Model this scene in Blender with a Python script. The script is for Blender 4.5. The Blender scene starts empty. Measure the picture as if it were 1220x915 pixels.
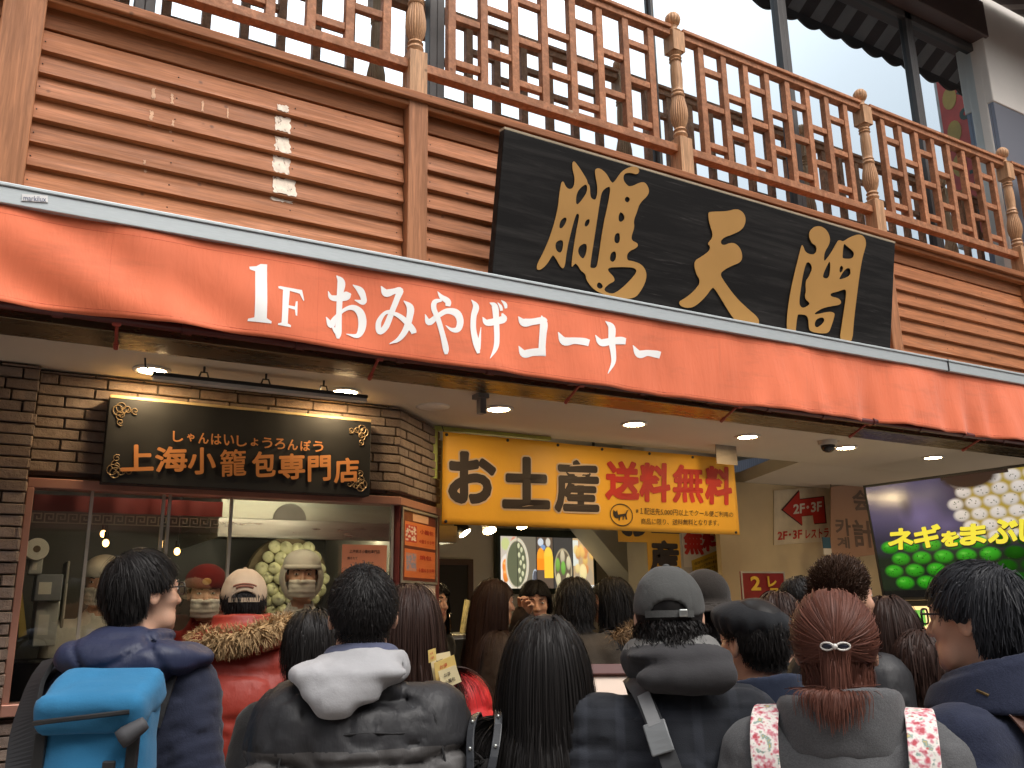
import bpy, bmesh, math, random
import numpy as np
from math import sin, cos, pi, radians, sqrt
from mathutils import Matrix, Vector

random.seed(7)
RNG = np.random.default_rng(7)
SC = bpy.context.scene
COL = SC.collection

# ------------------------------------------------------------------ camera
CAM_POS = np.array([0.0, 0.0, 1.6])
YAW, PITCH, ROLL, FPX = radians(30.3), radians(14.28), radians(-0.87), 1046.0
_f = np.array([sin(YAW) * cos(PITCH), cos(YAW) * cos(PITCH), sin(PITCH)])
_r0 = np.array([cos(YAW), -sin(YAW), 0.0])
_u0 = np.cross(_r0, _f)
CR = _r0 * cos(ROLL) + _u0 * sin(ROLL)
CU = -_r0 * sin(ROLL) + _u0 * cos(ROLL)
CF = _f
cam = bpy.data.cameras.new("camera")
cam.sensor_width = 36.0
cam.lens = 36.0 * FPX / 1220.0
cam.clip_start = 0.05
cam.clip_end = 500.0
cam_ob = bpy.data.objects.new("camera", cam)
M = Matrix.Identity(4)
for i in range(3):
    M[i][0], M[i][1], M[i][2], M[i][3] = CR[i], CU[i], -CF[i], CAM_POS[i]
cam_ob.matrix_world = M
COL.objects.link(cam_ob)
SC.camera = cam_ob

# ------------------------------------------------------------------ sky, sun, exposure
SUN_EL, SUN_AZ = radians(60), radians(165)      # overcast: a broad soft sun from behind the camera
world = bpy.data.worlds.new("World")
SC.world = world
world.use_nodes = True
wn, wl = world.node_tree.nodes, world.node_tree.links
wn.clear()
sky = wn.new("ShaderNodeTexSky")
sky.sky_type = 'NISHITA'
sky.sun_disc = False
sky.sun_elevation = SUN_EL
sky.sun_rotation = SUN_AZ
sky.dust_density = 10
sky.air_density = 1.0
hsv = wn.new("ShaderNodeHueSaturation")
hsv.inputs["Saturation"].default_value = 0.32
bg = wn.new("ShaderNodeBackground")
bg.inputs["Strength"].default_value = 0.15
wo = wn.new("ShaderNodeOutputWorld")
wl.new(sky.outputs[0], hsv.inputs["Color"])
wl.new(hsv.outputs[0], bg.inputs["Color"])
wl.new(bg.outputs[0], wo.inputs["Surface"])
sl = bpy.data.lights.new("sun", 'SUN')
sl.energy = 0.6
sl.angle = radians(18)
sl.color = (1.0, 0.97, 0.92)
so = bpy.data.objects.new("sun", sl)
so.rotation_euler = Vector((-sin(SUN_AZ) * cos(SUN_EL), -cos(SUN_AZ) * cos(SUN_EL), -sin(SUN_EL))).to_track_quat('-Z', 'Y').to_euler()
COL.objects.link(so)
SC.view_settings.view_transform = 'Standard'
SC.view_settings.look = 'None'
SC.view_settings.exposure = 0.30
SC.view_settings.gamma = 1.0
SC.view_settings.use_curve_mapping = False

# ------------------------------------------------------------------ unprojection (photo pixels, 1220 x 915, onto a real plane)
def ray(px, py):
    return CF + CR * (px - 610.0) / FPX + CU * (457.5 - py) / FPX
def at(px, py, Y):
    d = ray(px, py); return CAM_POS + d / d[1] * Y
def atx(px, py, X):
    d = ray(px, py); return CAM_POS + d / d[0] * X
def atz(px, py, Z):
    d = ray(px, py); return CAM_POS + d / d[2] * (Z - 1.6)
def atd(px, py, D):
    d = ray(px, py); return CAM_POS + d / np.hypot(d[0], d[1]) * D
def atp(px, py, p0, n):
    d = ray(px, py); n = np.asarray(n, float); p0 = np.asarray(p0, float)
    return CAM_POS + d * ((p0 - CAM_POS) @ n) / (d @ n)

# ------------------------------------------------------------------ objects
def thing(name, label, cat, loc=(0, 0, 0), rz=0.0, group=None, kind=None):
    o = bpy.data.objects.new(name, None)
    o.empty_display_size = 0.1
    COL.objects.link(o)
    o.location = [float(v) for v in loc]
    o.rotation_euler = (0, 0, rz)
    tag(o, label, cat, group, kind)
    return o
def tag(o, label=None, cat=None, group=None, kind=None):
    if label: o['label'] = label
    if cat: o['category'] = cat
    if group: o['group'] = group
    if kind: o['kind'] = kind
    return o
def w2l(parent):
    """matrix world -> local of a parent chain made of this file's empties"""
    m = Matrix.Identity(4)
    p = parent
    while p is not None:
        m = m @ Matrix.Identity(4) if False else (Matrix.LocRotScale(p.location, p.rotation_euler, p.scale) @ m)
        p = p.parent
    return np.array(m.inverted())
def mesh_obj(name, verts, faces, mats, parent=None, fm=None, smooth=False, world_co=True, bevel=0, bseg=2, sharp=None):
    verts = np.asarray(verts, float).reshape(-1, 3)
    if parent is not None and world_co:
        W = w2l(parent)
        verts = verts @ W[:3, :3].T + W[:3, 3]
    me = bpy.data.meshes.new(name)
    me.from_pydata(verts.tolist(), [], [tuple(f) for f in faces])
    for m in (mats if isinstance(mats, (list, tuple)) else [mats]):
        me.materials.append(m)
    if fm is not None:
        me.polygons.foreach_set("material_index", np.asarray(fm, np.int32))
    if smooth:
        me.polygons.foreach_set("use_smooth", np.ones(len(me.polygons), bool))
        if sharp: me.set_sharp_from_angle(angle=radians(sharp))
    me.update()
    o = bpy.data.objects.new(name, me)
    COL.objects.link(o)
    if parent is not None: o.parent = parent
    if bevel:
        b = o.modifiers.new("bevel", 'BEVEL'); b.width = bevel; b.segments = bseg; b.limit_method = 'ANGLE'; b.angle_limit = radians(40)
    return o

class MB:
    def __init__(s): s.v = []; s.f = []; s.m = []
    def add(s, vs, fs, mi=0):
        n = len(s.v); s.v.extend([tuple(map(float, v)) for v in vs])
        for f in fs: s.f.append(tuple(i + n for i in f)); s.m.append(mi)
        return s
    def box(s, a, b, mi=0, jit=0):
        x0, y0, z0 = np.minimum(a, b); x1, y1, z1 = np.maximum(a, b)
        V = [(x0, y0, z0), (x1, y0, z0), (x1, y1, z0), (x0, y1, z0), (x0, y0, z1), (x1, y0, z1), (x1, y1, z1), (x0, y1, z1)]
        return s.add(V, [(0, 3, 2, 1), (4, 5, 6, 7), (0, 1, 5, 4), (1, 2, 6, 5), (2, 3, 7, 6), (3, 0, 4, 7)], mi)
    def obox(s, c, ax, ay, az, mi=0):
        """oriented box: centre and three half-axis vectors"""
        c, ax, ay, az = (np.asarray(q, float) for q in (c, ax, ay, az))
        V = [c + i * ax + j * ay + k * az for k in (-1, 1) for (i, j) in ((-1, -1), (1, -1), (1, 1), (-1, 1))]
        F = [(0, 3, 2, 1), (4, 5, 6, 7), (0, 1, 5, 4), (1, 2, 6, 5), (2, 3, 7, 6), (3, 0, 4, 7)]
        if np.dot(np.cross(ax, ay), az) < 0: F = [f[::-1] for f in F]
        return s.add(V, F, mi)
    def prism(s, poly, ext, mi=0):
        """closed polygon of 3-D points swept along ext"""
        P = np.asarray(poly, float); e = np.asarray(ext, float); n = len(P)
        nrm = sum(np.cross(P[i], P[(i + 1) % n]) for i in range(n))
        V = list(P) + list(P + e)
        F = [tuple(range(n))[::-1], tuple(range(n, 2 * n))] + [(i, (i + 1) % n, n + (i + 1) % n, n + i) for i in range(n)]
        if np.dot(nrm, e) < 0: F = [f[::-1] for f in F]
        return s.add(V, F, mi)
    def tube(s, pts, r, n=8, mi=0, caps=True):
        P = [np.asarray(p, float) for p in pts]; k = len(P)
        rs = r if isinstance(r, (list, tuple, np.ndarray)) else [r] * k
        t0 = P[1] - P[0]; a = np.array([0, 0, 1.0]) if abs(t0[2]) < .9 * np.linalg.norm(t0) else np.array([1.0, 0, 0])
        V = []
        for i in range(k):
            t = P[min(i + 1, k - 1)] - P[max(i - 1, 0)]; t = t / (np.linalg.norm(t) + 1e-9)
            b = np.cross(t, a); b /= np.linalg.norm(b) + 1e-9; a = np.cross(b, t)
            for q in range(n):
                an = 2 * pi * q / n; V.append(P[i] + rs[i] * (cos(an) * a + sin(an) * b))
        F = [(i * n + q, i * n + (q + 1) % n, (i + 1) * n + (q + 1) % n, (i + 1) * n + q) for i in range(k - 1) for q in range(n)]
        if caps: F += [tuple(range(n))[::-1], tuple(range((k - 1) * n, k * n))]
        return s.add(V, [f[::-1] for f in F], mi)
    def lathe(s, prof, c, n=24, mi=0, axis=(0, 0, 1), flute=None):
        """prof: (r, h) pairs along the axis"""
        az = np.asarray(axis, float); az /= np.linalg.norm(az)
        ax = np.cross(az, (0, 1, 0) if abs(az[1]) < .9 else (1, 0, 0)); ax /= np.linalg.norm(ax); ay = np.cross(az, ax)
        c = np.asarray(c, float); V = []
        for (r, h) in prof:
            for q in range(n):
                an = 2 * pi * q / n; rr = r
                if flute: rr = r * (1 + flute(h) * (abs(cos(an * n / 6.0)) - .6))
                V.append(c + az * h + rr * (cos(an) * ax + sin(an) * ay))
        k = len(prof)
        F = [(i * n + q, i * n + (q + 1) % n, (i + 1) * n + (q + 1) % n, (i + 1) * n + q) for i in range(k - 1) for q in range(n)]
        F += [tuple(range(n))[::-1], tuple(range((k - 1) * n, k * n))]
        return s.add(V, F, mi)
    def ball(s, c, r, n=12, m=8, mi=0):
        r = np.ones(3) * r; c = np.asarray(c, float)
        V = [c + r * np.array([sin(pi * i / m) * cos(2 * pi * q / n), sin(pi * i / m) * sin(2 * pi * q / n), -cos(pi * i / m)]) for i in range(1, m) for q in range(n)]
        V = [c - r * (0, 0, 1)] + V + [c + r * (0, 0, 1)]
        F = [(1 + i * n + q, 1 + i * n + (q + 1) % n, 1 + (i + 1) * n + (q + 1) % n, 1 + (i + 1) * n + q) for i in range(m - 2) for q in range(n)]
        F += [(0, 1 + (q + 1) % n, 1 + q) for q in range(n)]
        L = len(V) - 1; b = 1 + (m - 2) * n
        F += [(L, b + q, b + (q + 1) % n) for q in range(n)]
        return s.add(V, F, mi)
    def build(s, name, mats, parent=None, **kw):
        return mesh_obj(name, s.v, s.f, mats, parent, fm=s.m, **kw)

# ------------------------------------------------------------------ materials
def newmat(name):
    m = bpy.data.materials.new(name); m.use_nodes = True
    nt = m.node_tree; return m, nt.nodes, nt.links, nt.nodes["Principled BSDF"]
def mix_rgb(n, l, fac, a, b, mode='MIX'):
    x = n.new("ShaderNodeMix"); x.data_type = 'RGBA'; x.blend_type = mode
    for sock, val in ((x.inputs[0], fac), (x.inputs[6], a), (x.inputs[7], b)):
        if hasattr(val, 'is_linked') or isinstance(val, bpy.types.NodeSocket): l.new(val, sock)
        elif isinstance(val, (int, float)): sock.default_value = val
        else: sock.default_value = tuple(val)[:3] + (1,)
    return x.outputs[2]
def noise(n, l, vec, scale, detail=3, rough=.55, dist=0):
    t = n.new("ShaderNodeTexNoise"); t.inputs["Scale"].default_value = scale
    t.inputs["Detail"].default_value = detail; t.inputs["Roughness"].default_value = rough; t.inputs["Distortion"].default_value = dist
    if vec is not None: l.new(vec, t.inputs["Vector"])
    return t.outputs["Fac"]
def ramp(n, l, src, stops):
    r = n.new("ShaderNodeValToRGB"); e = r.color_ramp.elements
    while len(e) < len(stops): e.new(0.5)
    for q, (p, c) in zip(e, stops):
        q.position = p; q.color = (c, c, c, 1) if isinstance(c, (int, float)) else tuple(c)[:3] + (1,)
    l.new(src, r.inputs[0]); return r.outputs[0]
def mapping(n, l, scale=(1, 1, 1), kind="Object", rot=(0, 0, 0)):
    tc = n.new("ShaderNodeTexCoord"); mp = n.new("ShaderNodeMapping")
    mp.inputs["Scale"].default_value = scale; mp.inputs["Rotation"].default_value = rot
    l.new(tc.outputs[kind], mp.inputs[0]); return mp.outputs[0]
def bump(n, l, h, strength, dist=.01, prev=None):
    b = n.new("ShaderNodeBump"); b.inputs["Strength"].default_value = strength; b.inputs["Distance"].default_value = dist
    l.new(h, b.inputs["Height"])
    if prev is not None: l.new(prev, b.inputs["Normal"])
    return b.outputs[0]
def mul(c, k): return tuple(min(1.0, v * k) for v in c[:3])
def mat(name, col, rough=.6, metal=0.0, var=.18, scale=6.0, bmp=0.0, bscale=80.0, bdist=.004, spec=.5, sheen=0.0, coat=0.0, stretch=(1, 1, 1), speck=0):
    m, n, l, p = newmat(name)
    v = mapping(n, l, stretch)
    a = noise(n, l, v, scale, 5)
    c = mix_rgb(n, l, ramp(n, l, a, [(.3, 0), (.7, 1)]), mul(col, 1 - var), mul(col, 1 + var))
    if speck:
        s2 = noise(n, l, v, scale * 25, 2)
        c = mix_rgb(n, l, ramp(n, l, s2, [(.35, 0), (.65, 1)]), c, mul(col, 1 + speck), 'MIX')
    l.new(c, p.inputs["Base Color"])
    p.inputs["Metallic"].default_value = metal
    r = ramp(n, l, a, [(.25, max(0, rough - .08)), (.75, min(1, rough + .08))]); l.new(r, p.inputs["Roughness"])
    p.inputs["Specular IOR Level"].default_value = spec
    if sheen: p.inputs["Sheen Weight"].default_value = sheen
    if coat: p.inputs["Coat Weight"].default_value = coat
    if bmp:
        l.new(bump(n, l, noise(n, l, v, bscale, 4), bmp, bdist), p.inputs["Normal"])
    return m
def emis(name, col, strength):
    m, n, l, p = newmat(name)
    p.inputs["Base Color"].default_value = tuple(mul(col, .8)) + (1,)
    p.inputs["Emission Color"].default_value = tuple(col[:3]) + (1,)
    p.inputs["Emission Strength"].default_value = strength
    return m
def wood(name, col, grain, light=1.25, island=.22, wear=.0, rough=.55):
    """grain: mapping scale, small along the grain"""
    m, n, l, p = newmat(name)
    v = mapping(n, l, grain)
    geo = n.new("ShaderNodeNewGeometry")
    off = n.new("ShaderNodeVectorMath"); off.operation = 'ADD'; l.new(v, off.inputs[0])
    cmb = n.new("ShaderNodeCombineXYZ"); mm = n.new("ShaderNodeMath"); mm.operation = 'MULTIPLY'; mm.inputs[1].default_value = 40.0
    l.new(geo.outputs["Random Per Island"], mm.inputs[0])
    for i in range(3): l.new(mm.outputs[0], cmb.inputs[i])
    l.new(cmb.outputs[0], off.inputs[1]); v = off.outputs[0]
    g = noise(n, l, v, 1.0, 6, .6, 1.2)
    f = noise(n, l, v, 5.0, 3, .6, .3)
    c = mix_rgb(n, l, ramp(n, l, g, [(.3, 0), (.68, 1)]), mul(col, .68), mul(col, light))
    c = mix_rgb(n, l, ramp(n, l, f, [(.35, .75), (.6, 0)]), c, mul(col, .6))
    rnd = ramp(n, l, geo.outputs["Random Per Island"], [(0, 1 - island), (1, 1 + island * .0)])
    c = mix_rgb(n, l, 1.0, c, rnd, 'MULTIPLY')
    vv = mapping(n, l, (1, 1, 1))
    kn = n.new("ShaderNodeTexVoronoi"); kn.inputs["Scale"].default_value = 7.5; l.new(vv, kn.inputs["Vector"])
    c = mix_rgb(n, l, ramp(n, l, kn.outputs["Distance"], [(.03, .8), (.09, 0)]), c, mul(col, .25))
    if wear:
        w = noise(n, l, mapping(n, l, (grain[0] * .35, grain[1] * .35, grain[2] * .35)), 2.2, 6, .7)
        c = mix_rgb(n, l, ramp(n, l, w, [(.62, 0), (.74, wear)]), c, (.62, .45, .3))
    l.new(c, p.inputs["Base Color"]); p.inputs["Specular IOR Level"].default_value = .25
    l.new(ramp(n, l, g, [(.3, rough + .12), (.7, rough - .1)]), p.inputs["Roughness"])
    l.new(bump(n, l, f, .35, .004, bump(n, l, g, .25, .006)), p.inputs["Normal"])
    return m
def attr_mat(name, strength=0.0, rough=.4, coat=0.0):
    """reads the 'Col' attribute (printed pictures, screens)"""
    m, n, l, p = newmat(name)
    a = n.new("ShaderNodeAttribute"); a.attribute_name = "Col"
    l.new(a.outputs["Color"], p.inputs["Base Color"]); p.inputs["Roughness"].default_value = rough
    if coat: p.inputs["Coat Weight"].default_value = coat
    if strength:
        l.new(a.outputs["Color"], p.inputs["Emission Color"]); p.inputs["Emission Strength"].default_value = strength
    return m
def glass(name, tint=(1, 1, 1), refl=.0, trans=1.0, rough=0.0, refl_col=(.95, .97, .98)):
    """thin pane: see-through plus mirror reflection by angle; trans dims what lies behind"""
    m, n, l, p = newmat(name); n.remove(p)
    out = n["Material Output"]
    fr = n.new("ShaderNodeFresnel"); fr.inputs["IOR"].default_value = 1.52
    ad = n.new("ShaderNodeMath"); ad.operation = 'MULTIPLY_ADD'; ad.use_clamp = True; ad.inputs[1].default_value = 1.6; ad.inputs[2].default_value = refl
    l.new(fr.outputs[0], ad.inputs[0])
    t = n.new("ShaderNodeBsdfTransparent"); t.inputs[0].default_value = tuple(v * trans for v in tint) + (1,)
    g = n.new("ShaderNodeBsdfGlossy"); g.inputs["Roughness"].default_value = rough; g.inputs[0].default_value = tuple(refl_col) + (1,)
    mx = n.new("ShaderNodeMixShader"); l.new(ad.outputs[0], mx.inputs[0]); l.new(t.outputs[0], mx.inputs[1]); l.new(g.outputs[0], mx.inputs[2])
    l.new(mx.outputs[0], out.inputs[0]); return m

# ------------------------------------------------------------------ lettering
_TX = {}
def text2d(s, bold=0.0, res=3, shear=0.0):
    key = (s, bold, res, shear)
    if key in _TX: return _TX[key]
    c = bpy.data.curves.new('lettering', 'FONT'); c.body = s; c.offset = bold; c.resolution_u = res; c.shear = shear
    o = bpy.data.objects.new('lettering', c); COL.objects.link(o)
    dg = bpy.context.evaluated_depsgraph_get()
    me = bpy.data.meshes.new_from_object(o.evaluated_get(dg))
    V = np.array([v.co[:2] for v in me.vertices]) if len(me.vertices) else np.zeros((1, 2))
    F = [tuple(p.vertices) for p in me.polygons]
    bpy.data.objects.remove(o); bpy.data.curves.remove(c); bpy.data.meshes.remove(me)
    lo, hi = V.min(0), V.max(0)
    V = (V - lo) / np.maximum(hi - lo, 1e-6)
    _TX[key] = (V, F, (hi - lo)); return _TX[key]
def bold_on(mb, s, q, r, off, n=8, mi=0, base=.0):
    """glyphs thickened by shifted copies (keeps dense characters open); off: outward vector"""
    V, F, _ = text2d(s, base, 3); q = [np.asarray(p, float) for p in q]; P0 = lerp_quad(q, V); ex = (q[1] - q[0]) / (np.linalg.norm(q[1] - q[0]) + 1e-9); ez = (q[3] - q[0]) / (np.linalg.norm(q[3] - q[0]) + 1e-9)
    o = np.asarray(off, float); u = o / (np.linalg.norm(o) + 1e-9)
    for k in range(n): mb.add(P0 + ex * cos(2 * pi * k / n) * r + ez * sin(2 * pi * k / n) * r + o + u * k * .00008, F, mi)
def lerp_quad(q, uv):
    q = [np.asarray(p, float) for p in q]    # bl, br, tr, tl
    u, v = uv[:, :1], uv[:, 1:2]
    return (1 - u) * (1 - v) * q[0] + u * (1 - v) * q[1] + u * v * q[2] + (1 - u) * v * q[3]
def text_on(mb, s, q, bold=0.0, off=(0, 0, 0), mi=0, res=3, warp=None):
    V, F, _ = text2d(s, bold, res)
    P = lerp_quad(q, V) + np.asarray(off, float)
    if warp is not None: P = warp(P)
    nn = np.cross(np.asarray(q[1], float) - q[0], np.asarray(q[3], float) - q[0])
    mb.add(P, F, mi); return mb
def fill2d(outlines, extrude=0.0, cuts=0):
    """even-odd filled polygons (list of point lists) -> verts, faces through a 2-D curve"""
    c = bpy.data.curves.new('lettering', 'CURVE'); c.dimensions = '2D'; c.fill_mode = 'FRONT' if extrude == 0 else 'BOTH'; c.extrude = extrude
    for P in outlines:
        sp = c.splines.new('POLY'); sp.points.add(len(P) - 1)
        for q, (x, y) in zip(sp.points, P): q.co = (x, y, 0, 1)
        sp.use_cyclic_u = True
    o = bpy.data.objects.new('lettering', c); COL.objects.link(o)
    dg = bpy.context.evaluated_depsgraph_get(); me = bpy.data.meshes.new_from_object(o.evaluated_get(dg))
    if cuts:
        bm = bmesh.new(); bm.from_mesh(me); bmesh.ops.triangulate(bm, faces=bm.faces[:]); bmesh.ops.subdivide_edges(bm, edges=bm.edges[:], cuts=cuts, use_grid_fill=True); bm.to_mesh(me); bm.free()
    V = np.array([v.co[:] for v in me.vertices]); F = [tuple(p.vertices) for p in me.polygons]
    bpy.data.objects.remove(o); bpy.data.curves.remove(c); bpy.data.meshes.remove(me)
    return V, F
def smooth_loop(P, it=1):
    P = np.asarray(P, float)
    for _ in range(it):
        N = np.roll(P, -1, 0); Q = np.empty((2 * len(P), 2)); Q[0::2] = .75 * P + .25 * N; Q[1::2] = .25 * P + .75 * N; P = Q
    return P
def stroke2d(pts, n=6):
    """brush stroke: (x, y, width) knots -> left and right rails, Catmull-Rom smoothed"""
    K = np.asarray(pts, float)
    E = np.vstack([2 * K[0] - K[1], K, 2 * K[-1] - K[-2]])
    S = []
    for i in range(1, len(E) - 2):
        for t in np.linspace(0, 1, n, endpoint=False):
            a, b, c, d = E[i - 1], E[i], E[i + 1], E[i + 2]
            S.append(.5 * (2 * b + (c - a) * t + (2 * a - 5 * b + 4 * c - d) * t * t + (3 * b - a - 3 * c + d) * t ** 3))
    S.append(K[-1]); S = np.array(S)
    T = np.gradient(S[:, :2], axis=0); T /= np.linalg.norm(T, axis=1)[:, None] + 1e-9
    N = np.stack([-T[:, 1], T[:, 0]], 1); w = np.maximum(S[:, 2:3], .3) / 2
    return S[:, :2] + N * w, S[:, :2] - N * w

# ------------------------------------------------------------------ printed pictures: colours on a fine grid
class Pic:
    def __init__(s, w, h, bg):
        s.w, s.h = w, h; s.a = np.ones((h, w, 3)) * np.asarray(bg, float)
        s.u, s.v = np.meshgrid((np.arange(w) + .5) / w, (np.arange(h) + .5) / h)   # v up
    def put(s, mask, col): m = np.clip(mask, 0, 1)[..., None]; s.a = s.a * (1 - m) + np.asarray(col, float) * m; return s
    def rect(s, u0, v0, u1, v1, col): return s.put(((s.u >= u0) & (s.u <= u1) & (s.v >= v0) & (s.v <= v1)).astype(float), col)
    def ell(s, cu, cv, ru, rv, col, soft=.12, shade=0.0, hi=None):
        d = np.hypot((s.u - cu) / ru, (s.v - cv) / rv); m = np.clip((1 - d) / soft, 0, 1)
        c = np.asarray(col, float)[None, None] * (1 + shade * (((s.v - cv) / rv) * .5 - d * .35))[..., None]
        s.a = s.a * (1 - m[..., None]) + np.clip(c, 0, 1.5) * m[..., None]
        if hi is not None: s.ell(cu - ru * .25, cv + rv * .35, ru * .35, rv * .25, hi, .9)
        return s
    def grain(s, k, n=9):
        r = RNG.random((n, n, 1)); from_ = np.linspace(0, n - 1.001, s.h); fx = np.linspace(0, n - 1.001, s.w)
        i = from_.astype(int); j = fx.astype(int); fi = (from_ - i)[:, None, None]; fj = (fx - j)[None, :, None]
        q = (r[i][:, j] * (1 - fi) + r[np.minimum(i + 1, n - 1)][:, j] * fi) * (1 - fj) + (r[i][:, np.minimum(j + 1, n - 1)] * (1 - fi) + r[np.minimum(i + 1, n - 1)][:, np.minimum(j + 1, n - 1)] * fi) * fj
        s.a = s.a * (1 + k * (q - .5)); return s
    def build(s, name, q, m, parent, back=None):
        w, h = s.w, s.h
        uu, vv = np.meshgrid(np.linspace(0, 1, w + 1), np.linspace(0, 1, h + 1))
        V = lerp_quad(q, np.stack([uu.ravel(), vv.ravel()], 1))
        i, j = np.meshgrid(np.arange(w), np.arange(h)); a = (j * (w + 1) + i).ravel()
        F = np.stack([a, a + 1, a + w + 2, a + w + 1], 1)
        o = mesh_obj(name, V, F.tolist(), m, parent)
        at_ = o.data.color_attributes.new("Col", 'FLOAT_COLOR', 'CORNER')
        c = np.concatenate([np.clip(s.a, 0, 4), np.ones((h, w, 1))], 2).reshape(-1, 1, 4).repeat(4, 1)
        at_.data.foreach_set("color", c.astype(np.float32).ravel()); return o
def noise3(P, seed=0, _c={}):
    """cheap value noise on (N,3)"""
    if seed not in _c: _c[seed] = np.random.default_rng(seed + 100).random((32, 32, 32)).astype(np.float32)
    T = _c[seed]; i = np.floor(P).astype(int); f = P - i; f = f * f * (3 - 2 * f); i &= 31; j = (i + 1) & 31
    x0, y0, z0 = i.T; x1, y1, z1 = j.T; fx, fy, fz = f.T
    a = T[x0, y0, z0] * (1 - fx) + T[x1, y0, z0] * fx; b = T[x0, y1, z0] * (1 - fx) + T[x1, y1, z0] * fx
    c = T[x0, y0, z1] * (1 - fx) + T[x1, y0, z1] * fx; d = T[x0, y1, z1] * (1 - fx) + T[x1, y1, z1] * fx
    return ((a * (1 - fy) + b * fy) * (1 - fz) + (c * (1 - fy) + d * fy) * fz) * 2 - 1
# ================================================================== SETTING
W_H = wood("stained_wood_boards", (.47, .168, .060), (1.2, 14, 22), island=.34, wear=.35)
W_V = wood("stained_wood_upright", (.50, .21, .095), (22, 22, 1.2), island=.2, wear=.35)
W_L = wood("lattice_wood", (.49, .205, .095), (9, 9, 9), island=.25, wear=.5)
W_T = wood("turned_post_wood", (.60, .33, .17), (26, 26, 2.0), island=.1, wear=.5, rough=.5)
PATCH = mat("bleached_wood", (.74, .62, .50), .8, var=.2, scale=30)
_n, _l = PATCH.node_tree.nodes, PATCH.node_tree.links
_l.new(ramp(_n, _l, noise(_n, _l, mapping(_n, _l, (55, 55, 22)), 1, 4, .7), [(.28, 0), (.42, 1)]), _n["Principled BSDF"].inputs["Alpha"])
DRIP = mat("pale_drip", (.56, .33, .20), .8, var=.2, scale=30)
PLASTER = mat("white_ceiling_paint", (.60, .54, .44), .7, var=.05, scale=2, bmp=.05)
CREAM = mat("cream_wall_paint", (.62, .50, .30), .65, var=.08, scale=3, bmp=.06)
OFFW = mat("off_white_wall_paint", (.60, .57, .50), .7, var=.07, scale=2.5, bmp=.06)
DARK = mat("dark_interior", (.03, .028, .026), .7)
BRONZE = mat("bronze_panel", (.20, .15, .09), .28, metal=.85, var=.25, scale=3, stretch=(1, 6, 6))
ALU = mat("brushed_aluminium", (.46, .50, .51), .5, metal=.3, var=.08, scale=40, stretch=(.4, 8, 8))
BLACKM = mat("black_metal", (.02, .02, .02), .4)
STEEL = mat("stainless_steel", (.55, .57, .54), .32, metal=.9, var=.1, scale=5, stretch=(1, 1, 8))
FRAME_U = mat("dark_window_frame", (.07, .065, .062), .4, metal=.3)
FRAME_P = mat("copper_window_frame", (.48, .25, .19), .36, metal=.45, var=.12)
GLASS_U = glass("upper_window_glass", (.25, .28, .30), refl=.72, trans=1.0, refl_col=(.68, .80, .88))
GLASS_S = glass("shop_window_glass", (.96, .97, .95), refl=.02)

def asphalt():
    m, n, l, p = newmat("asphalt")
    v = mapping(n, l, (1, 1, 1)); a = noise(n, l, v, .7, 4); b = noise(n, l, v, 160, 2)
    c = mix_rgb(n, l, ramp(n, l, a, [(.3, 0), (.7, 1)]), (.045, .045, .046), (.07, .068, .066))
    c = mix_rgb(n, l, ramp(n, l, b, [(.45, 0), (.62, .6)]), c, (.14, .135, .13))
    l.new(c, p.inputs["Base Color"]); p.inputs["Roughness"].default_value = .85
    l.new(bump(n, l, b, .5, .004), p.inputs["Normal"]); return m
def paving():
    m, n, l, p = newmat("street_paving")
    v = mapping(n, l, (1, 1, 1)); br = n.new("ShaderNodeTexBrick"); l.new(v, br.inputs["Vector"])
    br.inputs["Scale"].default_value = 2.5; br.inputs["Mortar Size"].default_value = .012
    br.inputs["Color1"].default_value = (.22, .19, .17, 1); br.inputs["Color2"].default_value = (.28, .25, .22, 1); br.inputs["Mortar"].default_value = (.1, .09, .08, 1)
    c = mix_rgb(n, l, .5, br.outputs[0], ramp(n, l, noise(n, l, v, 3, 5), [(.3, (.16, .14, .13)), (.7, (.34, .3, .27))]))
    l.new(c, p.inputs["Base Color"]); p.inputs["Roughness"].default_value = .8
    l.new(bump(n, l, br.outputs["Fac"], -.4, .004), p.inputs["Normal"]); return m
def concrete_tile(name, c1, c2, mort, sc):
    m, n, l, p = newmat(name)
    v = mapping(n, l, (1, 1, 1)); br = n.new("ShaderNodeTexBrick"); l.new(v, br.inputs["Vector"]); br.inputs["Scale"].default_value = sc
    br.inputs["Color1"].default_value = c1 + (1,); br.inputs["Color2"].default_value = c2 + (1,); br.inputs["Mortar"].default_value = mort + (1,)
    l.new(br.outputs[0], p.inputs["Base Color"]); p.inputs["Roughness"].default_value = .5; return m

b = MB(); b.add([(-200, -200, 0), (200, -200, 0), (200, 200, 0), (-200, 200, 0)], [(0, 1, 2, 3)])
tag(b.build("ground", asphalt()), kind="structure")
b = MB(); b.add([(-30, -4.0, .004), (30, -4.0, .004), (30, 3.3, .004), (-30, 3.3, .004)], [(0, 1, 2, 3)])
tag(b.build("street", paving()), kind="structure")
b = MB(); b.box((-6, 3.32, .001), (14, 9, .10))
tag(b.build("floor", mat("shop_floor_tile", (.25, .22, .19), .35, var=.1)), kind="structure")

YU, YG, YB = 3.6, 3.87, 4.05           # clapboard front, upper glazing, brick front
ZC, ZL = 2.6, 4.055                    # ceiling, balcony ledge
PX = [-.135, 1.565, 3.31, 5.06, 6.80]  # post centres along the front

NAIL = mat("rusty_nail", (.06, .035, .025), .5, metal=.5)
bld = thing("shop_building", "timber fronted restaurant building with clapboard upper wall, brick shopfront and lit interior", "building", (3, 4, 0))
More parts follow.
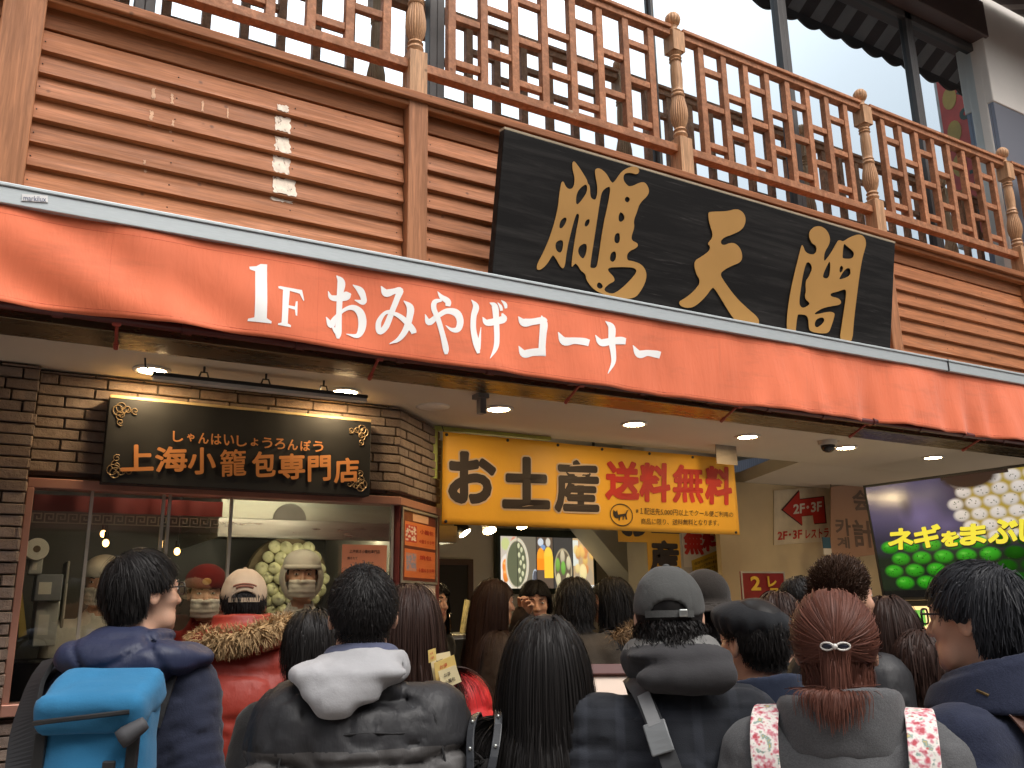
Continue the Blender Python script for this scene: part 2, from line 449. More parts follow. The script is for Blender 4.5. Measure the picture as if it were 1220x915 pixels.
# -- clapboard wall between uprights: each board a lapped, slanted plank
def clapboards(x0, x1):
    b = MB(); z = 2.98; k = 0
    b.box((x0, YU + .004, 3.905), (x1, YU + .05, ZL - .005))            # frieze board under the ledge
    while z < 3.89:
        h = min(.102, 3.9 - z); y0 = YU - .016; j = random.uniform(-.002, .002)
        b.prism([(x0, y0 + j, z), (x0, YU + .03, z - .012), (x0, YU + .03, z + h), (x0, YU + .008, z + h)], (x1 - x0, 0, 0))
        for q in range(int((x1 - x0) / .42) + 1):
            xn = x0 + .03 + q * (x1 - x0 - .06) / max(1, int((x1 - x0) / .42)); b.lathe([(.0035, -.002), (.0035, .0015), (.001, .002)], (xn, YU - .0075, z + h * .42), 6, axis=(0, -1, 0), mi=1)
        z += .1015; k += 1
    return b
xs = [-3.2] + PX + [9.2]
for i in range(len(xs) - 1):
    a, c = xs[i] + (.055 if i else 0), xs[i + 1] - .055
    clapboards(a, c).build("clapboard_panel", [W_H, NAIL], bld, bevel=.003)
for i, x in enumerate(PX):
    w = .075 if i == 0 else .052
    b = MB(); b.box((x - w, YU - .055, 2.95), (x + w, YU + .06, ZL - .006 if i else 5.6)); b.build("wall_post", W_V, bld, bevel=.006)
b = MB(); b.box((-3.2, YU - .075, ZL - .032), (9.2, YU + .4, ZL + .012)); b.box((-3.2, YU - .05, ZL - .062), (9.2, YU - .002, ZL - .034))
b.build("ledge", W_H, bld, bevel=.005)
b = MB(); b.box((-3.2, YU + .055, 2.75), (9.2, YU + .12, ZL - .07)); b.build("wall_backing", DARK, bld)
# bleached scrape and drips on the first panel
def blob(x0, x1, z0, z1, n=9):
    J = min(.006, (x1 - x0) * .3)
    P = [(x0 + (x1 - x0) * (i / n) , z1 - random.random() * .012) for i in range(n + 1)] + [(x1 + random.uniform(-J, J), z1 + (z0 - z1) * i / n) for i in range(1, n)] + [(x1 - (x1 - x0) * (i / n), z0 + random.random() * .01) for i in range(n + 1)] + [(x0 + random.uniform(-J, J), z0 + (z1 - z0) * i / n) for i in range(1, n)]
    return P
def face_y(z):
    k = (z - 2.98) % .1015; return YU - .016 + .024 * k / .102
b = MB()
def patch(px0, px1, pya, pyb):
    p = at(px0, pya, YU - .01); q = at(px1, pyb, YU - .01)
    zlo, zhi = q[2], p[2]; k0 = int((zlo - 2.98) // .1015); k1 = int((zhi - 2.98) // .1015)
    for k in range(k0, k1 + 1):
        za, zb = max(zlo, 2.982 + k * .1015), min(zhi, 2.98 + k * .1015 + .098)
        if zb - za < .01 or zb > 3.9: continue
        s = random.uniform(-.006, .006); wd_ = (q[0] - p[0]) * (.5 + .5 * (1 - (za - zlo) / (zhi - zlo + 1e-6))) * random.uniform(.85, 1.05) if q[0] - p[0] > .03 else q[0] - p[0]
        b.add([(x + s, face_y(z) - .0025, z) for (x, z) in blob(p[0], p[0] + wd_, za, zb)], [tuple(range(36))[::-1]])
patch(331, 351, 122, 243); b.build("paint_scrape", PATCH, bld); b = MB()
for (a_, c_, e_, g_) in ((182, 188, 102, 122), (206, 211, 110, 128), (271, 273, 127, 145), (240, 242, 118, 136), (180, 186, 130, 150), (205, 208, 142, 158), (172, 175, 190, 205)):
    patch(a_, a_ + (c_ - a_) * .35, e_, g_); b.build("paint_drip", DRIP, bld); b = MB()

# -- upper windows behind the balcony
b = MB()
ux = [-3.2, -1.3, .32, 1.80, 3.36, 4.62, 6.17, 7.13]
fb = []
for i in range(len(ux) - 1):
    x0, x1 = ux[i], ux[i + 1]
    top = 6.43
    fr = MB()
    th = .012 if i in (4,) else .045
    fr.box((x0, YG - .03, 3.9), (x0 + th, YG + .05, top)); fr.box((x1 - (.012 if i == 3 else .045), YG - .03, 3.9), (x1, YG + .05, top))
    fr.box((x0, YG - .03, top - .07), (x1, YG + .05, top)); fr.box((x0, YG - .03, 3.9), (x1, YG + .05, 4.0))
    f = fr.build("window_frame", FRAME_U, bld, bevel=.004)
    g = MB(); g.box((x0 + .02, YG + .004, 3.98), (x1 - .02, YG + .010, top - .05)); g.build("window_pane", GLASS_U, f)
b = MB(); b.box((-3.2, YG + 1.6, 3.9), (7.2, YG + 1.65, 7.3)); b.box((-3.2, YG + .06, 3.84), (7.2, YG + 1.6, 3.86)); b.box((7.16, YG + .06, 3.86), (7.2, YG + 1.6, 6.9)); b.box((-3.2, YG + .06, 6.9), (7.2, YG + 1.6, 7.0)); b.build("upper_room", DARK, bld)
b = MB(); b.box((-3.2, YG - .16, 6.435), (7.12, YG + .1, 6.80)); b.build("window_header", mat("dark_brown_beam", (.075, .05, .045), .45), bld, bevel=.01)
b = MB(); b.box((-3.2, YU + .13, 3.80), (7.2, YG - .035, 3.9)); b.build("balcony_floor", DARK, bld)
b = MB(); b.box((-3.2, YG - .05, 6.81), (7.12, YG + .12, 11.5)); b.build("upper_wall", OFFW, bld)

# -- bronze lintel and shop ceiling
b = MB(); b.box((-3.2, 3.34, ZC - .012), (9.2, 3.56, 2.95)); b.build("lintel", BRONZE, bld, bevel=.003)
b = MB()
def slab(P, z0, z1): b.prism([(x, y, z0) for x, y in P], (0, 0, z1 - z0))
slab([(-3.2, 3.562), (9.2, 3.562), (9.2, 4.45), (-3.2, 4.45)], ZC, ZC + .1)
slab([(5.02, 4.452), (9.2, 4.452), (9.2, 7.2), (6.3, 7.2), (5.55, 5.7)], ZC, ZC + .1)
b.build("ceiling", PLASTER, bld)
b = MB(); b.box((-3.2, 4.46, 3.0), (6.4, 7.2, 3.06)); b.box((2.15, 4.455, 2.705), (5.0, 4.47, 3.0)); b.build("inner_ceiling", OFFW, bld)

# -- brick wall: every brick a bevelled block in one mesh, mortar sheet behind
def brick_mat():
    m, n, l, p = newmat("rustic_brick")
    geo = n.new("ShaderNodeNewGeometry"); v = mapping(n, l, (1, 1, 1))
    c = ramp(n, l, geo.outputs["Random Per Island"], [(0, (.17, .125, .10)), (.35, (.23, .175, .14)), (.7, (.28, .215, .17)), (1, (.20, .16, .135))])
    c = mix_rgb(n, l, ramp(n, l, noise(n, l, v, 22, 5), [(.35, .7), (.6, 0)]), c, (.17, .12, .09))
    l.new(c, p.inputs["Base Color"]); p.inputs["Roughness"].default_value = .82
    l.new(bump(n, l, noise(n, l, v, 45, 5, .7), .7, .012), p.inputs["Normal"]); return m
BRICK = brick_mat()
MORTAR = mat("mortar", (.085, .07, .06), .9)
def bricks(mb, p, q, z0, z1, holes=(), depth=.045, h=.046, gap=.007, L=.205):
    p = np.array(p, float); q = np.array(q, float); d = q - p; n = np.linalg.norm(d); d /= n; out = np.array([d[1], -d[0]])
    row = 0; z = z0
    while z < z1 - .01:
        hh = min(h, z1 - z); s = -L * (.5 if row % 2 else 0) * random.uniform(.9, 1.1)
        while s < n:
            e = s + L * random.uniform(.82, 1.12)
            a, c = max(s, 0), min(e - gap, n)
            segs = [(a, c)]
            for (h0, h1, k0, k1) in holes:
                if z + hh > k0 and z < k1:
                    segs = [t for (u, v_) in segs for t in ((u, min(v_, h0)), (max(u, h1), v_)) if t[1] - t[0] > .012]
            for (u, v_) in segs:
                if v_ - u < .012: continue
                j = random.uniform(0, .009); A = p + d * u; B = p + d * v_; o = out * (j)
                t = random.uniform(-.003, .003)
                Pp = [(A + o), (B + o + out * t), (B - out * depth), (A - out * depth)]
                mb.add([(x, y, z + random.uniform(-.0015, .0015)) for x, y in Pp] + [(x, y, z + hh - gap) for x, y in Pp],
                       [(0, 3, 2, 1), (4, 5, 6, 7), (0, 1, 5, 4), (1, 2, 6, 5), (2, 3, 7, 6), (3, 0, 4, 7)])
            s = e
        z += h; row += 1
WX0, WX1, WZ0, WZ1 = .085, 1.80, 1.27, 2.10     # shop window opening
CRN = (1.705, YB); CRN2 = (2.13, 4.47)
b = MB()
bricks(b, (.085, YB), CRN, .1, ZC - .002, holes=[(-1, 9, WZ0 - .05, WZ1 + .045)])
b.build("brick_wall", BRICK, bld, bevel=.004, bseg=1)
b = MB()
bricks(b, CRN, CRN2, .1, ZC - .002, holes=[(-1, 9, WZ0 - .05, WZ1 + .045)])
b.build("brick_wall", BRICK, bld, bevel=.004, bseg=1)
b = MB(); bricks(b, (-3.0, YB - .06), (.08, YB - .06), .1, ZC - .002); 
bricks(b, (.08, YB - .06), (.08, YB - .002), .1, ZC - .002)
b.build("brick_pier", BRICK, bld, bevel=.004, bseg=1)
b = MB()
b.box((-3, YB - .02, .1), (.07, YB + .1, ZC - .003)); b.box((.07, YB + .012, .1), (1.64, YB + .1, WZ0 - .06)); b.box((.07, YB + .012, WZ1 + .055), (1.64, YB + .1, ZC - .003))
for z0, z1 in ((.1, WZ0 - .06), (WZ1 + .055, ZC - .003)):
    b.prism([(1.65, YB + .014, z0), (2.12, 4.484, z0), (2.06, 4.56, z0), (1.62, YB + .1, z0)], (0, 0, z1 - z0))
b.build("mortar_backing", MORTAR, bld)

# -- shop window: copper frame, sliding panes, chamfered end
win = MB()
win.box((WX0, YB - .012, WZ1), (1.71, YB + .09, WZ1 + .04)); win.box((WX0, YB - .03, WZ0 - .045), (1.71, YB + .09, WZ0))
win.box((WX0, YB - .012, WZ0), (WX0 + .028, YB + .09, WZ1))
d = np.array([CRN2[0] - CRN[0], CRN2[1] - CRN[1]]); d /= np.linalg.norm(d); o = np.array([d[1], -d[0]])
for z0, z1 in ((WZ1 + .001, WZ1 + .041), (WZ0 - .046, WZ0 - .001)):
    P = [np.array(CRN) + o * .012, np.array(CRN2) + o * .012, np.array(CRN2) - o * .08, np.array(CRN) - o * .08]
    win.prism([(x, y, z0) for x, y in P], (0, 0, z1 - z0))
wf = win.build("shop_window_frame", FRAME_P, bld, bevel=.004)
mull = [.33, .615, .64, .905, 1.685]
PSTRIP = mat("pale_strip", (.45, .42, .36), .35, metal=.5)
for x in mull:
    b = MB(); b.box((x - .006, YB + .02, WZ0), (x + .006, YB + .04, WZ1)); b.build("glass_edge_strip", PSTRIP, bld)
b = MB(); xe = [WX0 + .028] + [.33, .63, .905, 1.685]
for i in range(4): b.box((xe[i] + .004, YB + .028 + .006 * (i % 2), WZ0), (xe[i + 1] - .004, YB + .033 + .006 * (i % 2), WZ1))
b.build("window_pane", GLASS_S, bld)
b = MB(); P = np.array(CRN) - o * .035; Q = np.array(CRN) + d * .02 - o * .035
b.prism([(P[0], P[1], WZ0), (Q[0], Q[1], WZ0), (Q[0], Q[1], WZ1), (P[0], P[1], WZ1)], (-o[0] * .005, -o[1] * .005, 0)); b.build("window_pane", GLASS_S, bld)
b = MB(); P = np.array(CRN) + d * .02; Q = np.array(CRN2)
b.prism([(P[0], P[1], WZ0), (Q[0], Q[1], WZ0), (Q[0] - o[0] * .05, Q[1] - o[1] * .05, WZ0), (P[0] - o[0] * .05, P[1] - o[1] * .05, WZ0)], (0, 0, WZ1 - WZ0)); b.build("poster_panel", mat("dark_red_panel", (.16, .03, .025), .5), bld)

# -- kitchen behind the window, and the shop interior
b = MB(); b.box((-3.0, 6.2, .1), (2.05, 6.26, 3.0)); b.box((-1.2, 4.16, .1), (-1.14, 6.2, 3.0)); b.box((-1.2, 4.16, 2.62), (2.05, 6.2, 2.68))
b.build("kitchen_wall", mat("kitchen_wall_panel", (.09, .09, .082), .4, var=.1), bld)
b = MB(); b.box((2.06, 4.52, .1), (2.12, 7.0, 3.0)); b.build("side_wall", OFFW, bld)
b = MB(); b.box((2.12, 7.0, .1), (7.5, 7.06, 3.0)); b.build("back_wall", OFFW, bld)
p0, p1 = at(528, 673, 6.985), at(557, 673, 6.985)
b = MB(); b.box((p0[0] - .3, 6.985, .1), (p1[0], 6.998, p0[2])); dr = b.build("doorway", DARK, bld)
b = MB(); b.box((p1[0], 6.97, .1), (p1[0] + .05, 6.999, p0[2] + .05)); b.box((p0[0] - .35, 6.97, p0[2]), (p1[0], 6.999, p0[2] + .05)); b.build("door_frame", mat("dark_brown_door_frame", (.09, .05, .035), .5), dr)
# stair underside: a white sloping soffit
Ys = 6.88
st = [at(666, 615, Ys), at(735, 698, Ys), at(796, 703, Ys), at(800, 560, Ys), at(660, 560, Ys)]
b = MB(); b.prism([(p[0], Ys, p[2]) for p in st], (0, -.32, 0)); b.build("stair_soffit", mat("white_soffit_paint", (.66, .66, .62), .7, var=.05), bld)
cb_ = thing("wall_cabinet", "dark brown cabinet under the white stair soffit at the back of the shop", "cabinet", (st[1][0] + .3, 6.6, .1))
b = MB(); b.box((st[1][0] - .02, 6.60, .1), (st[2][0] + .7, 6.98, st[1][2] - .02)); b.build("body", mat("dark_brown_cabinet", (.055, .032, .024), .5), cb_, bevel=.006)
b = MB(); b.box((st[1][0] + .3, 6.59, .2), (st[1][0] + .62, 6.599, st[1][2] - .1)); b.build("door", mat("cabinet_door", (.085, .05, .036), .45), cb_, bevel=.004)
b = MB(); x0 = at(776, 700, 5.7)[0]; x1 = at(868, 700, 5.7)[0]; b.box((x0, 5.7, .1), (x1, 6.0, 2.99)); b.build("pillar", mat("grey_white_pillar_paint", (.55, .53, .48), .7, var=.06), bld, bevel=.01)
b = MB(); b.box((at(862, 700, 5.42)[0], 5.42, .1), (9.0, 5.47, 2.598)); b.build("inner_wall", CREAM, bld)
# the round orange column at the left edge
b = MB(); b.lathe([(.12, .1), (.12, .16), (.105, .2), (.1, 2.36), (.12, 2.4), (.12, 2.47)], (-.245, 3.5, 0), 28)
b.build("round_column", mat("orange_lacquer", (.42, .12, .045), .4, var=.1), bld, smooth=True, sharp=40)

# -- neighbouring building on the right with tile and plaster
nb = thing("neighbouring_building", "off-white plastered building with grey blue tiles at the right edge", "building", (8.5, 4, 0))
px_, _, _ = at(1189, 150, 3.74)
zt_ = at(1200, 127, 3.74)[2]
b = MB(); b.box((px_, 3.74, zt_), (15, 9, 12)); b.box((7.14, 3.80, 3.9), (px_ - .002, 4.2, 12)); b.build("plaster_wall", mat("neighbour_plaster", (.72, .68, .62), .8, var=.08, scale=1.5, bmp=.15), nb, bevel=.01)
b = MB(); b.box((px_ + .01, 3.75, 2.95), (15, 9, zt_ - .002)); b.build("tile_wall", concrete_tile("grey_blue_tile", (.20, .23, .30), (.23, .26, .33), (.14, .15, .18), 8), nb)
b = MB(); b.box((9.25, 4.02, 0), (15, 9, 2.948)); b.build("shutter_wall", DARK, nb)
sa = thing("striped_canopy", "dark striped canopy with a scalloped edge jutting out at the top right corner", "awning", (8, 3.4, 6.6))
CD, CG = mat("canopy_dark", (.06, .045, .042), .8), mat("canopy_grey", (.21, .19, .18), .75)
ze = 6.60; prof = [(3.3, ze), (3.705, ze + .26), (3.705, ze + .285), (3.3, ze + .025)]
b = MB()
for i in range(52):
    x = 5.0 + i * .14; b.prism([(x, y, z) for (y, z) in prof], (.14, 0, 0), i % 2)
b.build("canopy_cloth", [CD, CG], sa)
b = MB()
for i in range(26):
    x = 5.0 + i * .28
    P = [(x + .28 * q / 8, 3.275, ze - .05 - .05 * sin(pi * q / 8)) for q in range(9)] + [(x + .28, 3.275, ze + .022), (x, 3.275, ze + .022)]
    b.prism(P, (0, .02, 0))
b.build("scalloped_edge", CD, sa)
# projecting red sign further right (its mirror image shows in the end pane)
rs = thing("projecting_sign", "tall red projecting sign with dark kana mirrored in the last upper window", "sign", (8.5, 3.0, 6.3))
b = MB(); b.box((8.46, 2.66, 5.2), (8.60, 3.30, 7.35)); b.build("sign_box", mat("grey_sign_box", (.42, .42, .42), .5), rs, bevel=.01)
b = MB(); b.box((8.452, 2.70, 5.24), (8.4585, 3.26, 7.31)); b.build("face", mat("red_sign_face", (.42, .055, .04), .5), rs)
b = MB()
for i, c_ in enumerate("しゃんはい"):
    zc_ = 6.98 - i * .36; text_on(b, c_, [(8.449, 3.20, zc_ - .15), (8.449, 2.90, zc_ - .15), (8.449, 2.90, zc_ + .15), (8.449, 3.20, zc_ + .15)], .02)
b.build("lettering", mat("dark_green_ink", (.03, .05, .04), .5), rs)
b = MB()
for i in range(5):
    zc_ = 6.9 - i * .4; b.prism([(8.449, 2.82 + .08 * cos(t), zc_ + .13 * sin(t)) for t in np.linspace(0, 2 * pi, 14, endpoint=False)], (.003, 0, 0))
b.build("ornament", mat("ochre_ornament", (.35, .24, .05), .5), rs)
b = MB(); b.tube([(8.53, 3.29, 7.0), (8.53, 3.76, 7.0)], .025, 8); b.tube([(8.53, 3.29, 5.6), (8.53, 3.76, 5.6)], .025, 8); b.build("bracket", BLACKM, rs)

# the other side of the street, behind the camera: it shades the crowd and stands in the shop window's reflections
ob_ = thing("opposite_building", "dark brick building across the street with shop windows, seen only mirrored in the glass", "building", (0, -6, 0))
b = MB(); b.box((-26, -9, 0), (30, -6.0, 7.2)); b.build("wall", mat("brown_render", (.13, .11, .095), .8, var=.2), ob_)
b = MB()
for i in range(18): b.box((-24 + i * 3, -6.02, 3.9), (-22.4 + i * 3, -5.99, 5.6))
b.build("window", mat("dark_street_window", (.03, .035, .04), .15), ob_)
b = MB(); b.box((-26, -6.03, .1), (30, -5.985, 2.7)); b.build("shopfront", mat("dark_shopfront", (.045, .04, .035), .4, var=.4, scale=.6), ob_)
b = MB(); b.box((-26, -6.1, 2.75), (30, -5.6, 3.2)); b.build("fascia", mat("dark_red_fascia", (.20, .05, .035), .6, var=.4, scale=.5), ob_)
# ================================================================== BALCONY RAILING, AWNING, SIGNS, LAMPS
rail = thing("balcony_railing", "carved timber balcony railing with turned posts and staggered lattice panels", "railing", (3.3, 3.6, ZL))
def baluster(x, parent):
    b = MB(); y = YU; z = ZL + .012
    b.box((x - .047, y - .047, z), (x + .047, y + .047, z + .25))
    prof = [(.046, .25), (.036, .262), (.040, .272), (.044, .282), (.040, .292), (.034, .30), (.042, .312), (.034, .325)]
    b.lathe(prof, (x, y, z), 24)
    va = [(.030, .325), (.036, .345), (.046, .375), (.051, .41), (.050, .45), (.044, .49), (.038, .52), (.036, .54)]
    b.lathe(va, (x, y, z), 72, flute=lambda h: .16)
    b.lathe([(.040, .54), (.044, .55), (.038, .56), (.036, .565), (.041, .575), (.036, .585), (.034, .60), (.037, .66), (.036, .74), (.032, .78), (.040, .79), (.032, .80), (.040, .812), (.033, .825), (.045, .845)], (x, y, z), 24)
    b.box((x - .046, y - .046, z + .847), (x + .046, y + .046, z + .985))
    b.lathe([(.046, .985), (.05, .995), (.03, 1.01), (.024, 1.03), (.027, 1.04)], (x, y, z), 24)
    b.lathe([(.02, 1.04), (.038, 1.056), (.047, 1.08), (.045, 1.105), (.030, 1.128), (.010, 1.14)], (x, y, z), 48, flute=lambda h: .12)
    return b.build("turned_post", W_T, parent, smooth=True, sharp=35)
for x in PX[1:]: baluster(x, rail)
baluster(-.16 - .9, rail)
ends = [-1.06] + PX[1:] + [8.6]
for i in range(len(ends) - 1):
    x0, x1 = ends[i] + .047, ends[i + 1] - .047; y = YU + .005
    b = MB()
    b.box((x0, y - .03, ZL + .165), (x1, y + .03, ZL + .215)); b.box((x0, y - .03, ZL + .965), (x1, y + .03, ZL + 1.005)); b.box((x0, y - .045, ZL + 1.007), (x1, y + .045, ZL + 1.03))
    L = ends[i + 1] - ends[i]; nv = max(8, int(round((L - .4) / .192)) + 1); xa = ends[i] + (L - .192 * (nv - 1)) / 2
    for k in range(nv):
        xx = xa + k * .192; b.box((xx - .0225, y - .022, ZL + .216), (xx + .0225, y + .022, ZL + .964))
        if k < nv - 1:
            for fz in ((.10, .46, .80) if k % 2 == 0 else (.28, .63)):
                zz = ZL + .216 + .748 * fz; b.box((xx + .023, y - .017, zz - .0195), (xx + .169, y + .017, zz + .0195))
    b.build("lattice_panel", W_L, rail, bevel=.003)

# ------------------------------------------------------------ orange awning
YA = 3.2
aw = thing("awning", "orange red shop awning with white lettering under a grey aluminium cassette", "awning", (3, YA, 2.6))
ORANGE = (.80, .178, .072)
def fabric(name, col, **k):
    m, n, l, p = newmat(name); v = mapping(n, l, (1, 1, 1))
    a = noise(n, l, v, 2.5, 4); c = mix_rgb(n, l, ramp(n, l, a, [(.3, 0), (.7, 1)]), mul(col, .9), mul(col, 1.06))
    gr = noise(n, l, mapping(n, l, (1.2, 1, 5)), 1.6, 6, .7); c = mix_rgb(n, l, ramp(n, l, gr, [(.52, 0), (.72, .5)]), c, mul(col, .62))
    gs = noise(n, l, mapping(n, l, (16, 1, 1.2)), 1, 4, .7); c = mix_rgb(n, l, ramp(n, l, gs, [(.6, 0), (.75, .3)]), c, mul(col, .7))
    l.new(c, p.inputs["Base Color"]); p.inputs["Roughness"].default_value = .75; p.inputs["Sheen Weight"].default_value = .15
    f = noise(n, l, mapping(n, l, (9, 9, 2.2)), 1, 4, .6, .4); wv = noise(n, l, v, 500, 1)
    l.new(bump(n, l, wv, .1, .001, bump(n, l, f, .5, .02)), p.inputs["Normal"]); return m
FAB = fabric("orange_awning_cloth", ORANGE)
TILT = .0085
z_top = lambda x: 2.990 + TILT * (x - 5.8)
z_bot = lambda x: 2.592 + .006 * sin(x * 1.7 + .5) - .006 * sin(x * .6)
def val_y(x, z):
    t = np.clip((3.0 - z) / .4, 0, 1.1)
    w = .026 * np.sin(x * 5.1 + 1.2 * np.sin(x * 1.3)) + .014 * np.sin(x * 11.7 + 2.1 * t) + .007 * np.sin(x * 23 + z * 9) * np.sin(x * 2.1)
    amp = .35 + .65 * (1 / (1 + np.exp(-(x - 3.2) * 2)))
    left = .03 * np.exp(-((x - .25 - .25 * t) / .10) ** 2)
    rp = (.0075 * np.sin(x * 21 + 2.5 * np.sin(x * 2.3) + t) + .0045 * np.sin(x * 34 + 3 * np.sin(x * 1.7))) * (.25 + .75 / (1 + np.exp(-(x - 3.4) * 2.2)))
    dg = .022 * np.sin((x * .8 + z * 1.5) * 13) * np.exp(-((x - .15) / .55) ** 2) + .010 * np.sin((x + z * .6) * 9 + 1) * np.exp(-((x - 1.6) / .9) ** 2)
    return YA + t ** .8 * (w * amp - left + rp + dg) - .012 * t
nx, nz = 620, 22
X = np.linspace(-2.2, 8.6, nx + 1); V = []
for j in range(nz + 1):
    for x in X:
        z = z_top(x) + (z_bot(x) - z_top(x)) * j / nz; V.append((x, val_y(x, z), z))
F = [(j * (nx + 1) + i, (j + 1) * (nx + 1) + i, (j + 1) * (nx + 1) + i + 1, j * (nx + 1) + i + 1) for j in range(nz) for i in range(nx)]
va = mesh_obj("valance", V, F, FAB, aw, smooth=True)
sm = va.modifiers.new("thickness", 'SOLIDIFY'); sm.thickness = .0025; sm.offset = 1
# hems and vertical seams stitched on the cloth
b = MB()
HEM = mat("hem_stitching", (.55, .085, .04), .8)
for dz, top in ((.035, True), (.022, False)):
    pts = [(x, val_y(x, z) - .0015, z) for x in X[::2] for z in [(z_top(x) - dz) if top else (z_bot(x) + dz)]]
    b.tube(pts, .0017, 4)
for px in (128, 377, 715, 968, 1150):
    p = at(px, 330 + px * .12, YA); b.tube([(p[0], val_y(p[0], z) - .0012, z) for z in np.linspace(z_bot(p[0]) + .01, z_top(p[0]), 14)], .0016, 4)
b.build("stitching", HEM, va)
b = MB()
b.box((-2.2, YA - .022, 2.988), (8.7, YA + .20, 3.048)); b.box((-2.2, YA - .028, 3.0485), (8.7, YA + .19, 3.062))
b.box((-2.2, YA + .05, 2.95), (8.7, YA + .18, 2.987))
b.v = [(x, y, z + TILT * (x - 5.8)) for x, y, z in b.v]; b.build("cassette_bar", ALU, aw, bevel=.003)
b = MB(); b.box((4.99, YA - .0295, 2.985), (4.994, YA - .005, 3.064)); b.v = [(x, y, z + TILT * (x - 5.8)) for x, y, z in b.v]; b.build("joint", DARK, aw)
q = [at(26, 239, YA - .026), at(57, 241, YA - .026), at(57, 233, YA - .026), at(26, 231, YA - .026)]
b = MB(); b.prism(q, (0, .003, 0)); lb = b.build("maker_label", mat("white_label", (.75, .74, .72), .5), aw)
b = MB(); q2 = [at(28, 238.5, YA - .027), at(55, 240.5, YA - .027), at(55, 234.5, YA - .027), at(28, 232.5, YA - .027)]
text_on(b, "markilux", q2, .0); b.build("lettering", mat("label_ink", (.08, .1, .2), .6), lb)
b = MB(); b.tube([(-2.2, YA + .035, 2.605), (8.6, YA + .035, 2.60)], .018, 10)
for x in np.arange(-1.6, 8.5, .42): b.tube([(x, YA + .035, 2.604), (x + .035, YA + .035, 2.604)], .024, 10)
b.build("front_rod", mat("dark_red_rod", (.10, .02, .018), .35), aw, smooth=True, sharp=40)
RED = mat("red_painted_arm", (.32, .05, .035), .4)
for (a, c) in (((139, 385), (141, 409)), ((452, 433), (467, 452)), ((692, 462), (711, 483)), ((881, 490), (905, 511)), ((1036, 509), (1065, 538)), ((1172, 529), (1196, 552))):
    p = at(a[0], a[1], YA + .04); q_ = np.array(at(c[0], c[1], 3.33)); p[2] = 2.60
    q_ = p + np.array([.02, .16, -.055])
    b = MB(); b.tube([p, p + (q_ - p) * .8], .0065, 8); b.tube([p + (q_ - p) * .8, q_], .010, 8); b.tube([p - (.014, 0, 0), p + (.014, 0, 0)], .02, 8); b.build("support_arm", RED, aw, smooth=True, sharp=40)
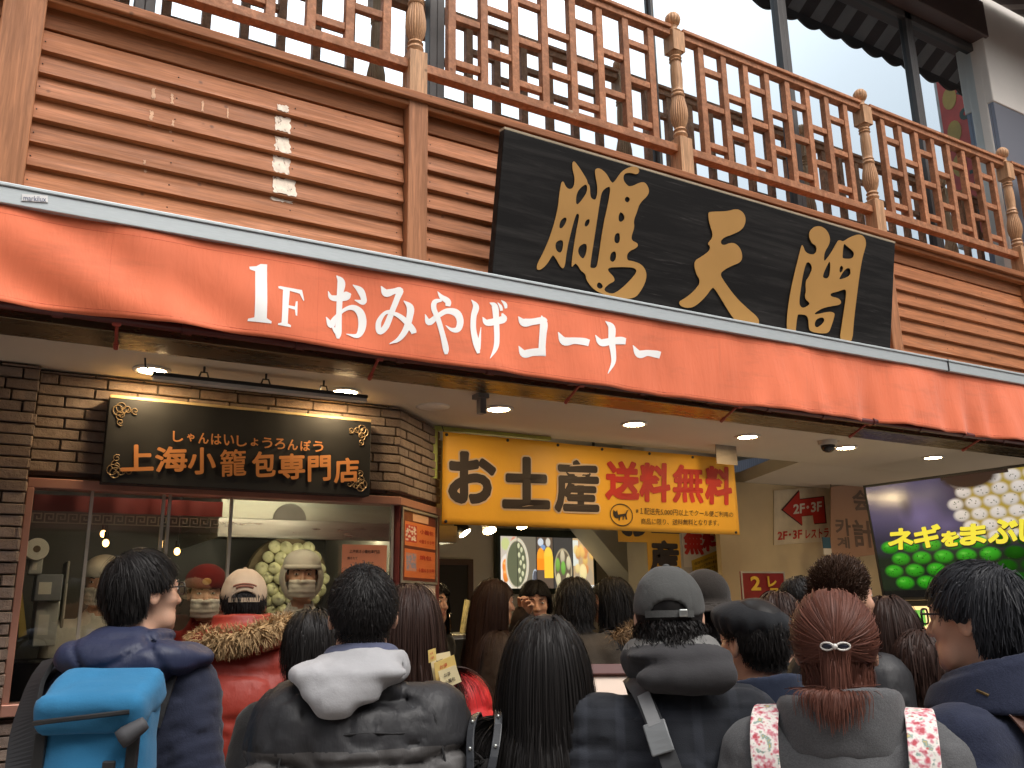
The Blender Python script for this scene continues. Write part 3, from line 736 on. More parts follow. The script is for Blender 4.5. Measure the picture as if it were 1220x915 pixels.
# lettering, traced as brush strokes on the cloth
WHITE = mat("white_print", (.88, .87, .84), .6, var=.03)
def z4(P, ox, oy, k): return [(ox + x / k, oy + y / k) + tuple(w / k for w in r) for (x, y, *r) in P]
A1 = lambda P: z4(P, 280, 300, 6.1)
A2 = lambda P: z4(P, 460, 320, 6.778)
A3 = lambda P: z4(P, 600, 350, 6.1)
outl = [A1([(98, 115), (150, 112), (180, 95), (228, 98), (215, 500), (250, 522), (248, 538), (80, 515), (85, 498), (128, 490), (140, 150), (100, 135)]),
        A1([(305, 262), (320, 258), (480, 285), (495, 362), (488, 366), (462, 312), (390, 292), (378, 400), (425, 408), (433, 370), (446, 368), (440, 478), (428, 474), (424, 432), (376, 420), (368, 535), (392, 548), (390, 562), (295, 548), (297, 536), (322, 530), (340, 285), (308, 276)])]
strokes = [
    A1([(672, 290, 4), (695, 335, 36), (760, 338, 48), (815, 318, 62), (843, 305, 8)]),
    A1([(735, 175, 6), (770, 225, 58), (760, 320, 46), (752, 480, 44), (745, 590, 50), (742, 636, 20)]),
    A1([(655, 480, 6), (690, 535, 52), (720, 490, 34), (790, 425, 26), (860, 405, 40), (915, 450, 58), (925, 540, 58), (890, 610, 36), (805, 600, 5)]),
    A1([(700, 545, 10), (720, 575, 30), (745, 610, 30)]),
    A1([(856, 240, 5), (910, 280, 48), (935, 335, 42), (930, 365, 40), (870, 350, 6)]),
    A1([(1060, 250, 5), (1095, 300, 56), (1150, 290, 42), (1195, 285, 46), (1175, 340, 42), (1140, 430, 40), (1095, 545, 44), (1050, 580, 40), (1045, 510, 38), (1090, 445, 26), (1150, 440, 36)]),
    A2([(20, 360, 24), (80, 375, 34), (150, 430, 44), (205, 500, 50), (215, 530, 40)]),
    A2([(135, 265, 5), (185, 320, 56), (180, 400, 52), (150, 500, 50), (95, 575, 36), (22, 610, 4)]),
    A2([(305, 375, 5), (335, 440, 50), (400, 395, 40), (480, 350, 44), (560, 365, 62), (590, 430, 56), (570, 495, 48), (520, 500, 30), (470, 465, 4)]),
    A2([(408, 190, 4), (440, 235, 38), (490, 270, 50), (490, 310, 40)]),
    A2([(440, 262, 20), (385, 275, 40), (375, 330, 44), (410, 420, 42), (445, 540, 42), (470, 650, 48), (474, 698, 24)]),
    A2([(684, 255, 5), (720, 310, 50), (700, 390, 46), (695, 500, 46), (715, 620, 50), (728, 695, 22)]),
    A2([(730, 660, 30), (740, 590, 24), (757, 478, 4)]),
    A2([(772, 395, 5), (805, 440, 52), (880, 430, 56), (940, 410, 58), (930, 365, 12)]),
    A2([(832, 278, 5), (872, 310, 50), (880, 420, 46), (880, 560, 44), (865, 650, 38), (815, 738, 4)]),
    A2([(895, 278, 6), (918, 310, 24), (925, 345, 22)]),
    A2([(925, 258, 6), (955, 290, 28), (962, 325, 20)]),
    A2([(1058, 395, 5), (1100, 440, 62), (1180, 435, 50), (1240, 425, 52)]),
    A3([(97, 170, 5), (135, 215, 56), (200, 210, 48), (270, 200, 50), (285, 215, 50)]),
    A3([(262, 165, 6), (278, 220, 54), (270, 300, 52), (262, 400, 50), (260, 455, 50)]),
    A3([(98, 385, 5), (135, 440, 56), (200, 432, 54), (290, 430, 62)]),
    A3([(383, 285, 5), (425, 350, 60), (500, 348, 48), (570, 355, 54), (606, 365, 50)]),
    A3([(655, 305, 5), (695, 360, 52), (770, 350, 50), (840, 345, 56), (878, 350, 46)]),
    A3([(732, 203, 5), (775, 250, 50), (772, 350, 48), (780, 440, 42), (775, 510, 32), (728, 592, 4)]),
    A3([(932, 378, 5), (975, 440, 56), (1040, 432, 44), (1110, 438, 52), (1142, 445, 50)])]
b = MB(); n_ = 0
def on_cloth(xy, off):
    p = at(xy[0], xy[1], YA); return (p[0], val_y(p[0], p[2]) - .004 - off, p[2])
for P in outl:
    V, F = fill2d([[(x, -y) for x, y in P]], cuts=6); V = [(v[0], -v[1]) for v in V]
    b.add([on_cloth(v, 0) for v in V], F)
for k, S in enumerate(strokes):
    A, B = stroke2d(S)
    m_ = (A + B) / 2; V = []
    for t in range(len(A)):
        V += [on_cloth(A[t], .0004 * (k % 4)), on_cloth(m_[t], .0004 * (k % 4)), on_cloth(B[t], .0004 * (k % 4))]
    F = [f for t in range(len(A) - 1) for f in ((3 * t, 3 * t + 1, 3 * t + 4, 3 * t + 3), (3 * t + 1, 3 * t + 2, 3 * t + 5, 3 * t + 4))]
    b.add(V, F)
b.build("lettering", WHITE, va)

# ------------------------------------------------------------ big hanging signboard with three gold characters
tl, tr, br_, bl_ = [np.array(v) for v in (at(602, 151, 3.24), at(1066, 293, 3.24), at(1048, 428, 3.40), at(577, 345, 3.42))]
bl_ = at(577.5, 322, 3.42); 
# one tilted plane: upper edge leaning out over the street
pl0 = tl; ex = np.array([1, 0, 0.]); zt, zb_ = .5 * (tl[2] + tr[2]), 3.05
up = np.array([0, -.19, .98]); up /= np.linalg.norm(up); nrm = np.cross(ex, up)       # towards the street
pt = np.array([3, 3.22, zt])
P_TL, P_TR = atp(601, 150, pt, nrm), atp(1067, 293, pt, nrm)
Lm, Rm = P_TL[0], P_TR[0]; zt = .5 * (P_TL[2] + P_TR[2]); P_TL[2] = P_TR[2] = zt
H_S = .985
Q = [P_TL - up * H_S, P_TR - up * H_S, P_TR, P_TL]
sb = thing("signboard", "large black timber signboard with three gold brush characters tilted out above the awning", "sign", (.5 * (Lm + Rm), 3.4, 3.1))
def blackboard():
    m, n, l, p = newmat("weathered_black_board"); v = mapping(n, l, (1.2, 20, 16)); a = noise(n, l, v, 1, 6, .7, .5); c2 = noise(n, l, mapping(n, l, (3, 60, 50)), 1, 4, .7)
    c = mix_rgb(n, l, ramp(n, l, a, [(.45, 0), (.75, .7)]), (.010, .009, .0085), (.045, .041, .038)); c = mix_rgb(n, l, ramp(n, l, c2, [(.62, 0), (.78, .6)]), c, (.10, .09, .085))
    l.new(c, p.inputs["Base Color"]); p.inputs["Roughness"].default_value = .55; p.inputs["Specular IOR Level"].default_value = .15; l.new(bump(n, l, a, .3, .004), p.inputs["Normal"]); return m
b = MB(); b.prism(Q, -nrm * .05); b.build("board", blackboard(), sb, bevel=.004)
b = MB(); b.prism([P_TL + up * .001, P_TR + up * .001, P_TR + up * .012 , P_TL + up * .012], -nrm * .055); b.build("edge_strip", mat("pale_edge_wood", (.45, .36, .24), .6), sb)
for fx in (.12, .5, .88):
    p = P_TL + (P_TR - P_TL) * fx - up * .1 - nrm * .051; b = MB(); b.tube([p, (p[0], 3.59, p[2] - .02)], .012, 8); b.build("bracket", BLACKM, sb)
GOLD = mat("gold_lettering", (.47, .245, .062), .6, var=.06, scale=4)
B1 = lambda P: [(620 + x / 4.817, 180 + y / 4.817) for x, y in P]
B2 = lambda P: [(790 + x / 5.386, 230 + y / 5.386) for x, y in P]
B3 = lambda P: [(920 + x / 5.715, 255 + y / 5.715) for x, y in P]
ch = [
 [B1(p) for p in (
  [(236, 160), (262, 220), (300, 218), (310, 160), (292, 95), (298, 55), (320, 75), (378, 165), (380, 185), (395, 200), (396, 262), (412, 280), (432, 280), (440, 215), (425, 140), (424, 105), (450, 98), (490, 130), (518, 185), (535, 180), (575, 120), (620, 92), (665, 90), (680, 115), (665, 138), (630, 125), (590, 130), (585, 165), (600, 190), (625, 210), (700, 172), (730, 205), (735, 250), (680, 300), (665, 350), (645, 400), (650, 440), (632, 490), (635, 515), (670, 530), (668, 555), (610, 580), (605, 628), (640, 632), (690, 650), (718, 690), (718, 740), (690, 800), (650, 848), (560, 850), (430, 810), (375, 745), (370, 705), (345, 690), (318, 645), (305, 650), (290, 670), (290, 640), (300, 560), (320, 440), (335, 370), (325, 358), (312, 370), (285, 470), (262, 570), (250, 670), (232, 676), (190, 600), (178, 600), (150, 650), (110, 685), (90, 680), (92, 650), (130, 580), (175, 470), (210, 340), (220, 240)],
  [(378, 185), (330, 220), (315, 262), (314, 305), (328, 308), (355, 275), (380, 235)],
  [(515, 205), (490, 210), (462, 235), (450, 300), (420, 500), (395, 660), (400, 673), (432, 672), (440, 640), (470, 430), (500, 300)],
  [(258, 378), (228, 395), (218, 430), (222, 446), (240, 442), (262, 402)], [(240, 508), (200, 520), (195, 555), (210, 582), (232, 585), (242, 545)],
  [(392, 388), (368, 402), (362, 432), (378, 436), (395, 412)], [(375, 527), (332, 545), (325, 585), (345, 615), (362, 618), (378, 570)],
  [(610, 260), (592, 275), (600, 295), (618, 295), (626, 277)], [(572, 346), (558, 372), (560, 408), (585, 405), (597, 378)],
  [(568, 470), (540, 474), (532, 515), (545, 532), (566, 528)], [(545, 573), (514, 584), (507, 628), (528, 640), (545, 620)],
  [(500, 670), (498, 690), (530, 720), (538, 748), (505, 762), (470, 795), (500, 818), (540, 818), (600, 770), (660, 705), (662, 680), (640, 668), (560, 666)],
  [(450, 750), (433, 765), (438, 788), (462, 792), (472, 775)])],
 [B2(p) for p in (
  [(290, 120), (400, 120), (470, 100), (515, 130), (527, 180), (505, 235), (440, 268), (385, 285), (360, 315), (378, 340), (440, 315), (485, 345), (505, 400), (495, 445), (430, 470), (385, 495), (360, 520), (380, 560), (460, 670), (540, 745), (600, 795), (614, 832), (590, 900), (530, 900), (440, 800), (380, 700), (325, 610), (308, 608), (270, 665), (200, 730), (150, 740), (110, 728), (93, 700), (140, 675), (200, 625), (238, 570), (205, 515), (190, 440), (250, 405), (295, 370), (296, 340), (278, 328), (320, 280), (290, 190), (284, 140)],)],
 [B3(p) for p in (
  [(202, 210), (222, 270), (292, 280), (298, 218), (262, 200), (244, 155), (248, 120), (280, 88), (320, 82), (362, 105), (388, 155), (385, 205), (350, 260), (345, 310), (352, 325), (400, 260), (440, 185), (452, 178), (478, 190), (520, 160), (590, 135), (625, 160), (634, 205), (625, 240), (610, 290), (590, 400), (570, 560), (550, 720), (538, 890), (450, 880), (470, 740), (495, 580), (500, 512), (470, 518), (430, 532), (392, 540), (390, 562), (440, 572), (463, 592), (460, 618), (400, 628), (340, 640), (285, 672), (283, 688), (380, 664), (415, 672), (420, 690), (395, 770), (378, 810), (330, 815), (258, 802), (243, 780), (240, 690), (178, 682), (165, 690), (155, 780), (150, 860), (100, 850), (92, 760), (100, 640), (130, 470), (170, 310), (192, 220)],
  [(232, 315), (205, 400), (190, 500), (176, 600), (185, 630), (208, 642), (245, 622), (250, 606), (220, 580), (217, 548), (225, 535), (220, 460), (245, 430), (272, 360)],
  [(388, 318), (370, 345), (345, 400), (336, 436), (380, 442), (390, 380)],
  [(480, 195), (472, 290), (475, 305), (540, 306), (552, 280), (548, 255), (505, 222)],
  [(470, 350), (455, 360), (450, 390), (462, 405), (480, 375)], [(520, 366), (490, 375), (455, 430), (448, 450), (525, 425), (528, 385)],
  [(345, 702), (300, 712), (282, 740), (286, 770), (310, 772), (352, 735)])]]
b = MB()
for loops in ch:
    pts = [[atp(x, y, pt, nrm) for x, y in smooth_loop(L, 2)] for L in loops]
    uv = [[((p - P_TL) @ ex, (p - P_TL) @ up) for p in L] for L in pts]
    V, F = fill2d(uv, .0015)
    b.add([P_TL + ex * v[0] + up * v[1] + nrm * (.0025 + v[2]) for v in V], F)
b.build("lettering", GOLD, sb)

# ------------------------------------------------------------ black shop sign over the window
Ysg = 3.965
sx0, sx1, sz0, sz1 = at(124, 540, Ysg)[0], at(441, 560, Ysg)[0], 2.125, 2.485
ss = thing("shop_sign", "black rectangular sign with copper characters and corner scrolls over the brick shop window", "sign", (1, Ysg, sz0))
b = MB(); b.box((sx0, Ysg, sz0), (sx1, Ysg + .075, sz1)); b.build("panel", mat("black_sign_panel", (.011, .011, .011), .45, var=.1), ss, bevel=.003)
b = MB(); b.box((sx0 + .002, Ysg - .002, sz1 + .0005), (sx1 - .002, Ysg + .079, sz1 + .012)); b.build("lit_top_strip", mat("lit_top_strip", (.75, .56, .28), .35, metal=.6), ss)  # bright warm colour stands in for downlight glow on the sign's top edge
COPPER = mat("copper_lettering", (.58, .245, .085), .4, metal=.25, var=.05)
def box_on(pxs, Y): return [at(x, y, Y) for x, y in pxs]     # bl br tr tl
b = MB()
S7 = lambda x, y: (110 + x / 3.588, 480 + y / 3.588)
for chx, (x0, y0, x1, y1, sl) in zip("上海小籠包専門店", ((125, 180, 258, 286, .06), (272, 188, 402, 290, .06), (412, 192, 524, 300, .06), (548, 198, 656, 310, .06), (686, 208, 780, 312, .06), (798, 218, 906, 322, .06), (924, 226, 1016, 330, .06), (1036, 236, 1136, 336, .06))):
    q = [at(*S7(x0, y1), Ysg - .006), at(*S7(x1, y1 + 4), Ysg - .006), at(*S7(x1, y0 + 4), Ysg - .006), at(*S7(x0, y0), Ysg - .006)]
    c0_ = .5 * (q[0][2] + q[1][2]); c1_ = .5 * (q[2][2] + q[3][2]); q[0][2] = q[1][2] = c0_ + (-.006); q[1][2] = c0_ + .006; q[2][2] = c1_ + .006; q[3][2] = c1_ - .006
    bold_on(b, chx, q, .0036 if chx != "籠" else .0018, (0, -.001, 0))
for i, chx in enumerate("しゃんはいしょうろんぽう"):
    x = 366 + i * 54.5; y = 142 + i * 3.9; r = 15 if chx in "ゃょ" else 21
    q = box_on([S7(x - r, y + r + 2), S7(x + r, y + r + 4), S7(x + r, y - r + 2), S7(x - r, y - r)], Ysg - .006); bold_on(b, chx, q, .0011, (0, -.001, 0), 5)
lt = b.build("lettering", COPPER, ss)
DGS = mat("dull_gold_scroll", (.20, .14, .075), .4, metal=.4)
def scroll(cx, cz, sx, sz, k=1.0):
    b = MB()
    for (a, r, tn, ph) in ((.0, .030, 1.5, 0), (.035, .022, 1.3, 2), (.065, .016, 1.3, 1)):
        for sw in (0, 1):
            ox, oz = (a, .012) if sw == 0 else (.012, a)
            pts = []
            for t in np.linspace(0, 1, 22):
                an = ph + t * tn * 2 * pi; rr = r * k * (1 - .8 * t)
                pts.append((cx + sx * (ox + .012 + rr * cos(an)), Ysg - .003, cz + sz * (oz + .012 + rr * sin(an))))
            b.tube(pts, .0022, 4)
    b.build("corner_scroll", DGS, ss)
m_ = .026
scroll(sx0 + m_, sz1 - m_, 1, -1); scroll(sx0 + m_, sz0 + m_, 1, 1); scroll(sx1 - m_, sz1 - m_, -1, -1); scroll(sx1 - m_, sz0 + m_, -1, 1)

# ------------------------------------------------------------ yellow banner under the ceiling
Yb2 = 4.35
bx0, bx1 = at(527, 570, Yb2)[0], at(877, 590, Yb2)[0]; bz1, bz0 = 2.555, 2.045
bn = thing("banner", "wide yellow cloth banner with black and red characters hung below the shop ceiling", "banner", (3, Yb2, 2.3))
yw = lambda x, z: Yb2 + .006 * np.sin(x * 4 + z * 3) + .003 * np.sin(x * 11)
nx, nz = 60, 14; V = []
for j in range(nz + 1):
    for i in range(nx + 1):
        x = bx0 + (bx1 - bx0) * i / nx; z = bz1 + (bz0 - bz1) * j / nz - .012 * sin(pi * i / nx) * 0; V.append((x, yw(x, z), z))
F = [(j * (nx + 1) + i, (j + 1) * (nx + 1) + i, (j + 1) * (nx + 1) + i + 1, j * (nx + 1) + i + 1) for j in range(nz) for i in range(nx)]
YEL = mat("yellow_banner_cloth", (.83, .44, .035), .55, var=.06, scale=2, bmp=.1, bscale=14, bdist=.02)
o_ = mesh_obj("cloth", V, F, YEL, bn, smooth=True); o_.modifiers.new("thickness", 'SOLIDIFY').thickness = .002
INK = mat("dark_brown_ink", (.028, .018, .014), .6); HALO = mat("pale_halo_print", (.62, .47, .33), .6); REDI = mat("red_ink", (.50, .028, .018), .6)
Bn = lambda x, y: at(500 + x / 3.05, 500 + y / 3.05, Yb2)
def banner_text(mb, s, px, bold, off, grow=0):
    q = [Bn(px[0] - grow, px[3] + grow), Bn(px[2] + grow, px[5] + grow), Bn(px[2] + grow, px[4] - grow), Bn(px[0] - grow, px[1] - grow)]
    V, F, _ = text2d(s, .012 if len(s) == 1 and s not in '産無' else 0, 3)
    P0 = lerp_quad(q, V)
    r = max(0, bold - .012) * (q[2][2] - q[0][2])
    for k in range(12 if r > .0005 else 1):
        P = P0 + (np.array([cos(k * pi / 6), 0, sin(k * pi / 6)]) * r if r > .0005 else 0)
        P[:, 1] = yw(P[:, 0], P[:, 2]) - off - k * .00006; mb.add(P, F)
h_, k_, r_ = MB(), MB(), MB()
# px: x0, ytop at x0, x1, ybottom at x0, ytop at x1, ybottom at x1
for s, px in (("お", (104, 116, 274, 302, 124, 306)), ("土", (300, 136, 468, 320, 142, 324)), ("産", (488, 146, 650, 334, 152, 338))):
    banner_text(h_, s, px, .085, .003, -4); banner_text(k_, s, px, .052, .0050, -4)
for s, px in (("送", (674, 150, 800, 290, 154, 294)), ("料", (800, 156, 910, 296, 160, 300)), ("無", (918, 164, 1028, 300, 168, 304)), ("料", (1034, 168, 1132, 306, 174, 310))):
    banner_text(r_, s, px, .046, .004, -3)
banner_text(k_, "※１配送先5,000円以上でクール便ご利用の", (786, 318, 1136, 344, 336, 356), .014, .004)
banner_text(k_, "商品に限り、送料無料となります。", (806, 358, 1086, 380, 364, 386), .014, .004)
h_.build("lettering_halo", HALO, bn); k_.build("lettering", INK, bn); r_.build("red_lettering", REDI, bn)
# oval badge with a black cat
b = MB(); cc = np.array(Bn(733, 346)); 
ring = [(cc[0] + .089 * cos(t), cc[2] + .069 * sin(t)) for t in np.linspace(0, 2 * pi, 40, endpoint=False)]; ring2 = [(cc[0] + .083 * cos(t), cc[2] + .063 * sin(t)) for t in np.linspace(0, 2 * pi, 40, endpoint=False)]
cat = [(-62, -18), (-58, -2), (-50, -10), (-40, -12), (-32, -2), (-28, -16), (-26, -28), (-5, -24), (15, -22), (30, -18), (42, -2), (54, 2), (44, -12), (36, -26), (40, -50), (30, -52), (26, -36), (18, -34), (14, -52), (4, -54), (8, -36), (-10, -38), (-16, -58), (-26, -58), (-22, -44), (-34, -46), (-50, -44), (-60, -32)]
cat2 = [(cc[0] + x * .00105, cc[2] + (y + 28) * .00115) for x, y in cat]
for loops in ([ring, ring2], [cat2]):
    V, F = fill2d(loops); b.add([(v[0], float(yw(v[0], v[1])) - .004, v[1]) for v in V], F)
b.build("cat_badge", INK, bn)
b = MB()
for fx in (.01, .19, .35, .5, .67, .83, .985):
    for zz in (bz1 - .015, bz0 + .015) if fx in (.01, .985) else (bz1 - .015,):
        x = bx0 + (bx1 - bx0) * fx; b.lathe([(.009, -.002), (.009, .004), (.004, .006)], (x, float(yw(x, zz)) - .001, zz), 10, axis=(0, -1, 0))
b.build("eyelet", BLACKM, bn)
b = MB(); b.tube([(bx0 + .02, Yb2 + .01, bz1 - .015), (bx0 + .02, Yb2 + .05, ZC)], .003, 5); b.tube([(bx1 - .02, Yb2 + .01, bz1 - .015), (bx1 - .02, Yb2 + .05, ZC)], .003, 5); b.build("cord", BLACKM, bn)
nst = thing("green_trim", "pale green tape strip along the ceiling edge behind the banner", "tape", (2.3, 4.44, 2.58))
b = MB(); b.box((bx0 - .04, 4.40, 2.578), (bx0 + .75, 4.44, 2.597)); b.box((bx0 - .035, 4.40, 2.30), (bx0 - .005, 4.44, 2.577)); b.build("strip", mat("lime_strip", (.42, .50, .12), .5), nst)

# ------------------------------------------------------------ ceiling lamps
LAMP = emis("warm_downlight", (1.0, .72, .40), 130.0)
RING = mat("white_lamp_ring", (.75, .72, .66), .35)
names = ["far left of the row above the brick wall", "second from the left over the black shop sign", "third from the left over the yellow banner", "fourth from the left beside the banner's red characters", "fifth from the left beside the white hanging panel", "sixth from the left just behind the dome camera", "seventh from the left in front of the big screen", "rightmost of the row near the awning's end"]
for i, (x, y) in enumerate(((183, 437), (412, 465), (597, 485), (753, 505), (888, 520), (1000, 534), (1107, 545), (1197, 557))):
    p = atz(x, y, ZC)
    t = thing("downlight", "round warm recessed ceiling lamp, " + names[i], "ceiling lamp", (p[0], 3.86, ZC), group="ceiling lamps under the shop soffit")
    c = (p[0], 3.86, ZC)
    b = MB(); b.lathe([(.058, .0), (.075, -.001), (.078, -.005), (.074, -.010), (.060, -.011), (.056, -.006)], c, 32); b.build("lamp_ring", RING, t, smooth=True)
    b = MB(); b.lathe([(.056, -.003), (.055, -.0075), (.001, -.009)], c, 28); b.build("lamp_lens", LAMP, t, smooth=True)
for (x, y, nm) in ((516, 484, "left"), (1180, 500, "right")):
    p = atz(x, y, ZC); t = thing("ceiling_plate", "blank round white plate flush in the ceiling beside the third lamp" if nm == "left" else "blank round plate", "ceiling plate", (p[0], p[1], ZC))
    if nm == "right": bpy.data.objects.remove(t); continue
    b = MB(); b.lathe([(.085, .0), (.085, -.004), (.07, -.007), (.001, -.007)], (p[0], p[1], ZC), 32); b.build("plate", RING, t, smooth=True)
# long linear sign light above the shop sign
p, q_ = atz(192, 428, 2.55), atz(459, 459, 2.55); yl = 3.72
x0, x1 = p[0], q_[0]
t = thing("linear_lamp", "long slim black sign light hung from the ceiling over the black shop sign", "sign light", (x0, yl, 2.53))
b = MB(); b.box((x0, yl - .025, 2.535), (x1, yl + .025, 2.55)); b.build("housing", BLACKM, t, bevel=.003)
b = MB(); b.box((x0 + .005, yl - .020, 2.520), (x1 - .005, yl + .020, 2.534)); b.build("diffuser", mat("unlit_diffuser", (.55, .55, .52), .4), t)
for fx in (.22, .78, .5):
    b = MB(); x = x0 + (x1 - x0) * fx; b.tube([(x - .02, yl, 2.551), (x - .012, yl, 2.575), (x + .012, yl, 2.575), (x + .02, yl, 2.551)], .004, 6); b.tube([(x, yl, 2.575), (x, yl, 2.60)], .005, 6); b.build("hanger", BLACKM, t)
b = MB(); b.tube([(x0 + .01, yl, 2.552), (x0 - .03, yl - .02, 2.565), (x0 - .035, yl - .03, 2.60)], .004, 6); b.build("cable", BLACKM, t)
# square bracket and dome camera
p = atz(571, 470, ZC)
t = thing("ceiling_bracket", "small grey square metal bracket hanging from the ceiling near the third lamp", "bracket", (p[0], 3.58, ZC))
b = MB(); b.box((p[0] - .016, 3.60, 2.50), (p[0] + .016, 3.64, 2.598)); b.box((p[0] - .03, 3.595, 2.575), (p[0] + .03, 3.66, 2.5975)); b.box((p[0] - .003, 3.598, 2.51), (p[0] + .003, 3.5995, 2.57)); b.build("bracket_body", mat("grey_bracket", (.16, .15, .15), .5), t, bevel=.002)
p = at(986, 528, 3.75); 
t = thing("dome_camera", "grey dome security camera on a bracket under the ceiling", "security camera", (p[0], 3.75, p[2]))
b = MB(); b.lathe([(.012, .062), (.05, .06), (.058, .05), (.06, .0), (.055, -.012), (.046, -.014)], p, 28); b.build("housing", mat("pale_grey_plastic", (.50, .47, .42), .4), t, smooth=True, sharp=45)
b = MB(); b.lathe([(.045, -.0145), (.043, -.03), (.034, -.048), (.018, -.058), (.002, -.061)], p, 28); b.build("dome", mat("smoked_dome", (.015, .015, .016), .08), t, smooth=True)
b = MB(); b.box((p[0] + .05, 3.72, p[2] + .02), (p[0] + .085, 3.78, 2.599)); b.build("bracket", mat("dark_grey_bracket", (.10, .095, .09), .5), t, bevel=.003)
p = atz(862, 503, ZC); q_ = at(862, 530, 4.02)
t = thing("hanging_panel", "small frosted panel hung from the ceiling between two lamps", "panel", (p[0], 4.0, 2.5))
q_ = at(864, 518, 4.16); b = MB(); b.box((q_[0] - .09, 4.16, 2.475), (q_[0] + .09, 4.165, 2.599)); b.build("panel", mat("frosted_panel", (.30, .26, .21), .3), t)
# ================================================================== KITCHEN AND SHOP INTERIOR
def poster_frame(mb, q, t, d):
    """flat strip frame round quad q (bl br tr tl), thickness t, pushed d along its outward normal"""
    q = [np.asarray(p, float) for p in q]; ex = (q[1] - q[0]) / np.linalg.norm(q[1] - q[0]); ez = (q[3] - q[0]) / np.linalg.norm(q[3] - q[0]); n = np.cross(ex, ez)
    w, h = np.linalg.norm(q[1] - q[0]), np.linalg.norm(q[3] - q[0]); c = (q[0] + q[2]) / 2
    for sx, sz, a, b_ in ((0, 1, w / 2, t / 2), (0, -1, w / 2, t / 2), (1, 0, t / 2, h / 2 - t), (-1, 0, t / 2, h / 2 - t)):
        mb.obox(c + ex * sx * (w - t) / 2 + ez * sz * (h - t) / 2 + n * d / 2, ex * a, ez * b_, n * d / 2)
    return mb
def quad_xz(px, Y):   # (x0,y0,x1,y1) pixel box -> upright rectangle on plane Y
    a, c = at(px[0], px[3], Y), at(px[2], px[1], Y)
    m0, m1 = at((px[0] + px[2]) / 2, px[3], Y)[2], at((px[0] + px[2]) / 2, px[1], Y)[2]
    return [(a[0], Y, m0), (c[0], Y, m0), (c[0], Y, m1), (a[0], Y, m1)]
PAPER = mat("white_paper", (.72, .68, .60), .6, var=.04)
PRINT = attr_mat("printed_picture", 0, .35)
BACKLIT = attr_mat("backlit_picture", .85, .25)
SCREEN = attr_mat("lit_screen", .55, .12)
FOODLIT = attr_mat("backlit_food_poster", 1.1, .3)

# --- stainless hood, red valance with key pattern, dumpling display
hx0, hx1 = at(262, 620, 4.7)[0], at(412, 620, 4.7)[0]
hd = thing("exhaust_hood", "stainless steel kitchen exhaust hood behind the shop window", "exhaust hood", (hx0, 5, 2.1))
zb0 = at(320, 637, 4.7)[2]
b = MB(); b.box((hx0, 4.7, zb0 + .07), (hx0 + 1.35, 5.8, 2.58)); b.build("hood_body", mat("brushed_steel", (.42, .44, .38), .42, metal=.6, var=.12, scale=3, stretch=(1, 1, 6)), hd, bevel=.01)
b = MB(); b.box((hx0 - .01, 4.685, zb0 - .02), (hx0 + 1.36, 4.698, zb0 + .08)); b.box((hx0 - .01, 4.7, zb0 - .02), (hx0 - .001, 5.8, zb0 + .08)); b.box((hx0 + 1.351, 4.7, zb0 - .02), (hx0 + 1.36, 5.8, zb0 + .08)); b.build("hood_rim", STEEL, hd, bevel=.004)
b = MB(); b.lathe([(.09, 0), (.09, .01), (.07, .012)], (at(345, 620, 4.695)[0], 4.6985, at(345, 620, 4.695)[2]), 24, axis=(0, -1, 0)); b.build("vent_plate", mat("dull_vent_steel", (.20, .20, .18), .6), hd, smooth=True, sharp=40)
b = MB(); b.tube([(hx0 + .15, 5.2, zb0 + .045), (hx0 + 1.2, 5.2, zb0 + .045)], .014, 10); b.build("hood_fill_lamp", emis("hood_fill_tube", (1, .88, .62), 15), hd, smooth=True)  # added fill tube hidden behind the rim, brightens the dumplings and cook
kv = thing("red_valance", "dark red cloth valance with a pale key pattern border inside the shop window", "valance", (.5, 4.3, 1.95))
z1, z0 = 2.098, at(150, 612, 4.24)[2]
b = MB(); X = np.linspace(.12, .90, 60)
V = [(x, 4.24 + .008 * sin(x * 40), z) for z in (z0, z1) for x in X]; b.add(V, [(i, i + 1, i + 61, i + 60) for i in range(59)]); b.build("cloth", mat("dark_red_cloth", (.17, .018, .014), .8, var=.25), kv, smooth=True)
b = MB(); u = .045
zk = z0 - .055
for i in range(17):
    x = .12 + i * u
    for (x0, x1, za, zb) in ((0, 1, 0, .12), (0, .12, .12, 1), (.12, .82, .88, 1), (.70, .82, .35, .88), (.34, .70, .35, .47), (.34, .46, .47, .68)):
        b.box((x + x0 * u, 4.198, zk + za * .042), (x + x1 * u, 4.2, zk + zb * .042))
b.build("key_pattern", mat("etched_key_pattern", (.42, .38, .28), .5), kv)
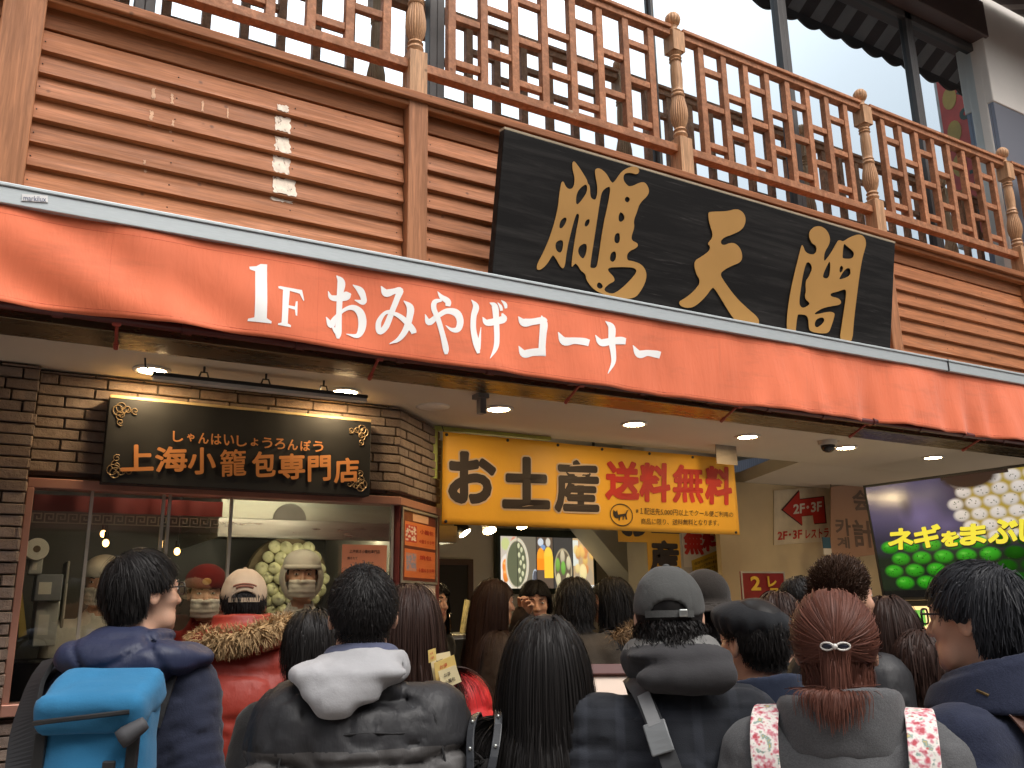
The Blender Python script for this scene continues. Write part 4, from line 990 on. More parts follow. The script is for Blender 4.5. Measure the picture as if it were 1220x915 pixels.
# mounded dumplings on a bamboo tray, standing upright as a display
cx, cz, Yd = *at(349, 679, 5.55)[[0, 2]], 5.55
ds = thing("dumpling_display", "heap of pale steamed dumplings displayed behind the white clad cook", "dumplings", (cx, Yd, cz - .3))
R_ = .5 * (at(398, 679, Yd)[0] - at(303, 679, Yd)[0])
b = MB(); b.lathe([(R_ * 1.02, 0), (R_ * 1.05, .03), (R_ * 1.02, .06), (.001, .06)], (cx, Yd + .17, cz - .05), 40, axis=(0, -1, 0)); b.build("tray", mat("bamboo_tray", (.22, .16, .08), .6), ds, smooth=True, sharp=40)
b = MB(); k = 0
rr = .042
for row in range(-7, 8):
    for col in range(-8, 9):
        x = (col + .5 * (row & 1)) * rr * 1.75; z = row * rr * 1.5
        if x * x + z * z > (R_ - .03) ** 2: continue
        yy = Yd + .06 - .05 * (1 - (x * x + z * z) / R_ ** 2) + random.uniform(-.01, .01)
        r = rr * random.uniform(.9, 1.08)
        prof = [(r * .2, -r * .5), (r * .8, -r * .4), (r, 0), (r * .85, r * .35), (r * .45, r * .62), (r * .16, r * .72), (r * .2, r * .9), (.002, r * .92)]
        b.lathe(prof, (cx + x + random.uniform(-.006, .006), yy, cz - .05 + z + random.uniform(-.006, .006)), 12, axis=(random.uniform(-.3, .3), -1, random.uniform(.1, .6)), flute=lambda h: .10)
o_ = b.build("dumpling_pile", mat("steamed_dough", (.74, .72, .46), .45, var=.1, scale=20), ds, smooth=True); o_["kind"] = "stuff"
# unseen fill tube added above the window to brighten the cook and dumplings
kl = thing("kitchen_fill_lamp", "added fill tube, unseen above the kitchen window, lighting the cook", "lamp", (1.0, 4.23, 2.2))
b = MB(); b.box((.35, 4.20, 2.225), (1.6, 4.26, 2.26)); b.build("housing", RING, kl)
b = MB(); b.tube([(.38, 4.23, 2.208), (1.57, 4.23, 2.208)], .014, 10); b.build("tube", emis("kitchen_fill_tube", (1, .85, .60), 24), kl, smooth=True)
def pendant(px, py, Y, label):
    p = at(px, py, Y); t = thing("pendant_bulb", label, "lamp", p, group="bare bulbs inside the shop window")
    b = MB(); b.ball(p, (.016, .016, .020), 14, 10); b.build("bulb", emis("amber_bulb", (1, .55, .18), 7), t, smooth=True)
    b = MB(); b.lathe([(.010, .02), (.012, .03), (.012, .055), (.006, .06)], p, 12); b.tube([p + (0, 0, .06), (p[0], p[1], 2.62)], .003, 5); b.build("cord", BLACKM, t, smooth=True, sharp=40)
pendant(126, 647, 5.0, "bare amber bulb hanging just left of the boy with glasses, lower of two")
pendant(123, 636, 5.4, "smaller bare amber bulb hanging behind the lower one left of the boy")
pendant(211, 657, 5.0, "bare amber bulb hanging between the boy and the cook in a maroon cap")
# clutter on the left of the window: roll, white boxes, yellow cone, black pots
p = at(44, 654, 4.7); t = thing("paper_roll", "white paper towel roll on the wall at the left end of the window", "paper roll", p)
b = MB(); b.lathe([(.018, 0), (.05, 0), (.052, .02), (.052, .11), (.018, .11)], p, 28, axis=(0, 1, 0)); b.build("roll", PAPER, t, smooth=True, sharp=40)
b = MB(); b.lathe([(.016, -.002), (.017, .1)], p, 16, axis=(0, 1, 0)); b.build("core", mat("cardboard_core", (.18, .12, .07), .8), t, smooth=True, sharp=40)
def clutter(name, label, cat, px, Y, depth, m, lid=None):
    q = quad_xz(px, Y); t = thing(name, label, cat, ((q[0][0] + q[1][0]) / 2, Y, q[0][2]))
    b = MB(); b.box((q[0][0], Y, q[0][2]), (q[2][0], Y + depth, q[2][2])); b.build("body", m, t, bevel=.006)
    b = MB(); b.box((q[0][0] + .015, Y - .002, q[0][2] + (q[2][2] - q[0][2]) * .25), (q[0][0] + (q[2][0] - q[0][0]) * .6, Y - .0005, q[0][2] + (q[2][2] - q[0][2]) * .7)); b.build("front_panel", lid or PAPER, t)
    return t
WBOX = mat("white_enamel", (.50, .50, .47), .45); GBOX = mat("grey_machine", (.22, .23, .25), .4)
clutter("towel_dispenser", "white paper dispenser under the paper roll in the window", "dispenser", (33, 664, 52, 684), 4.75, .14, WBOX)
clutter("ticket_machine", "grey kitchen machine with a pale panel at the left end of the window", "machine", (40, 684, 76, 716), 4.8, .3, GBOX)
clutter("storage_cabinet", "low white storage cabinet at the left end of the window", "cabinet", (38, 716, 72, 770), 4.85, .4, WBOX)
clutter("steam_cabinet", "pale steel steamer cabinet left of the boy with glasses", "steamer", (70, 668, 84, 760), 5.1, .3, mat("pale_steel", (.32, .31, .28), .4, metal=.4))
p = at(26, 800, 4.5); cn = thing("kitchen_counter", "dark kitchen counter along the shop window", "counter", (.9, 4.7, .1))
b = MB(); b.box((-.9, 4.42, .1), (2.0, 5.0, 1.12)); b.build("body", mat("dark_counter", (.06, .055, .05), .4), cn, bevel=.01)
b = MB(); b.box((-.92, 4.40, 1.122), (2.02, 5.02, 1.15)); b.build("worktop", STEEL, cn, bevel=.004)
for i, (px, rad) in enumerate(((38, .17), (75, .12))):
    p = at(px, 760, 4.62); t = thing("stock_pot", "big black stock pot on the kitchen counter at the window's left end" if i == 0 else "smaller black pot beside the big stock pot", "pot", (p[0], 4.64, 1.152))
    b = MB(); b.lathe([(rad, 0), (rad, .24), (rad + .008, .245), (rad - .01, .25), (rad - .015, .05), (.001, .05)], (p[0], 4.68, 1.152), 32); b.build("pot_body", mat("black_pot", (.02, .02, .021), .35, metal=.4), t, smooth=True, sharp=45)
    for s in (-1, 1):
        b = MB(); b.tube([(p[0] + s * rad, 4.65, 1.34), (p[0] + s * (rad + .04), 4.65, 1.345), (p[0] + s * (rad + .04), 4.71, 1.345), (p[0] + s * rad, 4.71, 1.34)], .007, 6); b.build("handle", STEEL, t)
p = at(24, 716, 4.45); t = thing("paper_cone", "folded yellow paper flag standing at the window's left edge", "paper flag", (p[0], 4.5, 1.2))
b = MB(); a0 = at(24, 680, 4.45); a1 = at(22, 760, 4.45); a2 = at(32, 756, 4.45); b.prism([a0, a1, a2], (0, .01, 0)); b.build("flag", mat("yellow_paper", (.55, .38, .08), .6), t)
# orange leaflet on the glass
q = quad_xz((405, 649, 461, 735), YB + .012)
t = thing("window_leaflet", "orange leaflet with a picture of buns taped inside the corner pane", "leaflet", q[0])
P = Pic(56, 84, (.72, .28, .15)); P.grain(.1)
for (u, v, r) in ((.40, .66, .12), (.60, .68, .12), (.52, .61, .11)): P.ell(u, v, r * 1.3, r * .75, (.42, .22, .09), .3, .5)
P.rect(.12, .30, .88, .42, (.75, .45, .22)); P.rect(.1, .08, .9, .24, (.66, .20, .10))
P.build("sheet", q, PRINT, t)
def lines(parent, q, rows, m, off, bold=.01):
    """rows: (text, u0, v0, u1, v1)"""
    b = MB(); q = [np.asarray(p, float) for p in q]; n = np.cross(q[1] - q[0], q[3] - q[0]); n /= np.linalg.norm(n)
    for s, u0, v0, u1, v1 in rows:
        uv = np.array([(u0, v0), (u1, v0), (u1, v1), (u0, v1)], float); text_on(b, s, lerp_quad(q, uv), bold, n * off, res=2)
    return b.build("lettering", m, parent)
lines(t, q, [("上海焼き小籠包専門店", .16, .88, .84, .93), ("焼きたて", .12, .79, .34, .83), ("おすすめ", .10, .585, .30, .62), ("￥５００", .10, .52, .34, .565)], INK, .0015)

# posters on the chamfered panel
Pa, Pb = np.array([CRN[0], CRN[1]]) + d * .03 + o * .004, np.array(CRN2) - d * .06 + o * .004
def cham(u0, u1, z0, z1, off=0):
    a, c = Pa + (Pb - Pa) * u0 + o * off, Pa + (Pb - Pa) * u1 + o * off
    return [(a[0], a[1], z0), (c[0], c[1], z0), (c[0], c[1], z1), (a[0], a[1], z1)]
q = cham(.02, .98, 1.735, 2.085)
t = thing("price_board", "framed orange price board with two dish panels at the window's chamfered end", "price board", q[0])
P = Pic(60, 90, (.16, .035, .02)); P.rect(.08, .50, .98, .84, (.78, .22, .06)); P.rect(.08, .06, .98, .46, (.76, .20, .06)); P.grain(.12)
P.rect(.10, .56, .42, .80, (.62, .05, .03)); P.rect(.12, .14, .42, .40, (.62, .30, .22)); P.rect(.30, .87, .76, .98, (.75, .45, .28))
for _ in range(40): P.ell(RNG.uniform(.12, .40), RNG.uniform(.58, .78), .03, .018, (.85, .75, .62), .5)
for _ in range(40): P.ell(RNG.uniform(.14, .40), RNG.uniform(.16, .38), .03, .018, (.30, .32, .42), .5)
P.build("sheet", q, PRINT, t); b = MB(); poster_frame(b, cham(.0, 1.0, 1.725, 2.095, .001), .012, .008); b.build("frame", mat("grey_poster_frame", (.36, .34, .28), .4, metal=.4), t)
lines(t, q, [("小籠包", .50, .70, .92, .77), ("４個５００円", .48, .56, .94, .62), ("焼包", .50, .32, .86, .39), ("６個６５０円", .48, .14, .94, .20)], REDI, .002)
specs = [("food_poster", "dark yellow food poster, left of the pair under the orange price board", (.02, .38, 1.50, 1.72), (.30, .20, .08)),
         ("product_poster", "white poster with red and yellow slogan over dark bottles under the price board", (.40, .98, 1.50, 1.72), (.80, .68, .58)),
         ("caption_strip", "amber caption strip below the white product poster", (.05, .98, 1.375, 1.46), (.76, .40, .10)),
         ("dish_poster", "poster of dark round dishes at the bottom of the chamfered panel", (.02, .98, 1.285, 1.372), (.60, .42, .30))]
for nm, lb, (u0, u1, z0, z1), bgc in specs:
    q = cham(u0, u1, z0, z1); t = thing(nm, lb, "poster", q[0]); P = Pic(48, 60, bgc); P.grain(.25)
    if nm == "food_poster":
        for _ in range(26): P.ell(RNG.uniform(.1, .9), RNG.uniform(.05, .95), .16, .10, random.choice([(.55, .33, .07), (.10, .06, .03), (.60, .42, .16)]), .4, .5)
    if nm == "product_poster":
        P.ell(.45, .82, .24, .10, (.70, .06, .05), .2); P.rect(.1, .50, .95, .62, (.68, .50, .05))
        for i in range(3): P.ell(.40 + .2 * i, .22, .085, .17, (.12, .05, .04), .3, .5); P.rect(.36 + .2 * i, .36, .44 + .2 * i, .46, (.5, .08, .05))
    if nm == "dish_poster":
        for i in range(3): P.ell(.2 + .3 * i, .65, .15, .30, (.06, .05, .05), .25); P.ell(.2 + .3 * i, .65, .10, .2, (.65, .5, .35), .3)
        P.rect(0, 0, 1, .28, (.55, .08, .04))
    P.build("sheet", q, PRINT, t)
    if nm == "product_poster": lines(t, q, [("絶品の味", .08, .50, .96, .64)], REDI, .002, .03)
    if nm == "caption_strip": lines(t, q, [("ご自宅で本場の味を", .06, .35, .94, .68)], REDI, .002)

# --- backlit menu on the back wall
Ym = 6.93
q = [at(597, 702, Ym), at(708, 700, Ym), at(708, 634, Ym), at(597, 647, Ym)]
zt_, zb_ = .5 * (q[2][2] + q[3][2]), .5 * (q[0][2] + q[1][2]); q = [(q[0][0], Ym, zb_), (q[1][0], Ym, zb_), (q[1][0], Ym, zt_), (q[0][0], Ym, zt_)]
mb_ = thing("menu_lightbox", "backlit menu board with five colour food pictures on the back wall", "menu board", q[0])
b = MB(); b.box((q[0][0] - .04, Ym + .006, zb_ - .05), (q[1][0] + .04, 6.995, zt_ + .07)); b.build("housing", mat("dark_green_housing", (.018, .03, .02), .4), mb_, bevel=.005)
P = Pic(220, 90, (.05, .045, .035)); P.grain(.3)
P.rect(0, 0, .17, 1, (.55, .50, .42)); P.ell(.085, .33, .10, .36, (.86, .82, .74), .1); P.ell(.05, .85, .05, .14, (.55, .60, .25), .3); P.ell(.14, .85, .04, .16, (.72, .16, .05), .3)
for (u, v) in ((.045, .42), (.10, .60), (.135, .38), (.05, .25), (.13, .22)): P.ell(u, v, .036, .17, (.88, .28, .05), .3, .6, (.95, .55, .2))
P.rect(.172, 0, .372, 1, (.17, .15, .11)); P.ell(.17, .47, .125, .52, (.66, .60, .46), .06); P.ell(.165, .47, .105, .46, (.13, .14, .08), .08)
for (u, v) in ((.185, .82), (.215, .74), (.19, .64), (.23, .58), (.205, .49), (.24, .42), (.19, .34), (.225, .28), (.20, .17)): P.ell(u, v, .015, .062, (.66, .66, .42), .3, .4)
P.ell(.355, .2, .03, .18, (.5, .55, .62), .1); P.ell(.355, .2, .024, .15, (.10, .10, .12), .1)
P.rect(.374, 0, .552, 1, (.12, .085, .06)); P.ell(.42, .90, .035, .09, (.62, .68, .74), .3); P.ell(.50, .90, .03, .10, (.65, .60, .50), .3); P.ell(.445, .8, .03, .06, (.2, .32, .55), .3)
P.ell(.42, .58, .045, .22, (.93, .36, .03), .12, .4); P.rect(.376, .36, .462, .58, (.92, .28, .02)); P.ell(.50, .62, .05, .2, (.93, .62, .07), .12, .3); P.rect(.455, .2, .55, .62, (.90, .58, .05))
P.rect(.56, 0, .766, 1, (.06, .055, .05)); P.ell(.66, .36, .10, .44, (.50, .42, .26), .08); P.ell(.66, .38, .09, .39, (.14, .11, .07), .1)
for (u, v, c) in ((.655, .62, (.60, .52, .36)), (.60, .46, (.22, .42, .08)), (.66, .40, (.20, .45, .08)), (.72, .50, (.66, .58, .38)), (.605, .16, (.72, .64, .38)), (.71, .16, (.72, .64, .38))): P.ell(u, v, .028, .155, c, .25, .5)
P.rect(.77, 0, 1, 1, (.50, .36, .20)); P.rect(.775, .45, .83, .95, (.72, .76, .68)); P.ell(.89, .22, .11, .24, (.42, .33, .22), .1)
for _ in range(14): P.ell(RNG.uniform(.80, .99), RNG.uniform(.35, .8), .035, .12, random.choice([(.80, .50, .15), (.66, .28, .1), (.85, .66, .28)]), .4, .4)
P.ell(.88, .32, .045, .18, (.88, .74, .36), .2, .2); P.rect(.77, 0, 1, .07, (.75, .72, .66))
for u in (.17, .372, .556, .768): P.rect(u - .004, 0, u + .004, 1, (.02, .02, .018))
P.build("picture", q, BACKLIT, mb_)
# wall-washer spotlights on a track
tr = [(517, 642), (530, 637), (553, 634), (583, 631), (623, 625)]
trk = thing("spotlight_track", "black ceiling track carrying the small spotlights", "track", (3, 5.6, 2.6))
b = MB(); zz_ = 2.62; b.box((2.3, 5.58, zz_), (4.4, 5.62, zz_ + .03)); b.box((2.6, 5.595, zz_ + .03), (2.62, 5.605, 3.0)); b.box((4.0, 5.595, zz_ + .03), (4.02, 5.605, 3.0)); b.build("rail", BLACKM, trk)
wd = ("leftmost of the row beside the poster column", "second in the row from the poster column", "third in the row, tilted sideways", "fourth in the row, beside the banner's edge", "half hidden behind the yellow banner's edge")
for i, (x, y) in enumerate(tr):
    p = at(x, y, 5.6); t = thing("track_spotlight", "lit warm spotlight on the shop's ceiling track, " + wd[i], "spotlight", p, group="spotlights on the track inside the shop")
    ax = np.array([(-.3, .3, .5, 0, .1)[i], -.55, -1.0]); ax /= np.linalg.norm(ax)
    b = MB(); b.lathe([(.045, .0), (.05, .01), (.046, -.09), (.03, -.12), (.01, -.125)], p, 20, axis=ax); b.build("lamp_head", RING if i > 2 else BLACKM, t, smooth=True, sharp=50)
    b = MB(); b.lathe([(.044, .011), (.043, .013), (.001, .016)], p, 20, axis=ax); b.build("lamp_lens", emis("spot_lens", (1, .74, .38), 110), t, smooth=True)
    b = MB(); b.tube([p - ax * .1, (p[0] - ax[0] * .1, 5.6, zz_)], .006, 6); b.build("stem", BLACKM, t)
# second yellow banner on the pillar and white poster beside it
q = [at(739, 682, 5.66), at(787, 682, 5.66), at(787, 605, 5.66), at(739, 605, 5.66)]
t = thing("vertical_banner", "tall narrow yellow banner with black characters behind the wide one", "banner", q[0])
z0 = at(760, 720, 5.64)[2]; zt2 = at(760, 629, 5.64)[2] + .4
x0, x1 = at(773, 680, 5.64)[0], at(812, 680, 5.64)[0]
b = MB(); b.box((x0, 5.64, z0), (x1, 5.648, zt2)); xa = at(737, 640, 5.64)[0]; b.box((xa, 5.64, at(760, 646, 5.64)[2]), (x0 - .001, 5.648, zt2)); b.build("cloth", YEL, t)
b = MB(); 
def emb(mb, s, px, Y, r, off=.003):
    q = quad_xz(px, Y); V, F, _ = text2d(s, .012, 3); P0 = lerp_quad(q, V)
    for k in range(8 if r else 1):
        mb.add(P0 + (cos(k * pi / 4) * r, -off - k * .0001, sin(k * pi / 4) * r), F)
emb(b, "産", (776, 645, 807, 681), 5.64, .010); emb(b, "土", (776, 598, 807, 634), 5.64, .010); emb(b, "お", (741, 606, 770, 638), 5.64, .010)
b.build("lettering", INK, t)
q = quad_xz((815, 600, 864, 676), 5.692); t = thing("pillar_poster", "white poster with red characters on the pillar behind the banner", "poster", q[0])
b = MB(); b.box(np.array(q[0]), np.array(q[2]) + (0, .004, 0)); b.build("sheet", PAPER, t)
b = MB(); emb(b, "無", (816, 634, 836, 660), 5.69, .008); emb(b, "料", (838, 630, 858, 656), 5.69, .008); b.build("lettering", REDI, t)
t = thing("slanted_note", "tilted yellow notice with small dark writing and a cat badge on the pillar", "notice", at(840, 690, 5.69))
c4 = [at(828, 702, 5.688), at(854, 695, 5.688), at(857, 655, 5.688), at(824, 668, 5.688)]
b = MB(); b.prism(c4, (0, .003, 0)); b.build("sheet", mat("yellow_notice", (.62, .42, .05), .6), t)
lines(t, c4, [("1配送先5,000円以上で", .08, .80, .92, .90), ("クール便ご利用の商品", .08, .64, .92, .74), ("に限り送料無料です。", .08, .48, .92, .58)], INK, .002)
b = MB(); cc = at(845, 690, 5.685); V, F = fill2d([[(cc[0] + x * .0010, cc[2] + (y + 28) * .0011) for x, y in cat]]); b.add([(v[0], 5.685, v[1]) for v in V], F); b.build("cat_badge", INK, t)
# arrow sign on the cream wall
Yw = 5.41
def w_(x, y): return at(870 + x / 6.1, 560 + y / 6.1, Yw)
q = [w_(318, 545), w_(745, 515), w_(745, 110), w_(318, 150)]
t = thing("arrow_sign", "white board with a red bent arrow pointing left on the cream wall", "sign", q[0])
b = MB(); b.prism(q, (0, .008, 0)); b.build("board", mat("cream_board", (.66, .58, .42), .5), t)
b = MB(); P = [w_(x, y) for x, y in ((368, 290), (497, 142), (500, 210), (682, 188), (700, 388), (610, 395), (600, 330), (515, 338), (520, 408))]
for k, (g, mi) in enumerate(((1.0, 0), (.93, 1))):
    c_ = np.mean(P, 0); V, F = fill2d([[(c_[0] + (p[0] - c_[0]) * g, c_[2] + (p[2] - c_[2]) * g) for p in P]]); b.add([(v[0], Yw - .003 - .001 * k, v[1]) for v in V], F, mi)
b.build("arrow", [mat("dark_outline", (.06, .012, .01), .6), REDI], t)
b = MB(); q2 = [w_(455, 322), w_(662, 300), w_(662, 226), w_(455, 250)]; text_on(b, "2F･3F", q2, .03, (0, -.006, 0)); b.build("arrow_lettering", PAPER, t)
b = MB(); q2 = [w_(342, 510), w_(520, 498), w_(520, 432), w_(342, 450)]; text_on(b, "2F･3F", q2, .025, (0, -.004, 0)); q2 = [w_(545, 500), w_(760, 488), w_(760, 415), w_(545, 435)]; text_on(b, "レストラン", q2, .025, (0, -.004, 0)); b.build("lettering", REDI, t)
# translucent cashier sign
q = [at(990, 668, 5.2), at(1048, 660, 5.2), at(1048, 572, 5.2), at(990, 580, 5.2)]
t = thing("cashier_sign", "pinkish translucent hanging sign with faded grey characters left of the screen", "sign", q[0])
m, n_, l_, p_ = newmat("faded_pink_acrylic"); p_.inputs["Base Color"].default_value = (.50, .30, .20, 1); p_.inputs["Alpha"].default_value = .8; p_.inputs["Roughness"].default_value = .3
b = MB(); b.prism(q, (0, .006, 0)); b.build("panel", m, t)
FADE = mat("faded_ink", (.16, .11, .085), .6)
b = MB()
for s, px in (("会", (1017, 584, 1034, 609)), ("計", (1018, 620, 1040, 652)), ("카", (996, 618, 1012, 638)), ("계", (998, 640, 1011, 653))): emb(b, s, px, 5.2, .003)
b.build("lettering", FADE, t)
b = MB(); b.tube([q[3], (q[3][0], 5.2, ZC)], .003, 5); b.tube([q[2], (q[2][0], 5.2, ZC)], .003, 5); b.build("cord", BLACKM, t)
# small dark red restaurant sign on a stand
q = quad_xz((887, 681, 934, 745), 4.9); t = thing("restaurant_stand_sign", "small dark red sign with yellow characters in a clear frame on a pole", "sign", (q[0][0] + .1, 4.9, .1))
b = MB(); b.box(np.array(q[0]), np.array(q[2]) + (0, .01, 0)); b.build("face", mat("crimson_face", (.24, .012, .02), .4, var=.3), t)
b = MB(); poster_frame(b, [np.array(p) - (0, .001, 0) for p in q], .012, .006); b.build("frame", mat("clear_frame_edge", (.45, .42, .40), .2), t)
b = MB(); emb(b, "2", (895, 687, 905, 703), 4.895, .003); emb(b, "レ", (915, 687, 924, 699), 4.895, .003); emb(b, "ス", (917, 701, 928, 713), 4.895, .003); emb(b, "ト", (920, 714, 928, 726), 4.895, .003); b.build("lettering", mat("yellow_lettering", (.72, .48, .05), .5), t)
b = MB(); xm = (q[0][0] + q[1][0]) / 2; b.tube([(xm, 4.92, .1), (xm, 4.92, q[0][2])], .014, 10); b.lathe([(.14, 0), (.14, .015), (.02, .03)], (xm, 4.92, .1), 24); b.build("pole", BLACKM, t, smooth=True, sharp=40)
# white and teal tag with black knob near the arrow sign
p = at(986, 645, 5.1); t = thing("wall_phone", "teal and white tag hanging by the arrow sign over a black knob", "tag", p)
q = quad_xz((982, 640, 989, 661), 5.1); b = MB(); b.box(np.array(q[0]), ((q[2][0]), 5.106, q[0][2] + (q[2][2] - q[0][2]) * .36)); b.build("lower_tag", PAPER, t)
b = MB(); b.box((q[0][0], 5.1, q[0][2] + (q[2][2] - q[0][2]) * .37), (q[2][0], 5.106, q[2][2])); b.build("upper_tag", mat("teal_tag", (.03, .10, .15), .5), t)
pk = at(986, 667, 5.1); b = MB(); b.ball(pk, .035, 14, 10); b.tube([pk, (pk[0], 5.1, q[0][2])], .006, 6); b.build("knob", BLACKM, t, smooth=True)

# --- big screen: a wide set facing along the front, tilted down
tv0 = np.array([5.56, 4.32]); tv1 = np.array([5.66, 2.93])
ztop = 2.425; Hs = .80
ex = np.array([tv1[0] - tv0[0], tv1[1] - tv0[1], 0]); Wt = np.linalg.norm(ex); ex /= Wt
out_ = np.array([ex[1], -ex[0], 0.]);
if out_[0] > 0: out_ = -out_
th = radians(6); upv = np.array([0, 0, 1.]) * cos(th) + out_ * sin(th); nr = np.cross(ex, upv); nr = nr if nr[0] < 0 else -nr
TL = np.array([tv0[0], tv0[1], ztop]); 
tq = [TL - upv * Hs, TL - upv * Hs + ex * Wt, TL + ex * Wt, TL]
tv = thing("television", "big black flat screen television showing green and white dumplings", "television", (5.6, 3.6, 1.65))
b = MB(); cen = (tq[0] + tq[2]) / 2
b.obox(cen - nr * .03, ex * (Wt / 2 + .018), upv * (Hs / 2 + .018), nr * .028); b.obox(cen - nr * .08, ex * .3, upv * .2, nr * .022); b.build("casing", mat("glossy_black_plastic", (.012, .012, .013), .2), tv, bevel=.006)
b = MB(); poster_frame(b, [tq[0] - ex * .018 - upv * .018, tq[1] + ex * .018 - upv * .018, tq[2] + ex * .018 + upv * .018, tq[3] - ex * .018 + upv * .018], .017, .004)
b.build("bezel", BLACKM, tv)
b = MB(); pc = cen - nr * .13; b.box((pc[0] - .03, pc[1] - .05, .12), (pc[0] + .03, pc[1] + .05, pc[2] + .1)); b.box((pc[0] - .25, pc[1] - .3, .101), (pc[0] + .25, pc[1] + .3, .12)); b.build("floor_stand", BLACKM, tv)
P = Pic(200, 116, (.030, .028, .05)); 
P.put(np.clip((P.v - .50) * 5, 0, 1) * np.clip((.52 - P.u) * 6, 0, 1), (.075, .066, .14)); P.ell(.28, .68, .13, .2, (.13, .11, .25), .9); P.ell(.40, .60, .14, .12, (.10, .085, .19), .9); P.ell(.21, .80, .05, .16, (.035, .03, .07), .9)
P.put(np.clip((P.v - .40 - .14 * (P.u < .5)) * 8, 0, 1) * np.clip((P.u - .47) * 12, 0, 1), (.36, .27, .05))
for r in range(6):
    for c in range(12):
        u = .50 + c * .088 + .035 * (r & 1) - .015 * r; v = .95 - r * .095
        if u < .46 or v < .43: continue
        P.ell(u, v, .046, .058, (.62, .60, .58), .35, .35)
        for _ in range(5): P.ell(u + RNG.uniform(-.025, .025), v + RNG.uniform(-.03, .03), .004, .006, (.05, .07, .03), .6)
P.ell(.56, .98, .15, .11, (.03, .022, .018), .25); P.rect(.42, .975, .75, 1, (.03, .022, .018))
P.put(np.clip((.46 - P.v) * 8, 0, 1), (.012, .02, .012))
for r in range(4):
    for c in range(8):
        u = .08 + c * .115 + .05 * (r & 1); v = .44 - r * .105
        if v < .10: continue
        k = 1 if u < .62 else .22
        P.ell(u, v, .056, .062, (.03 * k, .33 * k, .015 * k), .3, .9)
        if k == 1:
            P.ell(u - .012, v + .018, .022, .016, (.12, .48, .06), .9)
            for _ in range(8): P.ell(u + RNG.uniform(-.035, .035), v + RNG.uniform(-.035, .035), .004, .006, (.01, .07, .005), .6)
P.grain(.12); P.rect(0, 0, 1, .06, (.008, .008, .008))
P.build("screen", [p + nr * .002 for p in tq], SCREEN, tv)
b = MB(); bk = MB(); uv = lambda x, y: atp(1030 + x / 6.42, 550 + y / 6.42, tq[0] + nr * .004, nr)
for s, px in (("ネ", (186, 515, 372, 668)), ("ギ", (384, 488, 578, 655)), ("を", (592, 535, 720, 645)), ("ま", (735, 480, 930, 632)), ("ぶ", (952, 445, 1170, 622)), ("し", (1190, 440, 1330, 605))):
    q = [uv(px[0], px[3] + 6), uv(px[2], px[3] - 8), uv(px[2], px[1] - 8), uv(px[0], px[1] + 6)]
    for mb2, rad, off in ((b, .0055, .003), (bk, .0085, .001)):
        V, F, _ = text2d(s, .012, 3); P0 = lerp_quad(q, V)
        for k in range(8): mb2.add(P0 + ex * cos(k * pi / 4) * rad + upv * sin(k * pi / 4) * rad + nr * (off + k * .0001) - (upv * .006 if off < .002 else 0), F)
bk.build("lettering_shadow", emis("caption_edge", (.02, .022, .02), .2), tv); b.build("lettering", emis("yellow_caption", (.74, .66, .05), .7), tv)
# backlit food poster under the screen
fq = [tq[0] - upv * .62 + nr * .03 + ex * .1, tq[0] - upv * .62 + nr * .03 + ex * .95, tq[0] - upv * .06 + nr * .03 + ex * .95, tq[0] - upv * .06 + nr * .03 + ex * .1]
for p in fq: p[0] = fq[0][0] + (p[1] - fq[0][1]) * (ex[0] / ex[1])
t = thing("backlit_poster", "glowing orange food poster box under the big screen", "light box", (fq[0][0], 3.6, 1.0))
b = MB(); ce = (np.array(fq[0]) + fq[2]) / 2; b.obox(ce - nr * .06, ex * .45, np.array([0, 0, .31]), np.array([nr[0], nr[1], 0]) * .055); b.box((ce[0] - .05, ce[1] - .3, .1), (ce[0] + .12, ce[1] + .3, fq[0][2] - .03)); b.build("housing", BLACKM, t, bevel=.006)
P = Pic(100, 66, (.75, .18, .04)); P.rect(0, .72, 1, 1, (.88, .62, .28)); P.rect(.02, .76, .2, .96, (.12, .35, .06)); P.ell(.3, .86, .05, .12, (.05, .04, .03), .2); P.ell(.33, .86, .045, .11, (.85, .7, .4), .2); P.rect(0, .66, 1, .73, (.62, .06, .03))
for _ in range(16): 
    u, v = RNG.uniform(.05, .95), RNG.uniform(.05, .62); P.ell(u, v, .07, .10, (.16, .05, .02), .15); P.ell(u, v - .01, .055, .085, (.90, .48, .20), .25, .2, (.95, .75, .5))
P.build("picture", [np.array(p) + nr * .001 for p in fq], FOODLIT, t)
# glass display counter with price stand
xa, xb = at(534, 760, 5.3)[0], at(574, 760, 5.3)[0]
zc_ = at(550, 756, 5.3)[2]
t = thing("display_counter", "glass fronted display counter with a steel top inside the shop", "counter", (xa + .4, 5.6, .1))
b = MB(); b.box((xa - .3, 5.3, zc_ - .03), (xa + .9, 5.9, zc_)); b.build("counter_top", STEEL, t, bevel=.005)
b = MB(); b.box((xa - .3, 5.32, .1), (xa + .9, 5.9, zc_ - .62)); b.build("base", STEEL, t, bevel=.006)
b = MB(); b.box((xa - .29, 5.31, zc_ - .6), (xa + .89, 5.318, zc_ - .035)); b.build("pane", GLASS_S, t)
b = MB(); b.box((xa - .28, 5.5, zc_ - .35), (xa + .88, 5.88, zc_ - .34)); b.build("shelf", STEEL, t)
q = [at(549, 756, 5.45), at(556, 756, 5.45), at(561, 716, 5.6), at(555, 714, 5.6)]
t = thing("price_stand", "leaning menu card stand on top of the glass display counter", "menu stand", q[0])
q[0][2] = q[1][2] = zc_ + .003; b = MB(); b.prism(q, (0, .02, 0)); b.build("card", mat("olive_card", (.22, .19, .09), .5, var=.4, scale=30), t)
b = MB(); b.tube([q[3], (q[3][0] + .02, 5.72, zc_ + .003)], .006, 6); b.build("prop", BLACKM, t)
